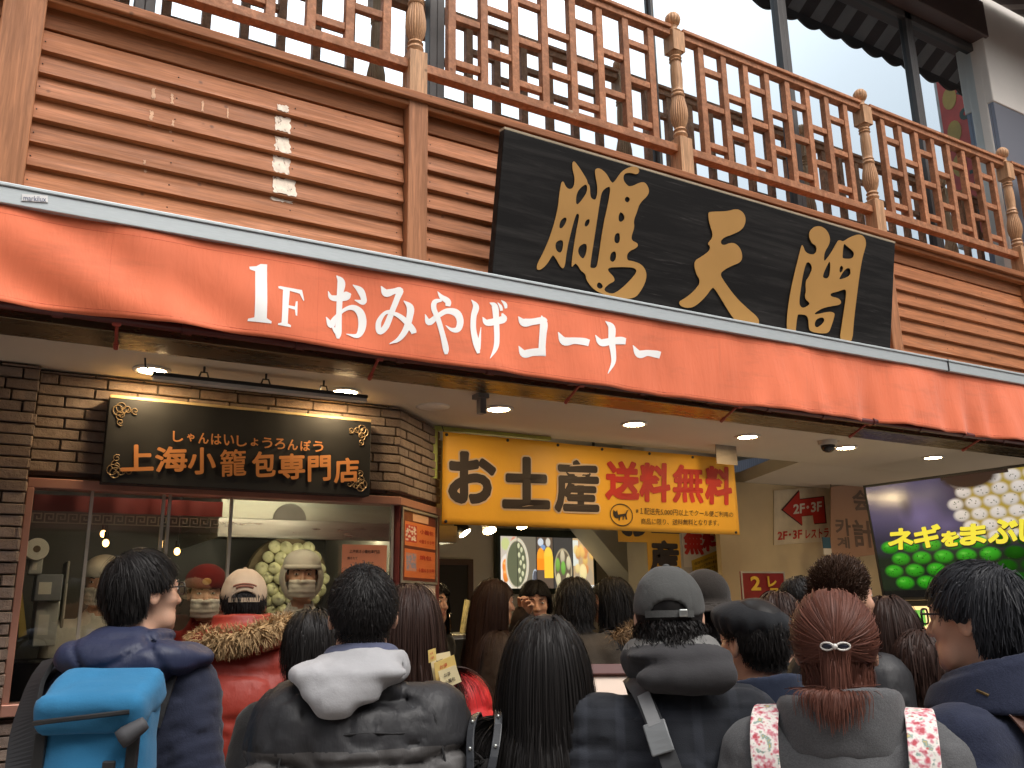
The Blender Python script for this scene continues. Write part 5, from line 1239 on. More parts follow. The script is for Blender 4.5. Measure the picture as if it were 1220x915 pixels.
p = at(531, 733, 5.4); t = thing("counter_lamp", "small lit jar lamp on the display counter", "lamp", (p[0], 5.4, zc_))
b = MB(); b.lathe([(.03, 0), (.032, .10), (.026, .11)], (p[0], 5.4, zc_ + .001), 16); b.build("jar", mat("amber_jar", (.35, .16, .06), .3), t, smooth=True, sharp=40)
b = MB(); b.lathe([(.027, .111), (.034, .12), (.034, .135), (.002, .14)], (p[0], 5.4, zc_ + .001), 16); b.build("lit_top", emis("jar_glow", (1, .7, .35), 6), t, smooth=True, sharp=40)
# menu stand with an orange card in front of the shop
cq = [atd(713, 862, 2.5), atd(752, 868, 2.5), atd(742, 802, 2.62), atd(697, 805, 2.62)]
t = thing("menu_easel", "tilted dark framed orange menu card standing beside the man in a grey cap", "menu stand", (cq[0][0], cq[0][1], .004))
q = [np.array(cq[0]), np.array(cq[1]), np.array(cq[2]), np.array(cq[3])]
ex2 = (q[2] - q[3]); ex2[2] = 0; ex2 /= np.linalg.norm(ex2); w2 = .36; h2 = .46; up2 = np.array([0, .0, 1.]); nb2 = np.cross(ex2, up2); up2 = up2 * .87 - nb2 * .5
O = q[3] - up2 * h2; q = [O, O + ex2 * w2, O + ex2 * w2 + up2 * h2, O + up2 * h2]; nn = np.cross(ex2, up2)
P = Pic(40, 50, (.78, .62, .50)); P.rect(.16, .1, .9, .80, (.78, .36, .06)); P.grain(.08); P.build("card", q, PRINT, t)
b = MB(); poster_frame(b, [q[0] - ex2 * .03 - up2 * .03, q[1] + ex2 * .03 - up2 * .03, q[2] + ex2 * .03 + up2 * .03, q[3] - ex2 * .03 + up2 * .03], .032, .012); b.obox((q[0] + q[2]) / 2 - nn * .012, ex2 * (w2 / 2 + .03), up2 * (h2 / 2 + .03), nn * .01); b.build("frame", mat("dark_wood_frame", (.10, .035, .03), .45), t, bevel=.003)
lines(t, q, [("焼き小籠包", .24, .66, .84, .76)], INK, .002)
b = MB(); c_ = (q[0] + q[1]) / 2 + up2 * .1 - nn * .02
for a_ in (-.2, .2): b.tube([c_ + ex2 * a_ * .4, (c_[0] + ex2[0] * a_, c_[1] + ex2[1] * a_ - .12, .006)], .012, 8)
b.tube([c_, (c_[0], c_[1] + .3, .006)], .012, 8); b.build("leg", BLACKM, t)
# ================================================================== PEOPLE: signed-distance bodies and clothes, meshed by surface nets
def surfnet(f, xs, ys, zs):
    nx, ny, nz = len(xs), len(ys), len(zs)
    G = np.stack(np.meshgrid(xs, ys, zs, indexing='ij'), -1).reshape(-1, 3)
    D = f(G).reshape(nx, ny, nz).astype(np.float64)
    D[0] = np.maximum(D[0], 1e-3); D[-1] = np.maximum(D[-1], 1e-3); D[:, 0] = np.maximum(D[:, 0], 1e-3); D[:, -1] = np.maximum(D[:, -1], 1e-3); D[:, :, 0] = np.maximum(D[:, :, 0], 1e-3); D[:, :, -1] = np.maximum(D[:, :, -1], 1e-3)
    S = D < 0
    acc = np.zeros((nx - 1, ny - 1, nz - 1, 3)); cnt = np.zeros((nx - 1, ny - 1, nz - 1))
    ax = (np.asarray(xs), np.asarray(ys), np.asarray(zs)); faces_e = []
    for a in range(3):
        s0 = [slice(None)] * 3; s1 = [slice(None)] * 3; s0[a] = slice(0, -1); s1[a] = slice(1, None)
        A, B = D[tuple(s0)], D[tuple(s1)]; I = np.argwhere((A < 0) != (B < 0))
        if not len(I): continue
        av, bv = A[tuple(I.T)], B[tuple(I.T)]; t = av / (av - bv)
        P = np.stack([ax[k][I[:, k]] for k in range(3)], 1).astype(float)
        P[:, a] += t * (ax[a][I[:, a] + 1] - ax[a][I[:, a]])
        o1, o2 = [k for k in range(3) if k != a]
        for d1 in (0, -1):
            for d2 in (0, -1):
                J = I.copy(); J[:, o1] += d1; J[:, o2] += d2
                ok = np.all(J >= 0, 1) & (J[:, 0] < nx - 1) & (J[:, 1] < ny - 1) & (J[:, 2] < nz - 1)
                np.add.at(acc, tuple(J[ok].T), P[ok]); np.add.at(cnt, tuple(J[ok].T), 1)
        faces_e.append((a, I, av < 0))
    idx = -np.ones(cnt.shape, int); M_ = cnt > 0; idx[M_] = np.arange(M_.sum())
    V = acc[M_] / cnt[M_][:, None]; F = []
    for a, I, neg in faces_e:
        o1, o2 = [(1, 2), (2, 0), (0, 1)][a]
        def at_(d1, d2):
            J = I.copy(); J[:, o1] += d1; J[:, o2] += d2
            ok = np.all(J >= 0, 1) & (J[:, 0] < nx - 1) & (J[:, 1] < ny - 1) & (J[:, 2] < nz - 1)
            r = -np.ones(len(I), int); r[ok] = idx[tuple(J[ok].T)]; return r
        q = np.stack([at_(-1, -1), at_(0, -1), at_(0, 0), at_(-1, 0)], 1)
        ok = np.all(q >= 0, 1); q = q[ok]; ng = neg[ok]
        q[~ng] = q[~ng][:, ::-1]; F.append(q)
    return V, np.concatenate(F)
def axis_pts(lo, hi, h, fine=None, hf=None):
    if fine is None: return np.arange(lo, hi + h, h)
    a, b = max(lo, fine[0]), min(hi, fine[1])
    L = [np.arange(lo, a, h)] if a > lo else []
    L.append(np.arange(a, b, hf))
    if hi > b: L.append(np.arange(b, hi + h, h))
    return np.unique(np.round(np.concatenate(L), 5))
def smin(a, b, k):
    h = np.maximum(k - np.abs(a - b), 0) / k; return np.minimum(a, b) - h * h * k * .25
def smax(a, b, k): return -smin(-a, -b, k)
def ell(P, c, r):
    q = P - np.asarray(c, float); r = np.asarray(r, float)
    k0 = np.linalg.norm(q / r, axis=1); k1 = np.linalg.norm(q / (r * r), axis=1) + 1e-9
    return k0 * (k0 - 1) / k1
def cone(P, a, b, ra, rb, want_t=False):
    a = np.asarray(a, float); ab = np.asarray(b, float) - a
    t = np.clip((P - a) @ ab / (ab @ ab), 0, 1)
    d = np.linalg.norm(P - a - t[:, None] * ab, axis=1) - (ra + (rb - ra) * t)
    return (d, t) if want_t else d
def rbox(P, c, h, r):
    q = np.abs(P - np.asarray(c, float)) - (np.asarray(h, float) - r)
    return np.linalg.norm(np.maximum(q, 0), axis=1) + np.minimum(q.max(1), 0) - r
def rotm(yaw=0, pitch=0, roll=0):
    """columns map head-local to person-local; yaw to the right, pitch up positive"""
    y = np.array([[cos(yaw), sin(yaw), 0], [-sin(yaw), cos(yaw), 0], [0, 0, 1]])
    p = np.array([[1, 0, 0], [0, cos(pitch), -sin(pitch)], [0, sin(pitch), cos(pitch)]])
    r = np.array([[cos(roll), 0, sin(roll)], [0, 1, 0], [-sin(roll), 0, cos(roll)]])
    return y @ p @ r
SKULL_C, SKULL_R = np.array([0, -.012, .028]), np.array([.075, .093, .087])
def head_sdf(Q):
    d = ell(Q, SKULL_C, SKULL_R)
    d = smin(d, ell(Q, (0, .030, -.040), (.058, .058, .078)), .03)
    d = smin(d, cone(Q, (-.034, .045, -.082), (.034, .045, -.082), .028, .028), .03)
    d = smin(d, ell(Q, (0, .068, -.098), (.024, .022, .018)), .02)
    for s in (-1, 1):
        d = smin(d, ell(Q, (s * .040, .058, -.022), (.022, .022, .016)), .025)
        d = smax(d, -ell(Q, (s * .031, .096, .010), (.017, .016, .010)), .016)
        d = smin(d, ell(Q, (s * .031, .074, .008), (.014, .013, .0115)), .004)
    d = smin(d, cone(Q, (-.036, .078, .026), (.036, .078, .026), .008, .008), .016)
    d = smin(d, cone(Q, (0, .084, .012), (0, .104, -.028), .007, .0115), .012)
    d = smin(d, cone(Q, (-.011, .092, -.031), (.011, .092, -.031), .008, .008), .008)
    d = smin(d, ell(Q, (0, .084, -.0555), (.023, .012, .0055)), .006)
    d = smin(d, ell(Q, (0, .083, -.067), (.020, .012, .0065)), .006)
    d = smax(d, -cone(Q, (-.021, .099, -.061), (.021, .099, -.061), .0022, .0022), .004)
    for s in (-1, 1):
        c = np.array([s * .078, -.008, -.004]); q = Q - c
        q = np.stack([q[:, 0] * s * .93 - q[:, 1] * .30 * -1 * .3, q[:, 1] + q[:, 0] * s * .35, q[:, 2]], 1)
        e = ell(q, (0, 0, 0), (.011, .020, .033)); e = smax(e, -ell(q, (.010, .002, .003), (.006, .012, .021)), .006)
        d = smin(d, e, .008)
    return d
def hand_mesh(w, dirv, up, curl=.6, spread=1.0, side=1):
    """w wrist, dirv pointing to the fingers, up the back of the hand; side +1 right hand"""
    dirv = np.asarray(dirv, float); dirv /= np.linalg.norm(dirv); up = np.asarray(up, float); up = up - dirv * (up @ dirv); up /= np.linalg.norm(up)
    sd = np.cross(dirv, up) * side          # towards the little finger
    T = np.stack([sd, dirv, up], 1); chains = []
    for bx, by, L, r in ((-.027, .088, .068, .0088), (-.009, .094, .076, .0090), (.010, .091, .070, .0086), (.027, .082, .056, .0078)):
        p = np.array([bx, by - .02, 0]); a = 0; pts = [p]
        for k, fr in enumerate((.30, .42, .32, .26)):
            if k: a += curl * (.75, .95, .6)[k - 1]
            p = p + np.array([bx * .25 * spread * (k > 0) * .3, cos(a), -sin(a)]) * L * fr * (1 if k else .5); pts.append(p)
        chains.append((pts, r))
    th = [np.array([-.022, .025, -.006]), np.array([-.045, .045, -.012]), np.array([-.052, .070, -.022]), np.array([-.046, .090, -.034 - .01 * curl])]
    def f(P):
        q = (P - w) @ T
        d = rbox(q, (0, .05, 0), (.040, .045, .0135), .0125)
        d = smin(d, cone(q, (0, -.04, 0), (0, .02, 0), .026, .026), .02)
        for pts, r in chains:
            c = 1e3
            for i in range(len(pts) - 1): c = np.minimum(c, cone(q, pts[i], pts[i + 1], r * (1 - .08 * i), r * (1 - .08 * (i + 1))))
            d = smin(d, c, .006)
        c = 1e3
        for i in range(3): c = np.minimum(c, cone(q, th[i], th[i + 1], .0125 - .0013 * i, .0115 - .0013 * i))
        return smin(d, c, .010)
    ctr = w + dirv * .07; R_ = .125
    return surfnet(f, *[np.arange(ctr[k] - R_, ctr[k] + R_, .0056) for k in range(3)])
POSES = {   # elbow and wrist: x (outward), y (forward), z as a share of height
    'down': ((.215, -.03, .625), (.22, .07, .49)),
    'pocket': ((.228, -.07, .635), (.17, .11, .545)),
    'hold': ((.22, .03, .63), (.10, .27, .665)),
    'mouth': ((.215, .17, .665), (.075, .200, .885)),
    'eat': ((.21, .10, .64), (.06, .255, .80)),
    'strap': ((.24, .06, .66), (.15, .16, .77))}
def skin_mat(name, col):
    m, n, l, p = newmat(name); v = mapping(n, l, (1, 1, 1)); a = noise(n, l, v, 9, 4); c = mix_rgb(n, l, ramp(n, l, a, [(.35, 0), (.7, 1)]), mul(col, .92), (col[0] * 1.08, col[1] * .98, col[2] * .94))
    l.new(c, p.inputs["Base Color"]); p.inputs["Roughness"].default_value = .48; p.inputs["Subsurface Weight"].default_value = .04; p.inputs["Subsurface Radius"].default_value = (.01, .004, .002); p.inputs["Subsurface Scale"].default_value = .6
    l.new(bump(n, l, noise(n, l, v, 260, 2), .15, .002), p.inputs["Normal"]); return m
SKIN = skin_mat("skin", (.56, .33, .225)); LIP = mat("lips", (.42, .17, .13), .4); EYEW = mat("eye_white", (.7, .68, .64), .2); IRIS = mat("iris", (.012, .008, .006), .1); BROW = mat("eyebrow", (.015, .011, .009), .6)
def cloth(name, col, kind):
    m, n, l, p = newmat(name); v = mapping(n, l, (1, 1, 1))
    a = noise(n, l, v, 4, 4); c = mix_rgb(n, l, ramp(n, l, a, [(.3, 0), (.7, 1)]), mul(col, .85), mul(col, 1.14))
    if kind == 'nylon':
        p.inputs["Roughness"].default_value = .52; p.inputs["Specular IOR Level"].default_value = .32
        f = noise(n, l, v, 22, 3, .5, .15); g = noise(n, l, mapping(n, l, (42, 42, 9)), 1, 3, .6, .6); l.new(bump(n, l, g, .34, .006, bump(n, l, f, .25, .010)), p.inputs["Normal"])
    elif kind == 'wool':
        p.inputs["Roughness"].default_value = .9; p.inputs["Sheen Weight"].default_value = .10; p.inputs["Specular IOR Level"].default_value = .15
        g = noise(n, l, v, 300, 3, .7); f = noise(n, l, v, 9, 4, .6, .5); c = mix_rgb(n, l, ramp(n, l, g, [(.4, 0), (.65, .5)]), c, mul(col, 1.7)); l.new(bump(n, l, g, .35, .003, bump(n, l, f, .35, .015)), p.inputs["Normal"])
    elif kind == 'fleece':
        p.inputs["Roughness"].default_value = .95; p.inputs["Sheen Weight"].default_value = .08; p.inputs["Specular IOR Level"].default_value = .12
        g = noise(n, l, v, 190, 4, .7); l.new(bump(n, l, g, .3, .003, bump(n, l, noise(n, l, v, 14, 3), .3, .01)), p.inputs["Normal"])
    elif kind == 'plaid':
        p.inputs["Roughness"].default_value = .85; p.inputs["Sheen Weight"].default_value = .08; p.inputs["Specular IOR Level"].default_value = .2
        w = []
        for ax_, off in ((0, 0), (2, 1.3)):
            t = n.new("ShaderNodeTexWave"); t.wave_type = 'BANDS'; t.bands_direction = 'X' if ax_ == 0 else 'Z'; t.inputs["Scale"].default_value = 3.6; t.inputs["Distortion"].default_value = .25; l.new(v, t.inputs["Vector"]); w.append(ramp(n, l, t.outputs["Fac"], [(.80, 0), (.92, .38)]))
        c = mix_rgb(n, l, w[0], c, mul(col, 2.6)); c = mix_rgb(n, l, w[1], c, mul(col, 2.2)); g = noise(n, l, v, 320, 3); l.new(bump(n, l, g, .3, .003), p.inputs["Normal"])
    elif kind == 'floral':
        vo = n.new("ShaderNodeTexVoronoi"); vo.inputs["Scale"].default_value = 75; l.new(v, vo.inputs["Vector"])
        c2 = ramp(n, l, noise(n, l, v, 55, 2), [(.34, (.45, .05, .07)), (.43, (.62, .30, .34)), (.5, (.74, .70, .66)), (.58, (.72, .66, .60)), (.64, (.18, .30, .28)), (.72, (.62, .45, .12))]); c = mix_rgb(n, l, ramp(n, l, vo.outputs["Distance"], [(.12, .85), (.3, 0)]), c2, (.50, .04, .06)); p.inputs["Roughness"].default_value = .6
    elif kind == 'leather':
        p.inputs["Roughness"].default_value = .38; g = noise(n, l, v, 120, 3); l.new(bump(n, l, g, .25, .002), p.inputs["Normal"])
    elif kind == 'knit':
        p.inputs["Roughness"].default_value = .95; p.inputs["Sheen Weight"].default_value = .3
        t = n.new("ShaderNodeTexWave"); t.bands_direction = 'Z'; t.inputs["Scale"].default_value = 60; t.inputs["Distortion"].default_value = 1; l.new(v, t.inputs["Vector"]); l.new(bump(n, l, t.outputs["Fac"], .4, .003), p.inputs["Normal"])
    l.new(c, p.inputs["Base Color"]); return m
def hair_mat(name, col, rough=.5):
    m, n, l, p = newmat(name); geo = n.new("ShaderNodeNewGeometry")
    c = ramp(n, l, geo.outputs["Random Per Island"], [(0, mul(col, .85)), (.5, col), (1, mul(col, 1.2))])
    l.new(c, p.inputs["Base Color"]); p.inputs["Roughness"].default_value = rough; p.inputs["Specular IOR Level"].default_value = .16; return m
HAIRS = {'black': hair_mat("black_hair", (.013, .0115, .011)), 'blueblack': hair_mat("blue_black_hair", (.019, .020, .024), .5), 'brown': hair_mat("reddish_brown_hair", (.115, .044, .030), .48), 'dark_brown': hair_mat("dark_brown_hair", (.030, .015, .011)), 'spiky': hair_mat("spiky_brown_hair", (.05, .026, .016)), 'fur_tan': hair_mat("tan_fur", (.36, .24, .12), .7), 'fur_black': hair_mat("black_fur", (.012, .011, .011), .7), 'fur_brown': hair_mat("brown_fur", (.14, .09, .05), .7)}
DENIM = cloth("dark_denim", (.03, .037, .055), 'wool'); SHOE = mat("dark_shoe", (.02, .02, .021), .5)
def norm(v): return v / (np.linalg.norm(v, axis=-1, keepdims=True) + 1e-9)
def ribbons(P, N, w, taper=.5, jit=.5, rng=RNG):
    """P (n, k, 3) strand points, N (n, k, 3) outward normals -> verts, faces; flat locks lying on the surface"""
    n, k, _ = P.shape
    T = norm(np.gradient(P, axis=1)); B = norm(np.cross(T, N))
    a = rng.uniform(-jit, jit, (n, 1, 1)); B = B * np.cos(a) + np.cross(T, B) * np.sin(a)
    W = (w * rng.uniform(.6, 1.3, (n, 1, 1)) * (1 - (1 - taper) * np.linspace(0, 1, k)[None, :, None] ** 2)) / 2
    V = np.stack([P - B * W, P + B * W], 2).reshape(-1, 3)
    b = (np.arange(n)[:, None] * k + np.arange(k - 1)[None]).ravel() * 2
    return V, np.stack([b, b + 1, b + 3, b + 2], 1)
def hairline(q):
    y = q[:, 1]; return np.interp(y, [-.11, -.05, -.015, .012, .03, .055, .09], [-.088, -.078, -.03, -.012, .022, .048, .062])
def strands(N, L, style, coll=None, seg=10, seed=1, part=0.0, lift=.12, off=(.004, .016), grav=.35, frizz=.10, curl=0.0, clip=None, under=None):
    """hair in head-local space; coll: signed distance of the clothes in head-local space"""
    r = np.random.default_rng(seed)
    u = norm(r.normal(size=(int(N * 3.2), 3))); R0 = SKULL_R + .004
    p = SKULL_C + u * R0; keep = p[:, 2] > hairline(p) + r.uniform(-.006, .004, len(p))
    if under is not None: keep &= p[:, 2] < under
    p = p[keep][:N]; n = len(p); nm = norm((p - SKULL_C) / R0 ** 2)
    wh = SKULL_C + np.array([part, -.55, .83]) * R0
    t = p - wh
    if style in ('long', 'bob', 'half'): sd_ = (p[:, 1] > -.03) * 1.0; t = np.stack([sd_ * np.sign(p[:, 0] - part) * .35 + p[:, 0] * (1 + 3 * sd_), -.35 + 0 * p[:, 0], -.9 + 0 * p[:, 0]], 1)
    if style == 'fringe': t = np.where((p[:, 1] > .02)[:, None], np.array([.12, 1.0, -.5]), p - wh)
    if style == 'spiky': t = (p - wh) * 4 + np.array([0, .2, 1.0])
    t = norm(t - nm * np.sum(t * nm, 1, keepdims=True)); v = norm(t + nm * lift)
    o = r.uniform(off[0], off[1], (n, 1)) ; Ls = L * r.uniform(.72, 1.06, (n, 1)); ds = Ls / seg
    if style in ('long', 'bob', 'half'): Ls = np.minimum(Ls, np.maximum(.06, L + p[:, 2:3] * .6)); ds = Ls / seg
    if style in ('short', 'fringe', 'spiky'): Ls = Ls * np.clip((p[:, 2:3] - hairline(p)[:, None] + .012) / .085, .16, 1); ds = Ls / seg
    if style == 'half': Ls = Ls * (1.1 - np.minimum(np.abs(p[:, 0:1]) / .08, 1) * .35) * r.uniform(.7, 1.05, (n, 1)); ds = Ls / seg
    if style in ('long', 'bob'): Ls = Ls * r.uniform(.78, 1.04, (n, 1)); ds = Ls / seg
    fly = r.random((n, 1)) < .03; o = np.where(fly, o + r.uniform(.002, .010, (n, 1)), o)
    ez = r.uniform(-.006, .034, (n, 1))
    ca, cb = r.uniform(0, 6.28, (n, 1)), norm(r.normal(size=(n, 3)))
    wob = r.normal(size=(n, 3)) * frizz; pts = [p]; cl = r.random((n, 1)) < 1.0; hooked = np.zeros((n, 1), bool)
    up_half = (p[:, 2:3] > -.012) if style == 'half' else None
    for k in range(seg):
        g = np.array([0, 0, -1.0])
        if style == 'half':
            tgt = np.array(clip) + r.normal(size=(n, 3)) * .004; to = tgt - p; dist = np.linalg.norm(to, axis=1, keepdims=True)
            hooked |= (dist < .035)
            pull = up_half & ~hooked
            v = np.where(pull, norm(v * .55 + norm(to) * .8), norm(v + g * grav + np.concatenate([-p[:, :1] * 2.4, np.zeros((n, 2))], 1) + wob * .25 + np.where(up_half, np.array([0, -.05, 0]) + wob * .6, 0)))
        else: v = norm(v + g * grav * (1 if k > 0 else .3) + wob * .3 + r.normal(size=(n, 3)) * frizz * .35)
        if curl: v = norm(v + curl * (np.cos(ca + k * 1.1) * np.cross(v, cb) + np.sin(ca + k * 1.1) * cb))
        p = p + v * ds
        q = (p - SKULL_C) / (R0 + o); e = np.linalg.norm(q, axis=1, keepdims=True); m = e < 1
        p = np.where(m, SKULL_C + q / e * (R0 + o), p); nn = norm(q / (R0 + o)); v = np.where(m, norm(v - nn * np.minimum(np.sum(v * nn, 1, keepdims=True), 0)), v)
        # neck and face keep-out
        qn = p - np.array([0, -.02, 0]); inn = (p[:, 2:3] < -.04); rad = np.hypot(qn[:, 0], qn[:, 1])[:, None] + 1e-9
        push = inn & (rad < .062 + o); p = np.where(push, np.concatenate([qn[:, :2] / rad * (.062 + o) + np.array([0, -.02]), p[:, 2:3]], 1), p)
        if style in ('long', 'bob', 'half'):
            fz = (p[:, 2:3] < .050) & (p[:, 1:2] > .035) ; fx = np.where(p[:, 0:1] >= 0, 1.0, -1.0); p = np.where(fz, np.concatenate([np.maximum(np.abs(p[:, 0:1]), .070 + o) * fx, .035 + (p[:, 1:2] - .035) * .25, p[:, 2:3]], 1), p)
        if style in ('short', 'fringe'):
            ear = (np.abs(p[:, 0:1]) > .055) & (np.abs(p[:, 1:2] - .004) < .030) & (p[:, 2:3] < ez); p = np.where(ear, pts[-1], p)
        if coll is not None:
            d = coll(p)[:, None]; bad = (d < o * .9)[:, 0]
            if bad.any():
                pb = p[bad]; e_ = .004; gr = norm(np.stack([coll(pb + np.eye(3)[i] * e_) - coll(pb - np.eye(3)[i] * e_) for i in range(3)], 1))
                p[bad] = pb + gr * (o[bad] * .9 - d[bad]); vb = v[bad]; v[bad] = norm(vb - gr * np.minimum(np.sum(vb * gr, 1, keepdims=True), 0))
        pts.append(p)
    P = np.stack(pts, 1); C = np.where(P[:, :, 2:3] < -.03, np.array([0, -.02, 0]) + P * np.array([0, 0, 1]), SKULL_C)
    return P, norm(P - C)
def cap_shell(Q, t, lim=0.0):
    return smax(ell(Q, SKULL_C, SKULL_R + t), (hairline(Q) + lim - Q[:, 2]) * .9, .012)
PEOPLE = []
class Person:
    def __init__(s, label, px, py, dist, heading, head=(0, 0, 0), w=1.0, dp=1.0, fine=.0065, hair='black', skin=None, poses=('pocket', 'pocket'), group='people waiting outside the shop', topoff=.124):
        c = atd(px, py, dist); c[2] -= topoff; s.H = c[2] + .118; s.th = heading; H = s.H
        hy, hp, hr = [radians(a) for a in head]
        s.hd = rotm(hy, hp, hr); s.C = np.array([0, .015, H - .118]); s.w, s.dp = w, dp
        rz = -radians(heading)
        R_ = np.array([[cos(rz), -sin(rz), 0], [sin(rz), cos(rz), 0], [0, 0, 1]]); off = R_ @ np.array([0, .015, 0])
        s.loc = (c[0] - off[0], c[1] - off[1], .10 if c[1] > 3.45 else .004); s.H -= s.loc[2]; H = s.H; s.C[2] = H - .118
        s.R = R_; s.hairm = HAIRS[hair]; s.seed = len(PEOPLE) + 11; s.arms = []
        for sg, ps in zip((-1, 1), poses):
            e, wv = POSES[ps]
            s.arms.append((np.array([sg * .165 * w, -.012, .780 * H]), np.array([sg * e[0] * w, e[1], e[2] * H]), np.array([sg * wv[0] * w, wv[1], wv[2] * H]), ps))
        def f(P):
            Q = (P - s.C) @ s.hd
            d = np.full(len(P), 1e3); near = np.linalg.norm(Q, axis=1) < .22
            d[near] = head_sdf(Q[near]); d[~near] = np.linalg.norm(Q[~near], axis=1) - .12
            nb = s.C + s.hd @ np.array([0, -.018, -.06])
            d = smin(d, cone(P, nb, (0, -.022, .83 * H), .052, .056), .025)
            d = smin(d, ell(P, (0, 0, .72 * H), (.16 * w, .10 * dp, .22)), .05); d = smin(d, ell(P, (0, 0, .56 * H), (.145 * w, .10 * dp, .20)), .05)
            d = smin(d, cone(P, (-.135 * w, -.012, .778 * H), (.135 * w, -.012, .778 * H), .048, .048), .05)
            for (a, e, wr, _) in s.arms: d = smin(d, smin(cone(P, a, e, .046, .038), cone(P, e, wr, .037, .026), .02), .03)
            for sg in (-1, 1): d = smin(d, smin(cone(P, (sg * .085, 0, .52 * H), (sg * .095, .005, .28 * H), .075, .05), cone(P, (sg * .095, .005, .28 * H), (sg * .10, -.01, .03), .05, .034), .02), .03)
            return d
        hc = s.C
        xs = axis_pts(-.36, .36, .024, (hc[0] - .115, hc[0] + .115), fine); ys = axis_pts(-.22, .40, .024, (hc[1] - .13, hc[1] + .14), fine); zs = axis_pts(-.02, H + .03, .026, (H - .27, H + .02), fine)
        V, F = surfnet(f, xs, ys, zs)
        Q = (V - s.C) @ s.hd; fc = Q[F].mean(1)
        mi = np.zeros(len(F), int)
        lip = (((fc[:, 0] / .025) ** 2 + ((fc[:, 2] + .0615) / .0115) ** 2) < 1) & (fc[:, 1] > .07); mi[lip] = 1
        VV, FF, MM = [V], [F.tolist()], [mi]; n = len(V)
        def addp(v, f_, m_):
            nonlocal n
            VV.append(np.asarray(v)); FF.append([tuple(i + n for i in q) for q in f_]); MM.append(np.full(len(f_), m_)); n += len(v)
        for sg in (-1, 1):
            for (c_, r_, m_) in (((sg * .031, .0775, .009), (.0125, .0115, .0068), 2), ((sg * .031, .0845, .009), (.0058, .0052, .0058), 3)):
                q = MB().ball(c_, r_, 12, 8); addp(s.C + np.array(q.v) @ s.hd.T, q.f, m_)
            q = MB().tube([(sg * .015, .0915, .0275), (sg * .030, .0900, .0325), (sg * .046, .0780, .0285)], [.0028, .0034, .0018], 6); addp(s.C + np.array(q.v) @ s.hd.T, q.f, 4)
        for (a, e, wr, ps), sg in zip(s.arms, (-1, 1)):
            dv = norm(wr - e); upv_ = np.array([sg * .9, .2, .3]) if ps in ('down', 'pocket') else np.array([sg * .5, .5, .6])
            if ps in ('mouth', 'eat'): dv = norm(dv + np.array([-sg * .55, .1, .1]) * (1 if ps == 'mouth' else .6)); upv_ = np.array([sg * .4, .75, .2])
            hv, hf = hand_mesh(wr + dv * .01, dv, upv_, .75 if ps != 'down' else .4, side=sg); addp(hv, hf.tolist(), 0)
        s.o = mesh_obj("person", np.concatenate(VV), [f_ for L in FF for f_ in L], [skin or SKIN, LIP, EYEW, IRIS, BROW], None, fm=np.concatenate(MM), smooth=True)
        s.o.location = s.loc; s.o.rotation_euler = (0, 0, rz); tag(s.o, label, "person", group); PEOPLE.append(s)
    def part(s, name, f, lo, hi, h, m, fine=None, hf=None, fm=None):
        V, F = surfnet(f, *[axis_pts(lo[k], hi[k], h, fine and fine[k], hf) for k in range(3)])
        return mesh_obj(name, V, F.tolist(), m, s.o, smooth=True, world_co=False, fm=None if fm is None else fm(V[F].mean(1)))
    def toW(s, p): return np.asarray(s.loc) + s.R @ np.asarray(p, float)
    def hl(s, q): return s.C + np.asarray(q, float) @ s.hd.T          # head-local to person-local
    # ---- clothes
    def trousers(s, m=DENIM):
        H = s.H; w = s.w
        def f(P):
            d = ell(P, (0, 0, .54 * H), (.165 * w, .125, .12))
            for sg in (-1, 1): d = smin(d, smin(cone(P, (sg * .088, 0, .52 * H), (sg * .098, .005, .28 * H), .092, .068), cone(P, (sg * .098, .005, .28 * H), (sg * .102, -.01, .07), .068, .058), .03), .02)
            return np.maximum(d + .004 * noise3(P * 18, 3), .05 - P[:, 2])
        s.part("trousers", f, (-.24, -.18, .03), (.24, .18, .62 * H), .022, m)
        for sg in (-1, 1):
            def g(P): return smax(smin(ell(P, (sg * .103, .055, .035), (.045, .13, .045)), cone(P, (sg * .102, -.012, .04), (sg * .102, -.012, .10), .045, .045), .03), -P[:, 2], .006)
            s.part("shoe", g, (sg * .103 - .06, -.1, -.01), (sg * .103 + .06, .2, .15), .012, SHOE)
    def coat(s, m, thick=.022, hem=.47, quilt=0, qa=.012, wr=.006, h=.013, name="jacket", chest=1.0, collar=None, sleeve=1.0, vcut=None, skirt=0.0, m2=None, zsplit=None, neck=.085, slope=.0):
        H, w, dp = s.H, s.w, s.dp; t = thick; sd = s.seed
        def f(P, detail=True):
            d = ell(P, (0, -.005, .690 * H), (.178 * w * chest + t, .118 * dp + t, .215))
            d = smin(d, ell(P, (0, .0, .57 * H), (.165 * w * chest + t, .118 * dp + t, .26)), .07)
            d = smin(d, cone(P, (-.135 * w, -.014, .778 * H), (.135 * w, -.014, .778 * H), .052 + t * .6, .052 + t * .6), .06)
            d = smin(d, cone(P, (0, -.018, .785 * H), (0, -.014, .850 * H + slope), .080 + t * .5, .060 + t * .3), .075)
            if skirt: d = smin(d, cone(P, (0, 0, .55 * H), (0, 0, hem * H), .16 * w + t, .16 * w + t + skirt) , .06)
            if quilt and detail:
                ww = noise3(P * 5, sd) * .012; ph = (P[:, 2] + ww) / quilt; sp = np.abs(np.sin(pi * ph)); d = d + qa * (.9 * np.exp(-(sp / .22) ** 2) - .35 * sp ** .5)
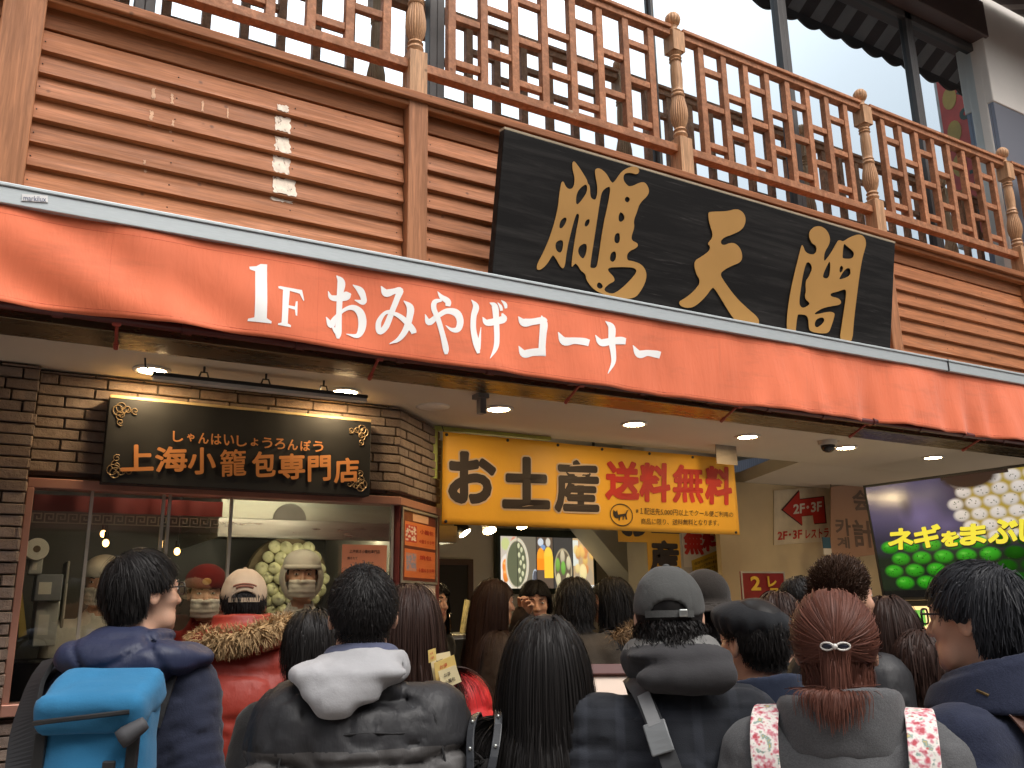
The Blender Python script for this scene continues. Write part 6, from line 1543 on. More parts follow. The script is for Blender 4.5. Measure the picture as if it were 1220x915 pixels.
            for (a, e, wv, ps) in s.arms:
                d1, t1 = cone(P, a, e, .060 * sleeve + t, .050 * sleeve + t, True); d2, t2 = cone(P, e, wv, .050 * sleeve + t, .036 * sleeve + t * .7, True)
                if quilt and detail:
                    L1, L2 = np.linalg.norm(e - a), np.linalg.norm(wv - e)
                    sp1 = np.abs(np.sin(pi * (t1 * L1 + .03 + noise3(P * 5, sd) * .012) / quilt)); sp2 = np.abs(np.sin(pi * (t2 * L2 + noise3(P * 5, sd) * .012) / quilt)); d1 = d1 + qa * (.9 * np.exp(-(sp1 / .22) ** 2) - .35 * sp1 ** .5); d2 = d2 + qa * (.9 * np.exp(-(sp2 / .22) ** 2) - .35 * sp2 ** .5)
                elif detail:
                    sg = np.exp(-((t1 - 1) / .25) ** 2) + np.exp(-(t2 / .25) ** 2); d1 = d1 + wr * .4 * sg * np.sin(t1 * 38 + P[:, 0] * 30); d2 = d2 + wr * .4 * sg * np.sin(t2 * 42 + P[:, 1] * 30)
                d = smin(d, smin(d1, d2, .03), .035)
            if detail and wr:
                n1 = noise3(P * np.array([7, 7, 3.6]) + sd, sd); n2 = noise3(P * np.array([17, 17, 9.0]) + 3, sd + 1); n3 = noise3(P * np.array([30, 30, 15.0]) + 5, sd + 4); d = d + wr * (1.3 * n1 - 1.5 * (np.abs(n2) < .12) * (1 - np.abs(n2) / .12) * -1 * .8) + wr * .40 * (np.abs(n3) - .4) + wr * .3 * noise3(P * 45, sd + 2)
            d = smax(d, hem * H - P[:, 2], .012)
            if neck: d = smax(d, -cone(P, (0, -.008, .845 * H + slope), (0, .0, 1.1 * H), neck * .62, neck * .80), .012)
            return d
        s.coatf = lambda P: f(P, False)
        ym = .42 if any(a[3] in ('hold', 'mouth', 'eat', 'strap') for a in s.arms) else .28
        fm = None; ms = m
        if m2 is not None: ms = [m, m2]; fm = lambda c: ((c[:, 2] < zsplit[1] * H) & (c[:, 2] > zsplit[0] * H)).astype(int)
        o_ = s.part(name, f, (-.44, -.32, (hem * H) - .03), (.44, ym, .92 * H), h, ms, fm=fm); s.jacket = o_; return o_
    def seam(s, pts, m, name="seam", r=.0025):
        """dark stitched line snapped onto the coat surface"""
        P = np.asarray(pts, float); f = s.coatf
        for _ in range(6):
            d = f(P); g = norm(np.stack([f(P + np.eye(3)[i] * .004) - f(P - np.eye(3)[i] * .004) for i in range(3)], 1)); P = P - g * d[:, None] * .9
        b = MB(); b.tube(P, r, 5); return mesh_obj(name, b.v, b.f, m, s.jacket, smooth=True, world_co=False)
    def snap(s, P, off=0.0, it=8):
        P = np.asarray(P, float); f = s.coatf
        for _ in range(it):
            d = f(P) - off; g = norm(np.stack([f(P + np.eye(3)[i] * .004) - f(P - np.eye(3)[i] * .004) for i in range(3)], 1)); P = P - g * d[:, None] * .8
        return P, g
    def strap_mesh(s, pts, width, thick, off=.014, n=30):
        """flat band following the coat; pts person-local way points; returns verts, faces (person-local)"""
        K = np.asarray(pts, float); tt = np.linspace(0, len(K) - 1, n); i = np.clip(tt.astype(int), 0, len(K) - 2); fr = (tt - i)[:, None]
        P = K[i] * (1 - fr) + K[i + 1] * fr
        for _ in range(2): P[1:-1] = (P[:-2] + P[2:] + 2 * P[1:-1]) / 4
        P, g = s.snap(P, off)
        for _ in range(3): P[1:-1] = (P[:-2] + P[2:] + 2 * P[1:-1]) / 4
        T = norm(np.gradient(P, axis=0)); B = norm(np.cross(T, g)); U = np.cross(B, T); V = []
        for k in range(n):
            for (a, c) in ((-1, 0), (1, 0), (1, 1), (-1, 1)): V.append(P[k] + B[k] * a * width / 2 + U[k] * (c * thick))
        F = [(4 * k + j, 4 * k + (j + 1) % 4, 4 * k + 4 + (j + 1) % 4, 4 * k + 4 + j) for k in range(n - 1) for j in range(4)] + [(0, 1, 2, 3)[::-1], tuple(range(4 * n - 4, 4 * n))]
        return V, F
    def hair(s, N, L, style, base=.010, w=.0024, shell=True, coll=True, name="hair", limit=None, **k):
        cf = (lambda q: s.coatf(s.hl(q))) if coll and hasattr(s, 'coatf') else None
        VV, FF, n = [], [], 0
        if shell:
            def f(Q):
                d = cap_shell(Q, base); nz = noise3(Q * np.array([60, 60, 14]), s.seed); return d + .0025 * nz
            V, F = surfnet(f, np.arange(-.11, .11, .007), np.arange(-.13, .11, .007), np.arange(-.12, .15, .007)); VV.append(V); FF += F.tolist(); n = len(V)
        k.setdefault('off', (base * .6, base * 1.25)); k.setdefault('seed', s.seed)
        P, Nn = strands(N, L, style, cf, **k)
        V, F = ribbons(P, Nn, w, rng=np.random.default_rng(s.seed)); VV.append(V); FF += (F + n).tolist()
        V = s.hl(np.concatenate(VV)); return mesh_obj(name, V, FF, s.hairm, s.o, smooth=True, world_co=False)
    def head_part(s, name, f, m, lo=(-.15, -.17, -.16), hi=(.15, .2, .2), h=.007, parent=None):
        V, F = surfnet(f, *[np.arange(lo[k], hi[k], h) for k in range(3)]); return mesh_obj(name, s.hl(V), F.tolist(), m, parent or s.o, smooth=True, world_co=False)
    def glasses(s, m):
        b = MB()
        for sg in (-1, 1):
            loop = [(sg * (.033 + .024 * np.sign(cos(t)) * abs(cos(t)) ** .6), .104 - .008 * abs(.033 + .024 * cos(t)) / .057, .008 + .017 * np.sign(sin(t)) * abs(sin(t)) ** .6) for t in np.linspace(0, 2 * pi, 25)]
            b.tube(loop, .0024, 6, caps=False)
            b.tube([(sg * .057, .097, .014), (sg * .072, .085, .014), (sg * .079, .0, .013), (sg * .080, -.018, .006), (sg * .080, -.03, -.012)], [.0028, .0024, .0018, .0016, .0014], 6)
        b.tube([(-.010, .104, .012), (0, .107, .015), (.010, .104, .012)], .0022, 6)
        return mesh_obj("glasses", s.hl(np.array(b.v)), b.f, m, s.o, smooth=True, world_co=False)
    def fur(s, name, pts, rad, N, L, m, w=.004, seed=5, sub=None, core=True):
        """tufted roll along a path: core tube and tufts"""
        r = np.random.default_rng(seed); K = np.asarray(pts, float); n = len(K) - 1
        tt = r.random(N) * n; i = np.minimum(tt.astype(int), n - 1); fr = (tt - i)[:, None]; c = K[i] * (1 - fr) + K[i + 1] * fr
        T = norm(K[i + 1] - K[i]); u = norm(r.normal(size=(N, 3))); u = norm(u - T * np.sum(u * T, 1, keepdims=True) * .8)
        p = c + u * rad * .7; v = norm(u + T * r.uniform(-.5, .5, (N, 1)) + np.array([0, 0, -.25])); P = [p]
        for k in range(5): v = norm(v + np.array([0, 0, -.16]) + r.normal(size=(N, 3)) * .22); p = p + v * L / 5 * r.uniform(.7, 1.2, (N, 1)); P.append(p)
        P = np.stack(P, 1); V, F = ribbons(P, np.repeat(np.cross(u, T)[:, None], 6, 1), w, .1, 1.5, r)
        if core:
            b = MB(); b.tube(K, rad * .8, 10); F = np.array(F) + len(b.v); V = np.concatenate([np.array(b.v), V]); FF = b.f + F.tolist()
        else: FF = F.tolist()
        return mesh_obj(name, V, FF, m, s.o, smooth=True, world_co=False)
def worn(name, label, cat, person, group=None):
    t = thing(name, label, cat, person.loc, person.o.rotation_euler[2], group); return t
# ------------------------------------------------------------------ the crowd, front row first
NAVY = cloth("navy_nylon", (.020, .026, .058), 'nylon'); NAVY2 = cloth("navy_cloth", (.016, .019, .034), 'wool')
BLK_N = cloth("black_nylon", (.018, .018, .020), 'nylon'); GREY_N = cloth("dark_grey_nylon", (.060, .057, .056), 'nylon')
SEAM = mat("seam_thread", (.008, .008, .009), .8)

# 1 boy with glasses, navy hooded puffer, blue backpack
p = Person("young man with glasses in a navy puffer jacket with a large quilted hood", 176, 656, 2.85, 26, head=(46, 4, 0), w=.88, fine=.0055)
p.coat(NAVY2, thick=.038, hem=.42, wr=.008, h=.012); p.trousers()
H = p.H
def f(P):
    d = ell(P, (.01, -.105, .832 * H), (.170, .100, .066)); d = smin(d, ell(P, (.10, -.05, .832 * H), (.125, .11, .046)), .04); d = smin(d, ell(P, (-.09, -.05, .842 * H), (.10, .12, .048)), .04); d = smin(d, ell(P, (.0, -.04, .868 * H), (.115, .105, .035)), .03)
    d = smax(d, -cone(P, (0, .005, .84 * H), (0, .03, H), .07, .085), .03)
    q = np.abs(np.sin(pi * (P[:, 0] * 1.0 + P[:, 2] * .55) / .13)) ** .5; q2 = np.abs(np.sin(pi * (P[:, 0] * .6 - P[:, 2]) / .15)) ** .5
    g_ = np.exp(-(np.abs(np.sin(pi * (P[:, 0] + P[:, 2] * .7 + .02 * noise3(P * 6, 1)) / .19)) / .13) ** 2) + np.exp(-(np.abs(np.sin(pi * (P[:, 0] * .5 - P[:, 2] + .02 * noise3(P * 6, 2)) / .21)) / .13) ** 2); return d + .009 * g_ + .007 * noise3(P * 11, 9) + .007 * (np.abs(noise3(P * np.array([14, 14, 30]), 2)) - .3)
p.part("hood", f, (-.30, -.28, .74 * H), (.32, .16, .95 * H), .0095, NAVY)
p.hair(7000, .070, 'fringe', base=.012, w=.0022, lift=.10, grav=.2, frizz=.07); p.glasses(BLACKM)
boy = p
BLUE = cloth("bright_blue_canvas", (.03, .155, .30), 'fleece')
bp = worn("backpack", "bright blue canvas backpack with a black zip on the young man's back", "backpack", p)
def loc_part(parent, name, f, lo, hi, h, m): 
    V, F = surfnet(f, *[np.arange(lo[k], hi[k], h) for k in range(3)]); return mesh_obj(name, V, F.tolist(), m, parent, smooth=True, world_co=False)
zb = .50 * H
def f(P): return smin(rbox(P, (.015, -.255, .690 * H), (.126, .085, .20), .05), ell(P, (.0, -.315, .645 * H), (.12, .055, .12)), .05) + .006 * noise3(P * 11, 4) + .003 * noise3(P * 27, 5)
loc_part(bp, "bag_body", f, (-.30, -.46, .50 * H), (.18, -.10, .84 * H), .011, BLUE)
def f(P):
    q = P - np.array([.015, -.28, .782 * H]); a = .35; q = np.stack([q[:, 0], q[:, 1] * cos(a) + q[:, 2] * sin(a), -q[:, 1] * sin(a) + q[:, 2] * cos(a)], 1)
    return rbox(q, (0, 0, 0), (.134, .105, .052), .034) + .009 * noise3(P * 9, 6) + .008 * (np.abs(noise3(P * np.array([10, 18, 18]), 7)) - .3)
loc_part(bp, "top_flap", f, (-.30, -.48, .68 * H), (.18, -.08, .90 * H), .010, BLUE)
b = MB(); b.tube([(-.10, -.386, .760 * H), (-.06, -.398, .763 * H), (.04, -.398, .768 * H), (.12, -.384, .772 * H)], .006, 6); mesh_obj("zip", b.v, b.f, BLACKM, bp, world_co=False)
b = MB()
for sx in (-.10, .12): b.obox((sx, -.340, .69 * H), (.014, 0, 0), (0, .008, 0), (0, .004, .10))
b.obox((.08, -.375, .67 * H), (.015, 0, 0), (0, .006, 0), (0, 0, .07)); mesh_obj("compression_strap", b.v, b.f, BLACKM, bp, world_co=False, bevel=.004)
b = MB(); b.lathe([(.001, 0), (.022, .002), (.024, .02), (.018, .06), (.015, .07), (.001, .072)], (.10, -.385, .735 * H), 14, axis=(.5, .2, .35)); mesh_obj("strap_tail", b.v, b.f, mat("dark_grey_webbing", (.05, .05, .055), .7), bp, smooth=True, world_co=False)
for sg in (-1, 1):
    V, F = p.strap_mesh([(sg * .10, -.16, .74 * H), (sg * .13, -.10, .83 * H), (sg * .125, .04, .82 * H), (sg * .13, .16, .72 * H), (sg * .15, .14, .62 * H), (sg * .17, .0, .58 * H)], .055, .01, .015)
    mesh_obj("shoulder_strap", V, F, mat("black_webbing", (.016, .016, .018), .75), bp, world_co=False)
V, F = p.strap_mesh([(-.20, -.16, .66 * H), (-.21, -.09, .74 * H), (-.17, -.03, .80 * H)], .09, .012, .02); mesh_obj("side_panel", V, F, mat("black_webbing", (.016, .016, .018), .75), bp, world_co=False)

# 2 man in a grey hood over a black and grey puffer
p = Person("man with cropped black hair in a black puffer and pale grey hood", 434, 673, 2.34, 17, head=(2, 3, 0), w=1.0, dp=1.1, fine=.0065)
o_ = p.coat(BLK_N, thick=.036, hem=.46, quilt=.125, qa=.019, wr=.007, h=.0105, m2=GREY_N, zsplit=(.68, .752)); p.trousers(); H = p.H
p.seam([(x, -.2, .785 * H - .012 * abs(x) * 6 * .3) for x in np.linspace(-.2, .2, 22)], SEAM)
for sg in (-1, 1): p.seam([(sg * (.205 - .02 * t), -.2 + .12 * (1 - t), (.62 + .19 * t) * H) for t in np.linspace(0, 1, 18)], SEAM, r=.003)
FLC = cloth("pale_grey_fleece", (.33, .33, .34), 'fleece'); LIN = cloth("slate_blue_lining", (.085, .095, .15), 'fleece')
def f(P):
    x = np.abs(P[:, 0])
    d = ell(P, (-.030, -.100, .852 * H), (.135, .060, .030)); d = smin(d, ell(P, (-.050, -.125, .830 * H), (.095, .040, .040)), .03); d = smin(d, ell(P, (-.070, -.135, .812 * H), (.044, .030, .034)), .03); d = smin(d, ell(P, (-.125, -.06, .852 * H), (.045, .07, .030)), .03)
    d = smin(d, smax(np.abs(ell(P, (0, -.005, .856 * H), (.112, .114, .06))) - .012, P[:, 2] - (.876 * H - P[:, 1] * .22), .01), .02)
    d = smax(d, -cone(P, (0, .03, .83 * H), (0, .045, .98 * H), .062, .098), .015)
    return d + .006 * noise3(P * 9, 21) + .009 * (np.abs(noise3(P * np.array([15, 15, 22]), 22)) - .3) + .003 * noise3(P * 40, 6)
HOODF = f; hd_o = p.part("hood", f, (-.24, -.26, .70 * H), (.24, .18, .93 * H), .008, FLC)
def f(P):
    d = np.abs(ell(P, (0, .0, .862 * H), (.088, .094, .06))) - .010; d = smax(d, P[:, 2] - (.886 * H - P[:, 1] * .25), .01); return smax(d, -cone(P, (0, .02, .85 * H), (0, .03, H), .06, .078), .01) + .004 * noise3(P * 22, 5)
p.part("hood_lining", f, (-.15, -.15, .83 * H), (.15, .15, .96 * H), .008, LIN)
_hood_f = HOODF
def snapf(P, ff, it=8):
    for _ in range(it):
        g = norm(np.stack([ff(P + np.eye(3)[i] * .004) - ff(P - np.eye(3)[i] * .004) for i in range(3)], 1)); P = P - g * ff(P)[:, None] * .8
    return P
p.hair(9000, .020, 'short', base=.0065, w=.0016, lift=.35, grav=.12, frizz=.08)

# 3 girl with very long black hair
p = Person("young woman with very long straight black hair and a black furry coat, seen from behind", 648, 733, 2.35, 31, head=(0, 2, 0), w=.86, fine=.007)
BLK_W = cloth("black_wool", (.012, .012, .013), 'wool')
p.coat(BLK_W, thick=.03, hem=.42, wr=.007, h=.013); p.trousers(); H = p.H
p.hair(12000, .86, 'long', base=.012, w=.0024, seg=22, grav=.6, frizz=.026, lift=.02)
p.fur("fur_collar", [(-.20, .04, .765 * H), (-.19, -.06, .775 * H), (-.13, -.12, .785 * H)], .032, 900, .035, HAIRS['fur_black'], w=.004)
for sg in (-1,):
    p.fur("fur_cuff", [(sg * .185, -.06, .74 * H), (sg * .205, -.07, .68 * H), (sg * .21, -.07, .63 * H)], .040, 900, .032, HAIRS['fur_black'], w=.004, seed=6)
bag = worn("studded_bag", "black leather bag with studded straps on the long haired woman's left shoulder", "bag", p)
LEA = cloth("black_leather", (.022, .024, .028), 'leather')
for dx in (0, .045):
    V, F = p.strap_mesh([(-.10 - dx, .10, .75 * H), (-.115 - dx, .0, .835 * H), (-.125 - dx, -.10, .79 * H), (-.165 - dx * .5, -.15, .70 * H), (-.20 - dx * .3, -.15, .62 * H)], .020, .006, .030, 30); mesh_obj("strap", V, F, LEA, bag, smooth=False, world_co=False, bevel=.002)
    b = MB()
    for k in range(4, 27, 3): b.ball(np.mean(np.array(V[4 * k:4 * k + 4]), 0) + (0, -.006, .002), .0045, 8, 6)
    mesh_obj("stud", b.v, b.f, STEEL, bag, smooth=True, world_co=False)
def f(P): return rbox(P, (-.215, -.19, .50 * H), (.13, .06, .12), .04) + .004 * noise3(P * 12, 3)
loc_part(bag, "bag_body", f, (-.38, -.28, .40 * H), (-.05, -.1, .60 * H), .012, LEA)

# 4 man in a grey cap, curly hair, hooded plaid coat
p = Person("man in a washed grey baseball cap with curly black hair and dark checked hooded coat", 794, 680, 2.30, 37, head=(2, -3, 0), w=1.0, dp=1.1, hair='black', fine=.007)
PLAID = cloth("dark_blue_plaid", (.016, .018, .023), 'plaid'); CHAR = cloth("charcoal_fleece", (.040, .039, .041), 'fleece')
p.coat(PLAID, thick=.036, hem=.42, wr=.007, h=.0115); p.trousers(); H = p.H
def f(P):
    d = ell(P, (.01, -.085, .884 * H), (.118, .062, .030)); d = smin(d, ell(P, (.015, -.118, .856 * H), (.118, .056, .044)), .02)
    d = smin(d, smax(np.abs(ell(P, (0, .0, .872 * H), (.110, .112, .08))) - .012, P[:, 2] - (.902 * H - P[:, 1] * .2), .012), .014)
    d = smax(d, -cone(P, (0, .04, .84 * H), (0, .05, H), .062, .095), .015)
    return d + .010 * noise3(P * np.array([7, 7, 14]), 31) + .010 * (np.abs(noise3(P * np.array([9, 9, 24]), 33)) - .3) + .003 * noise3(P * 30, 32)
p.part("hood", f, (-.26, -.26, .76 * H), (.28, .18, .93 * H), .009, [CHAR, cloth("grey_hood_lining", (.15, .148, .142), 'fleece')], fm=lambda c: (c[:, 2] > .889 * H - c[:, 1] * .2).astype(int))
p.hair(5600, .115, 'bob', base=.008, w=.0022, grav=.30, frizz=.10, curl=.65, seg=14, lift=.12, under=.004, off=(.003, .016))
CAPG = cloth("washed_grey_cotton", (.078, .079, .076), 'fleece')
def baseball_cap(p, m, t=.013, low=.022, visor=True, opening=True, name="cap"):
    def f(Q):
        d = ell(Q, SKULL_C + np.array([0, 0, .006]), SKULL_R + np.array([t, t, t + .002])); zl = low + Q[:, 1] * .16
        d = smax(d, zl - Q[:, 2], .006)
        pan = np.abs(np.sin(3 * np.arctan2(Q[:, 0], Q[:, 1] - .0 + 1e-6) + pi / 2 * 1)); d = d + .0016 * np.exp(-(pan / .06) ** 2)
        if opening: d = np.maximum(d, -np.maximum(np.hypot(Q[:, 0] / 1.25, Q[:, 2] - low + .012) - .036, Q[:, 1] + .02))
        return d + .0022 * noise3(Q * 30, 3)
    o_ = p.head_part(name, f, m, h=.0055)
    if visor:
        def g(Q):
            zz = Q[:, 2] - (low + .034 - (Q[:, 1] - .085) * .22 - Q[:, 0] ** 2 * 3.2); return np.maximum(np.maximum(np.abs(zz) - .004, np.hypot(Q[:, 0] / .092, (Q[:, 1] - .075) / .092) * .09 - .09), .070 - np.hypot(Q[:, 0] * .9, Q[:, 1]))
        p.head_part("visor", g, m, lo=(-.12, .02, -.08), hi=(.12, .2, .08), h=.0055, parent=o_)
    if opening:
        b = MB(); pts = [(x, -.012 - sqrt(max(0, 1 - (x / (.075 + t)) ** 2)) * (.093 + t) - .001, low + .004 - .012) for x in np.linspace(-.058, .058, 15)]
        for i in range(14):
            a, c = np.array(pts[i]), np.array(pts[i + 1]); b.prism([a - (0, 0, .008), c - (0, 0, .008), c + (0, 0, .008), a + (0, 0, .008)], (0, .003, 0))
        mesh_obj("cap_strap", p.hl(np.array(b.v)), b.f, m, o_, world_co=False)
    b = MB(); b.ball((0, -.012, SKULL_C[2] + SKULL_R[2] + t + .007), (.009, .009, .005), 12, 8); mesh_obj("cap_button", p.hl(np.array(b.v)), b.f, m, o_, smooth=True, world_co=False)
    return o_
c_ = baseball_cap(p, CAPG)
b = MB(); b.box((.022, -.125, .006), (.042, -.116, .024)); mesh_obj("buckle", p.hl(np.array(b.v)), b.f, STEEL, c_, world_co=False, bevel=.003)
sb_ = worn("shoulder_bag", "black shoulder bag strap with a grey plastic buckle across the capped man's back", "bag", p)
V, F = p.strap_mesh([(-.05, .14, .72 * H), (-.085, .03, .84 * H), (-.075, -.10, .835 * H), (-.03, -.2, .76 * H), (.03, -.2, .66 * H), (.10, -.2, .56 * H), (.18, -.17, .47 * H)], .040, .005, .022, 40); mesh_obj("strap", V, F, mat("grey_black_webbing", (.035, .037, .04), .6), sb_, world_co=False)
V, F = p.strap_mesh([(-.060, -.17, .805 * H), (-.04, -.19, .765 * H)], .052, .008, .030, 6); mesh_obj("buckle", V, F, mat("grey_plastic", (.16, .17, .175), .35), sb_, world_co=False, bevel=.003)
V, F = p.strap_mesh([(-.075, -.12, .835 * H), (-.055, -.17, .80 * H)], .030, .004, .034, 6); mesh_obj("strap_edge", V, F, mat("pale_grey_webbing", (.20, .205, .21), .6), sb_, world_co=False)
def f(P): return rbox(P, (.24, -.16, .43 * H), (.15, .06, .10), .03)
loc_part(sb_, "bag_body", f, (.05, -.26, .34 * H), (.42, -.06, .52 * H), .013, LEA)

# 5 woman with reddish brown half-up hair, grey wool coat
p = Person("woman with half tied reddish brown hair in a grey padded coat", 989, 705, 2.15, 53, head=(2, 2, 0), w=.95, dp=1.05, hair='brown', fine=.007)
GREYW = cloth("grey_wool", (.080, .081, .084), 'wool')
p.coat(GREYW, thick=.042, hem=.44, quilt=.20, qa=.008, wr=.006, h=.0115); p.trousers(); H = p.H
def f(P):
    d = np.abs(cone(P, (0, -.012, .81 * H), (0, -.018, .885 * H), .118, .106)) - .019; d = smax(d, P[:, 2] - (.872 * H - P[:, 1] * .15 + .01 * np.sin(P[:, 0] * 18)), .02); d = smax(d, .79 * H - P[:, 2], .03)
    return d + .008 * noise3(P * np.array([8, 8, 16]), 8) + .003 * noise3(P * 30, 3)
p.part("collar", f, (-.22, -.22, .77 * H), (.22, .2, .94 * H), .0095, GREYW)
_cf = p.coatf; p.coatf = lambda P, a=_cf, f_=f: np.minimum(a(P), smax(cone(P, (0, -.012, .80 * H), (0, -.018, .87 * H), .142, .124), P[:, 2] - .874 * H, .02))
p.hair(14000, .185, 'half', base=.011, w=.0019, seg=18, grav=.6, frizz=.05, lift=.0, off=(.004, .0135), clip=(.012, -.121, .016))
p.coatf = _cf
b = MB(); c0_ = np.array([.012, -.135, .017])
for sg in (-1, 1):
    lp = [c0_ + np.array([sg * (.003 + .013 * (1 - cos(t))), .012 * (1 - cos(t)) * .4 - .006, .0075 * sin(t)]) for t in np.linspace(0, 2 * pi, 20)]; b.tube(lp, .0020, 6, caps=False)
b.ball(c0_ + (0, -.006, 0), .006, 10, 8); bw = mesh_obj("hair_bow", p.hl(np.array(b.v)), b.f, mat("pearl_trim", (.66, .63, .58), .25), p.o, smooth=True, world_co=False)
b = MB()
for sg in (-1, 1): b.ball(c0_ + (sg * .015, .004, 0), (.012, .005, .006), 12, 8)
mesh_obj("bow_loop", p.hl(np.array(b.v)), b.f, mat("navy_ribbon", (.012, .013, .03), .35), bw, smooth=True, world_co=False)
fb = worn("floral_bag", "floral printed backpack straps over the grey coated woman's shoulders", "bag", p)
FLO = cloth("floral_print", (.6, .5, .48), 'floral')
for sg in (-1, 1):
    V, F = p.strap_mesh([(sg * .135, .14, .72 * H), (sg * .15, .05, .82 * H), (sg * .155, -.05, .815 * H), (sg * .145, -.14, .76 * H), (sg * .115, -.2, .68 * H), (sg * .09, -.2, .60 * H)], .058, .006, .016, 40); mesh_obj("shoulder_strap", V, F, FLO, fb, world_co=False, bevel=.002)
def f(P): return rbox(P, (0, -.26, .50 * H), (.16, .07, .17), .05) + .005 * noise3(P * 10, 3)
loc_part(fb, "bag_body", f, (-.22, -.38, .36 * H), (.22, -.12, .63 * H), .013, FLO)

# 6 man with glasses on the right
p = Person("man with blue black hair and dark glasses in a navy wool coat", 1153, 672, 2.32, -2, head=(-10, 0, 0), w=1.0, dp=1.05, hair='blueblack', fine=.005)
NAVYW = cloth("navy_wool", (.017, .021, .040), 'wool')
p.coat(NAVYW, thick=.030, hem=.40, wr=.005, h=.0115); p.trousers(); H = p.H
def f(P):
    d = np.abs(cone(P, (0, -.012, .825 * H), (0, -.015, .885 * H), .105, .092)) - .011; d = smax(d, P[:, 2] - (.872 * H - P[:, 1] * .30), .01); d = smax(d, .80 * H - P[:, 2], .02); d2 = smax(np.abs(cone(P, (0, -.012, .80 * H), (0, -.015, .872 * H), .155, .105)) - .010, P[:, 2] - (.862 * H - P[:, 1] * .3), .01); d2 = smax(d2, (.815 * H + .0) - P[:, 2], .015)
    return smin(d, d2, .012) + .004 * noise3(P * 10, 3)
p.part("collar", f, (-.2, -.2, .78 * H), (.2, .18, .93 * H), .008, NAVYW)
p.hair(9000, .080, 'fringe', base=.013, w=.0022, lift=.16, grav=.24, frizz=.11); p.glasses(BLACKM)
lb = worn("leather_bag", "brown leather shoulder strap bag across the navy coated man's back", "bag", p)
BRL = cloth("brown_leather", (.085, .035, .022), 'leather')
V, F = p.strap_mesh([(-.08, .14, .74 * H), (-.115, .03, .825 * H), (-.10, -.08, .815 * H), (-.04, -.18, .72 * H), (.04, -.18, .60 * H), (.14, -.16, .48 * H)], .032, .005, .018, 36); mesh_obj("strap", V, F, BRL, lb, world_co=False, bevel=.0015)
V, F = p.strap_mesh([(-.112, -.03, .82 * H), (-.108, -.045, .818 * H)], .036, .004, .022, 4); mesh_obj("buckle", V, F, mat("brass", (.30, .20, .08), .35, metal=.9), lb, world_co=False)
def f(P): return rbox(P, (.22, -.15, .42 * H), (.15, .05, .11), .025)
loc_part(lb, "bag_body", f, (.04, -.23, .33 * H), (.4, -.07, .51 * H), .013, BRL)

# 7 man in a flat cap
p = Person("man in a black flat cap and slate blue jacket facing left", 893, 711, 2.6, 8, head=(-8, 0, 0), w=.92, hair='black', fine=.0065)
p.coat(cloth("slate_blue_nylon", (.055, .080, .15), 'nylon'), thick=.030, hem=.46, quilt=.17, qa=.006, wr=.008, h=.013); p.trousers(); H = p.H
def f(P):
    d = np.abs(cone(P, (0, -.012, .82 * H), (0, -.012, .87 * H), .105, .100)) - .012; d = smax(d, P[:, 2] - (.868 * H - P[:, 1] * .2), .012); return smax(d, .79 * H - P[:, 2], .02) + .005 * noise3(P * 14, 3)
p.part("collar", f, (-.2, -.2, .77 * H), (.2, .2, .92 * H), .010, cloth("dark_collar_knit", (.02, .026, .045), 'fleece'))
p.hair(4000, .035, 'short', base=.0065, w=.002, lift=.1, grav=.3, under=.06)
def f(Q):
    q = Q - np.array([0, .006, .066]); a = -.16; q = np.stack([q[:, 0], q[:, 1] * cos(a) - q[:, 2] * sin(a), q[:, 1] * sin(a) + q[:, 2] * cos(a)], 1)
    d = ell(q, (0, 0, 0), (.094, .116, .046)); d = smin(d, ell(Q, (0, -.01, .045), (.086, .102, .042)), .03); d = smax(d, (.012 + Q[:, 1] * .12) - Q[:, 2], .008)
    an = np.arctan2(Q[:, 0], -Q[:, 1] + .04); rr = np.hypot(Q[:, 0], Q[:, 1]); return d + .0045 * np.sin(an * 17 + rr * 30) * np.clip(rr / .1, 0, 1) * np.clip((.085 - Q[:, 2]) / .06, 0, 1) + .004 * noise3(Q * 16, 3)
p.head_part("flat_cap", f, cloth("black_cap_cotton", (.016, .017, .019), 'fleece'), lo=(-.16, -.18, -.04), hi=(.16, .19, .16), h=.006)

# 8 red down jacket, beige cap, fur hood
p = Person("man in a beige cap and red down jacket with a tan fur hood", 292, 681, 3.7, 12, head=(0, 0, 0), w=1.0, dp=1.15, hair='black', fine=.008)
REDN = cloth("red_nylon", (.24, .026, .015), 'nylon')
p.coat(REDN, thick=.055, hem=.44, quilt=.16, qa=.010, wr=.007, h=.014); p.trousers(); H = p.H
def f(P):
    d = ell(P, (0, -.09, .85 * H), (.19, .10, .055)); d = smin(d, smax(np.abs(cone(P, (0, 0, .83 * H), (0, 0, .905 * H), .115, .100)) - .014, P[:, 2] - .905 * H, .01), .03); return smax(d, -cone(P, (0, .03, .85 * H), (0, .04, H), .06, .09), .02) + .006 * noise3(P * 14, 3)
p.part("hood", f, (-.24, -.24, .78 * H), (.24, .16, .95 * H), .011, REDN)
p.fur("fur_trim", [(-.145, .03, .83 * H), (-.155, -.06, .848 * H), (-.12, -.135, .848 * H), (-.05, -.17, .845 * H), (.05, -.17, .858 * H), (.125, -.135, .872 * H), (.165, -.06, .876 * H), (.155, .03, .855 * H)], .040, 3200, .045, HAIRS['fur_tan'], w=.005)
p.hair(1200, .03, 'short', base=.008, w=.003, lift=.2, under=.04)
c_ = baseball_cap(p, cloth("beige_cotton", (.42, .32, .22), 'fleece'), t=.013)
b = MB()
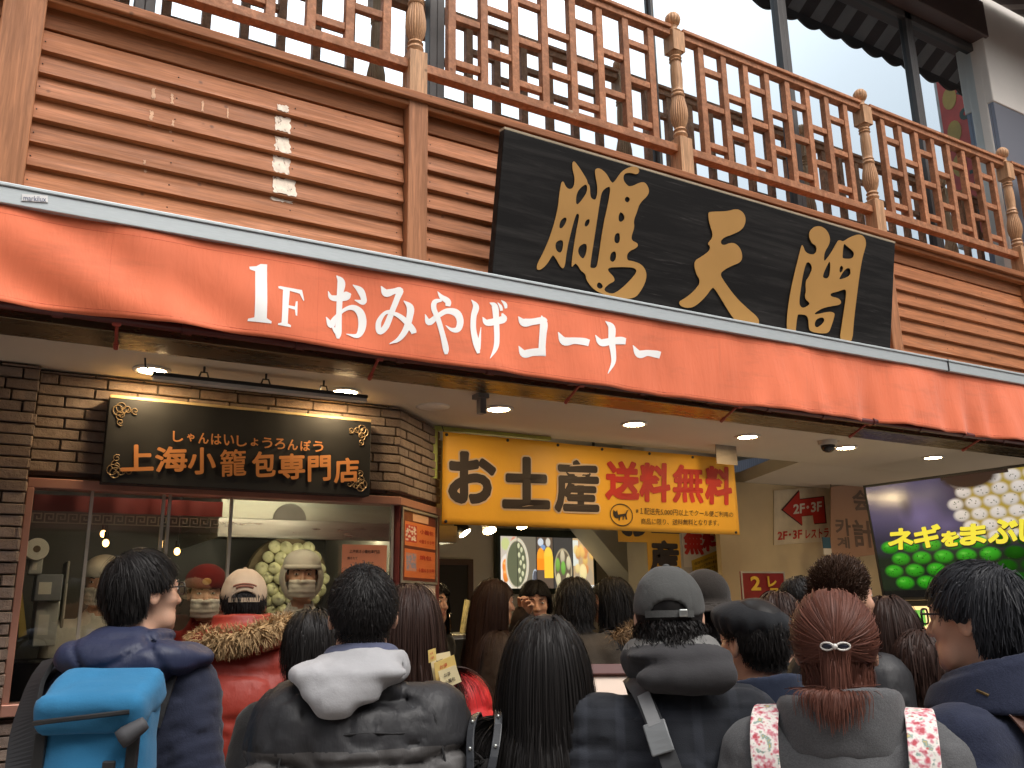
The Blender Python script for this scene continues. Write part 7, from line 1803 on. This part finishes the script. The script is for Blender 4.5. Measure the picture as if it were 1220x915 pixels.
for r0, n_ in ((.062, 13), (.046, 9)):
    pts = [(r0 * sin(a), 0, .040 + r0 * cos(a) * .55) for a in np.linspace(-.75, .75, n_)]
    pts = [np.array([x, -.012 - (.093 + .0155) * sqrt(max(.02, 1 - (x / .090) ** 2 - ((z - .034) / .102) ** 2)), z]) for x, _, z in pts]; b.tube(pts, .0035 if r0 > .05 else .0045, 6)
mesh_obj("embroidery", p.hl(np.array(b.v)), b.f, mat("brown_thread", (.20, .07, .04), .7), c_, world_co=False)

# 9 small dark head between red jacket and hood
p = Person("short person with black hair mostly hidden behind the pale grey hood", 372, 726, 3.1, 15, w=.9, fine=.010); p.coat(BLK_W, hem=.45, h=.02, wr=.004); p.trousers(); p.hair(3000, .12, 'bob', base=.010, w=.003, grav=.5, lift=.05)
# 10 woman behind the hooded man, orange strap bag
p = Person("woman with long dark reddish hair in a bright red puffer jacket", 488, 697, 2.9, 24, w=.92, hair='dark_brown', fine=.009); REDB = cloth("bright_red_nylon", (.46, .018, .018), 'nylon'); p.coat(REDB, thick=.045, hem=.45, quilt=.062, qa=.011, wr=.004, h=.012); p.trousers(); H = p.H
p.hair(5000, .40, 'long', base=.013, w=.003, seg=14, grav=.5, frizz=.04, lift=.04)
ob = worn("orange_bag", "orange leather shoulder bag with a long strap beside the grey hooded man", "bag", p); ORL = cloth("orange_leather", (.52, .115, .035), 'leather')
V, F = p.strap_mesh([(.03, .14, .74 * H), (.06, .03, .84 * H), (.085, -.10, .82 * H), (.16, -.20, .72 * H), (.215, -.23, .62 * H)], .034, .005, .03, 34); mesh_obj("strap", V, F, ORL, ob, world_co=False)
V, F = p.strap_mesh([(.0, .14, .74 * H), (.03, .03, .84 * H), (.05, -.10, .82 * H), (.12, -.19, .72 * H), (.17, -.22, .62 * H)], .022, .005, .026, 34); mesh_obj("strap", V, F, ORL, ob, world_co=False)
def f(P): return rbox(P, (.26, -.25, .54 * H), (.055, .14, .15), .035) + .005 * noise3(P * 9, 3)
loc_part(ob, "bag_body", f, (.16, -.44, .42 * H), (.36, -.06, .68 * H), .012, ORL)
fl = thing("flyers", "fan of yellow and white paper flyers sticking up beside the red puffer sleeve", "flyers", atd(530, 800, 2.75))
YP = mat("yellow_flyer", (.72, .52, .16), .6); WP = mat("pale_flyer", (.78, .66, .38), .6)
for k, (pxs, m) in enumerate(((((517, 812), (541, 806), (536, 776), (512, 781)), WP), (((520, 815), (546, 803), (541, 780), (517, 790)), YP), (((527, 822), (550, 812), (543, 792), (522, 800)), WP), (((511, 790), (520, 786), (519, 772), (510, 775)), YP))):
    q = [atd(x, y, 2.62 - .012 * k) for x, y in pxs]; b = MB(); b.prism(q, (0, .0012, 0)); s_ = b.build("sheet", m, fl)
    lines(s_, q, [("小籠包", .2, .2, .75, .42), ("お得", .25, .58, .6, .78)], REDI if k % 2 else INK, .0025)

# 12.. behind the front row
p = Person("person in a dark wide brimmed hat standing by the pillar behind the grey cap", 838, 683, 3.4, 40, w=.95, fine=.010); p.coat(BLK_W, hem=.4, h=.02, wr=.004); p.trousers(); p.hair(900, .10, 'bob', base=.012, w=.005, under=.03)
def f(Q):
    cr = smax(ell(Q, (0, -.01, .045), (.092, .108, .095)), .01 - Q[:, 2], .01); r = np.hypot(Q[:, 0], (Q[:, 1] + .01) * .92); z = Q[:, 2] - (.016 - (r - .1) * .45 * (r > .1)); return smin(cr, np.maximum(np.abs(z) - .005, r - .165), .012)
p.head_part("hat", f, cloth("dark_brown_felt", (.022, .018, .015), 'wool'), lo=(-.2, -.21, -.05), hi=(.2, .2, .17), h=.008)
p = Person("man with spiky dark brown hair facing right, in front of the pink sign", 1002, 669, 3.3, 98, head=(0, 0, 0), w=1.0, hair='spiky', fine=.008); p.coat(BLK_N, thick=.03, hem=.45, h=.018, wr=.005); p.trousers(); p.hair(7000, .036, 'spiky', base=.008, w=.0024, lift=.7, grav=-.02, frizz=.2)
p = Person("man with short black hair in a dark blue jacket, small behind the brown haired woman", 956, 687, 4.2, 110, fine=.010); p.coat(cloth("dark_blue_cloth", (.014, .022, .055), 'wool'), hem=.45, h=.02); p.trousers(); p.hair(1500, .03, 'short', base=.010, w=.004, lift=.3)
p = Person("person with reddish hair half hidden behind the flat cap near the stand sign", 926, 706, 3.8, 60, w=.9, hair='dark_brown', fine=.010); p.coat(BLK_W, hem=.45, h=.02); p.trousers(); p.hair(1500, .10, 'bob', base=.014, w=.005)
p = Person("woman with long dark brown hair in a black coat with white piping near the screen", 1056, 711, 3.4, 60, w=.92, hair='dark_brown', fine=.009); p.coat(BLK_N, thick=.03, hem=.44, h=.014, wr=.005); p.trousers(); H = p.H; p.hair(7000, .42, 'long', base=.013, w=.003, seg=14, grav=.5, frizz=.05, lift=.06)
p.seam([(.11, -.2 + .1 * t, (.80 - .3 * t) * H) for t in np.linspace(0, 1, 18)], mat("white_piping", (.6, .56, .5), .6), "piping", .006)
p = Person("person in a purple padded jacket partly hidden beside the glowing food poster", 1096, 752, 3.3, 75, w=.9, hair='dark_brown', fine=.010); p.coat(cloth("purple_nylon", (.10, .065, .17), 'nylon'), thick=.04, hem=.45, quilt=.055, qa=.010, h=.014, wr=.004); p.trousers(); p.hair(1200, .12, 'bob', base=.014, w=.005)
# inside the shop
IN = 'people standing and eating inside the shop'
p = Person("woman in a brown coat with long hair raising her hand to her mouth", 590, 690, 4.9, 100, head=(0, -4, 0), w=.92, hair='dark_brown', fine=.007, poses=('mouth', 'hold'), group=IN); p.coat(cloth("brown_wool", (.048, .034, .025), 'wool'), thick=.03, hem=.28, skirt=.05, h=.015, wr=.006); p.trousers(); p.hair(5000, .42, 'long', base=.011, w=.003, seg=13, grav=.5, frizz=.04, lift=.03)
p = Person("woman with a dark fringe bob facing the street and eating from a paper cup", 637, 692, 5.3, 205, head=(0, -8, 0), w=.92, fine=.007, poses=('eat', 'eat'), group=IN); p.coat(cloth("tan_wool", (.085, .060, .037), 'wool'), thick=.028, hem=.4, h=.017); p.trousers(); p.hair(4500, .13, 'bob', base=.012, w=.003, grav=.5, lift=.05, frizz=.12); H = p.H
cup = thing("paper_cup", "small white paper food cup held by the woman with the fringe", "paper cup", p.toW((0, .30, .80 * H))); b = MB(); c0_ = p.toW((0, .315, .80 * H)); b.lathe([(.028, 0), (.038, .06), (.036, .06), (.027, .005), (.001, .005)], c0_, 18); b.build("cup", PAPER, cup, smooth=True, sharp=40)
p = Person("woman with a short black bob in a grey brown coat seen from behind inside", 684, 689, 4.8, 33, w=.98, fine=.009, poses=('eat', 'hold'), group=IN); p.coat(cloth("grey_brown_wool", (.050, .040, .030), 'wool'), thick=.032, hem=.36, h=.015, wr=.006); p.trousers(); p.hair(5000, .15, 'bob', base=.015, w=.003, grav=.4, lift=.1, frizz=.14, curl=.25)
p = Person("woman in black with a brown fur trim, dark hair, face turned left inside the shop", 726, 688, 4.95, -40, w=.94, fine=.007, poses=('eat', 'hold'), group=IN); p.coat(BLK_W, thick=.032, hem=.36, h=.017); p.trousers(); p.hair(4500, .26, 'long', base=.012, w=.003, grav=.45, frizz=.09, lift=.05, curl=.15); H = p.H
p.fur("fur_trim", [(-.2, -.02, .80 * H), (-.12, -.13, .83 * H), (0, -.16, .83 * H), (.12, -.13, .83 * H), (.2, -.02, .80 * H)], .05, 1400, .05, HAIRS['fur_brown'], w=.005)
p.fur("fur_cuff", [(.245, .0, .70 * H), (.25, .05, .64 * H)], .07, 900, .05, HAIRS['fur_brown'], w=.005)
p = Person("dark figure standing in shadow just behind the poster column", 514, 692, 5.2, 150, w=.9, fine=.010, group=IN); p.coat(BLK_W, hem=.4, h=.02); p.trousers(DENIM); p.hair(1500, .28, 'long', base=.016, w=.006)
# cooks behind the window
KG = 'cooks behind the shop window'
WHT = cloth("white_cook_cotton", (.66, .63, .57), 'fleece')
p = Person("cook in white cap, mask and smock facing the street behind the window", 361, 657, 4.85, 195, head=(0, -4, 0), fine=.0065, poses=('hold', 'hold'), group=KG); p.coat(WHT, thick=.024, hem=.40, h=.014, wr=.005); p.trousers(cloth("white_trouser_cotton", (.6, .58, .54), 'fleece')); H = p.H
def f(Q):
    d = ell(Q, (0, -.008, .062), (.098, .112, .075)); d = smax(d, .034 - Q[:, 2], .01); v_ = np.abs(ell(Q, (0, -.035, -.01), (.108, .105, .13))) - .006; v_ = smax(v_, Q[:, 1] - .030, .012); v_ = smax(v_, Q[:, 2] - .06, .01); return smin(d, v_, .01) + .003 * noise3(Q * 24, 3)
p.head_part("cook_cap", f, WHT, lo=(-.15, -.17, -.17), hi=(.15, .16, .17))
b = MB(); b.tube([(-.088, .062, .045), (-.06, .090, .045), (0, .106, .046), (.06, .090, .045), (.088, .062, .045)], .012, 8); mesh_obj("cap_band", p.hl(np.array(b.v)), b.f, WHT, p.o, smooth=True, world_co=False)
def mask(p, m):
    def f(Q):
        d = np.abs(head_sdf(Q) - .008) - .003; box = np.maximum(np.maximum(np.abs(Q[:, 0]) - .068, np.abs(Q[:, 2] + .062) - .046), .03 - Q[:, 1]); d = np.maximum(smin(d, np.abs(ell(Q, (0, .045, -.06), (.062, .065, .06))) - .003, .02), box); return d + .0016 * np.sin(Q[:, 2] * 260)
    return p.head_part("face_mask", f, m, lo=(-.10, .0, -.14), hi=(.10, .15, .02), h=.0055)
mask(p, WHT); p.hair(500, .02, 'short', base=.005, w=.004, under=.0)
p = Person("cook in a maroon cap and white mask half reflected behind the window glass", 247, 677, 4.75, 190, head=(0, -6, 0), fine=.0075, poses=('hold', 'hold'), group=KG); MAR = cloth("maroon_cotton", (.15, .014, .014), 'fleece'); p.coat(cloth("dark_red_cotton", (.19, .018, .016), 'fleece'), thick=.024, hem=.40, h=.016); p.trousers(); mask(p, WHT); p.hair(600, .03, 'short', base=.007, w=.004, under=.03)
def f(Q): return smax(ell(Q, (0, -.008, .060), (.100, .115, .085)), .030 - Q[:, 2], .008) + .003 * noise3(Q * 22, 4)
p.head_part("cook_cap", f, MAR)
b = MB(); b.ball((0, .104, .066), (.022, .006, .018), 14, 8); mesh_obj("cap_badge", p.hl(np.array(b.v)), b.f, mat("gold_badge", (.45, .22, .05), .4), p.o, smooth=True, world_co=False)
p = Person("cook in a white cap bending at the far left of the kitchen behind the boy", 125, 664, 5.2, 170, head=(30, -10, 0), fine=.010, poses=('hold', 'hold'), group=KG); p.coat(WHT, hem=.42, h=.02); p.trousers(); mask(p, WHT)
def f(Q): return smax(ell(Q, (0, -.008, .060), (.096, .112, .078)), .030 - Q[:, 2], .008)
p.head_part("cook_cap", f, WHT)
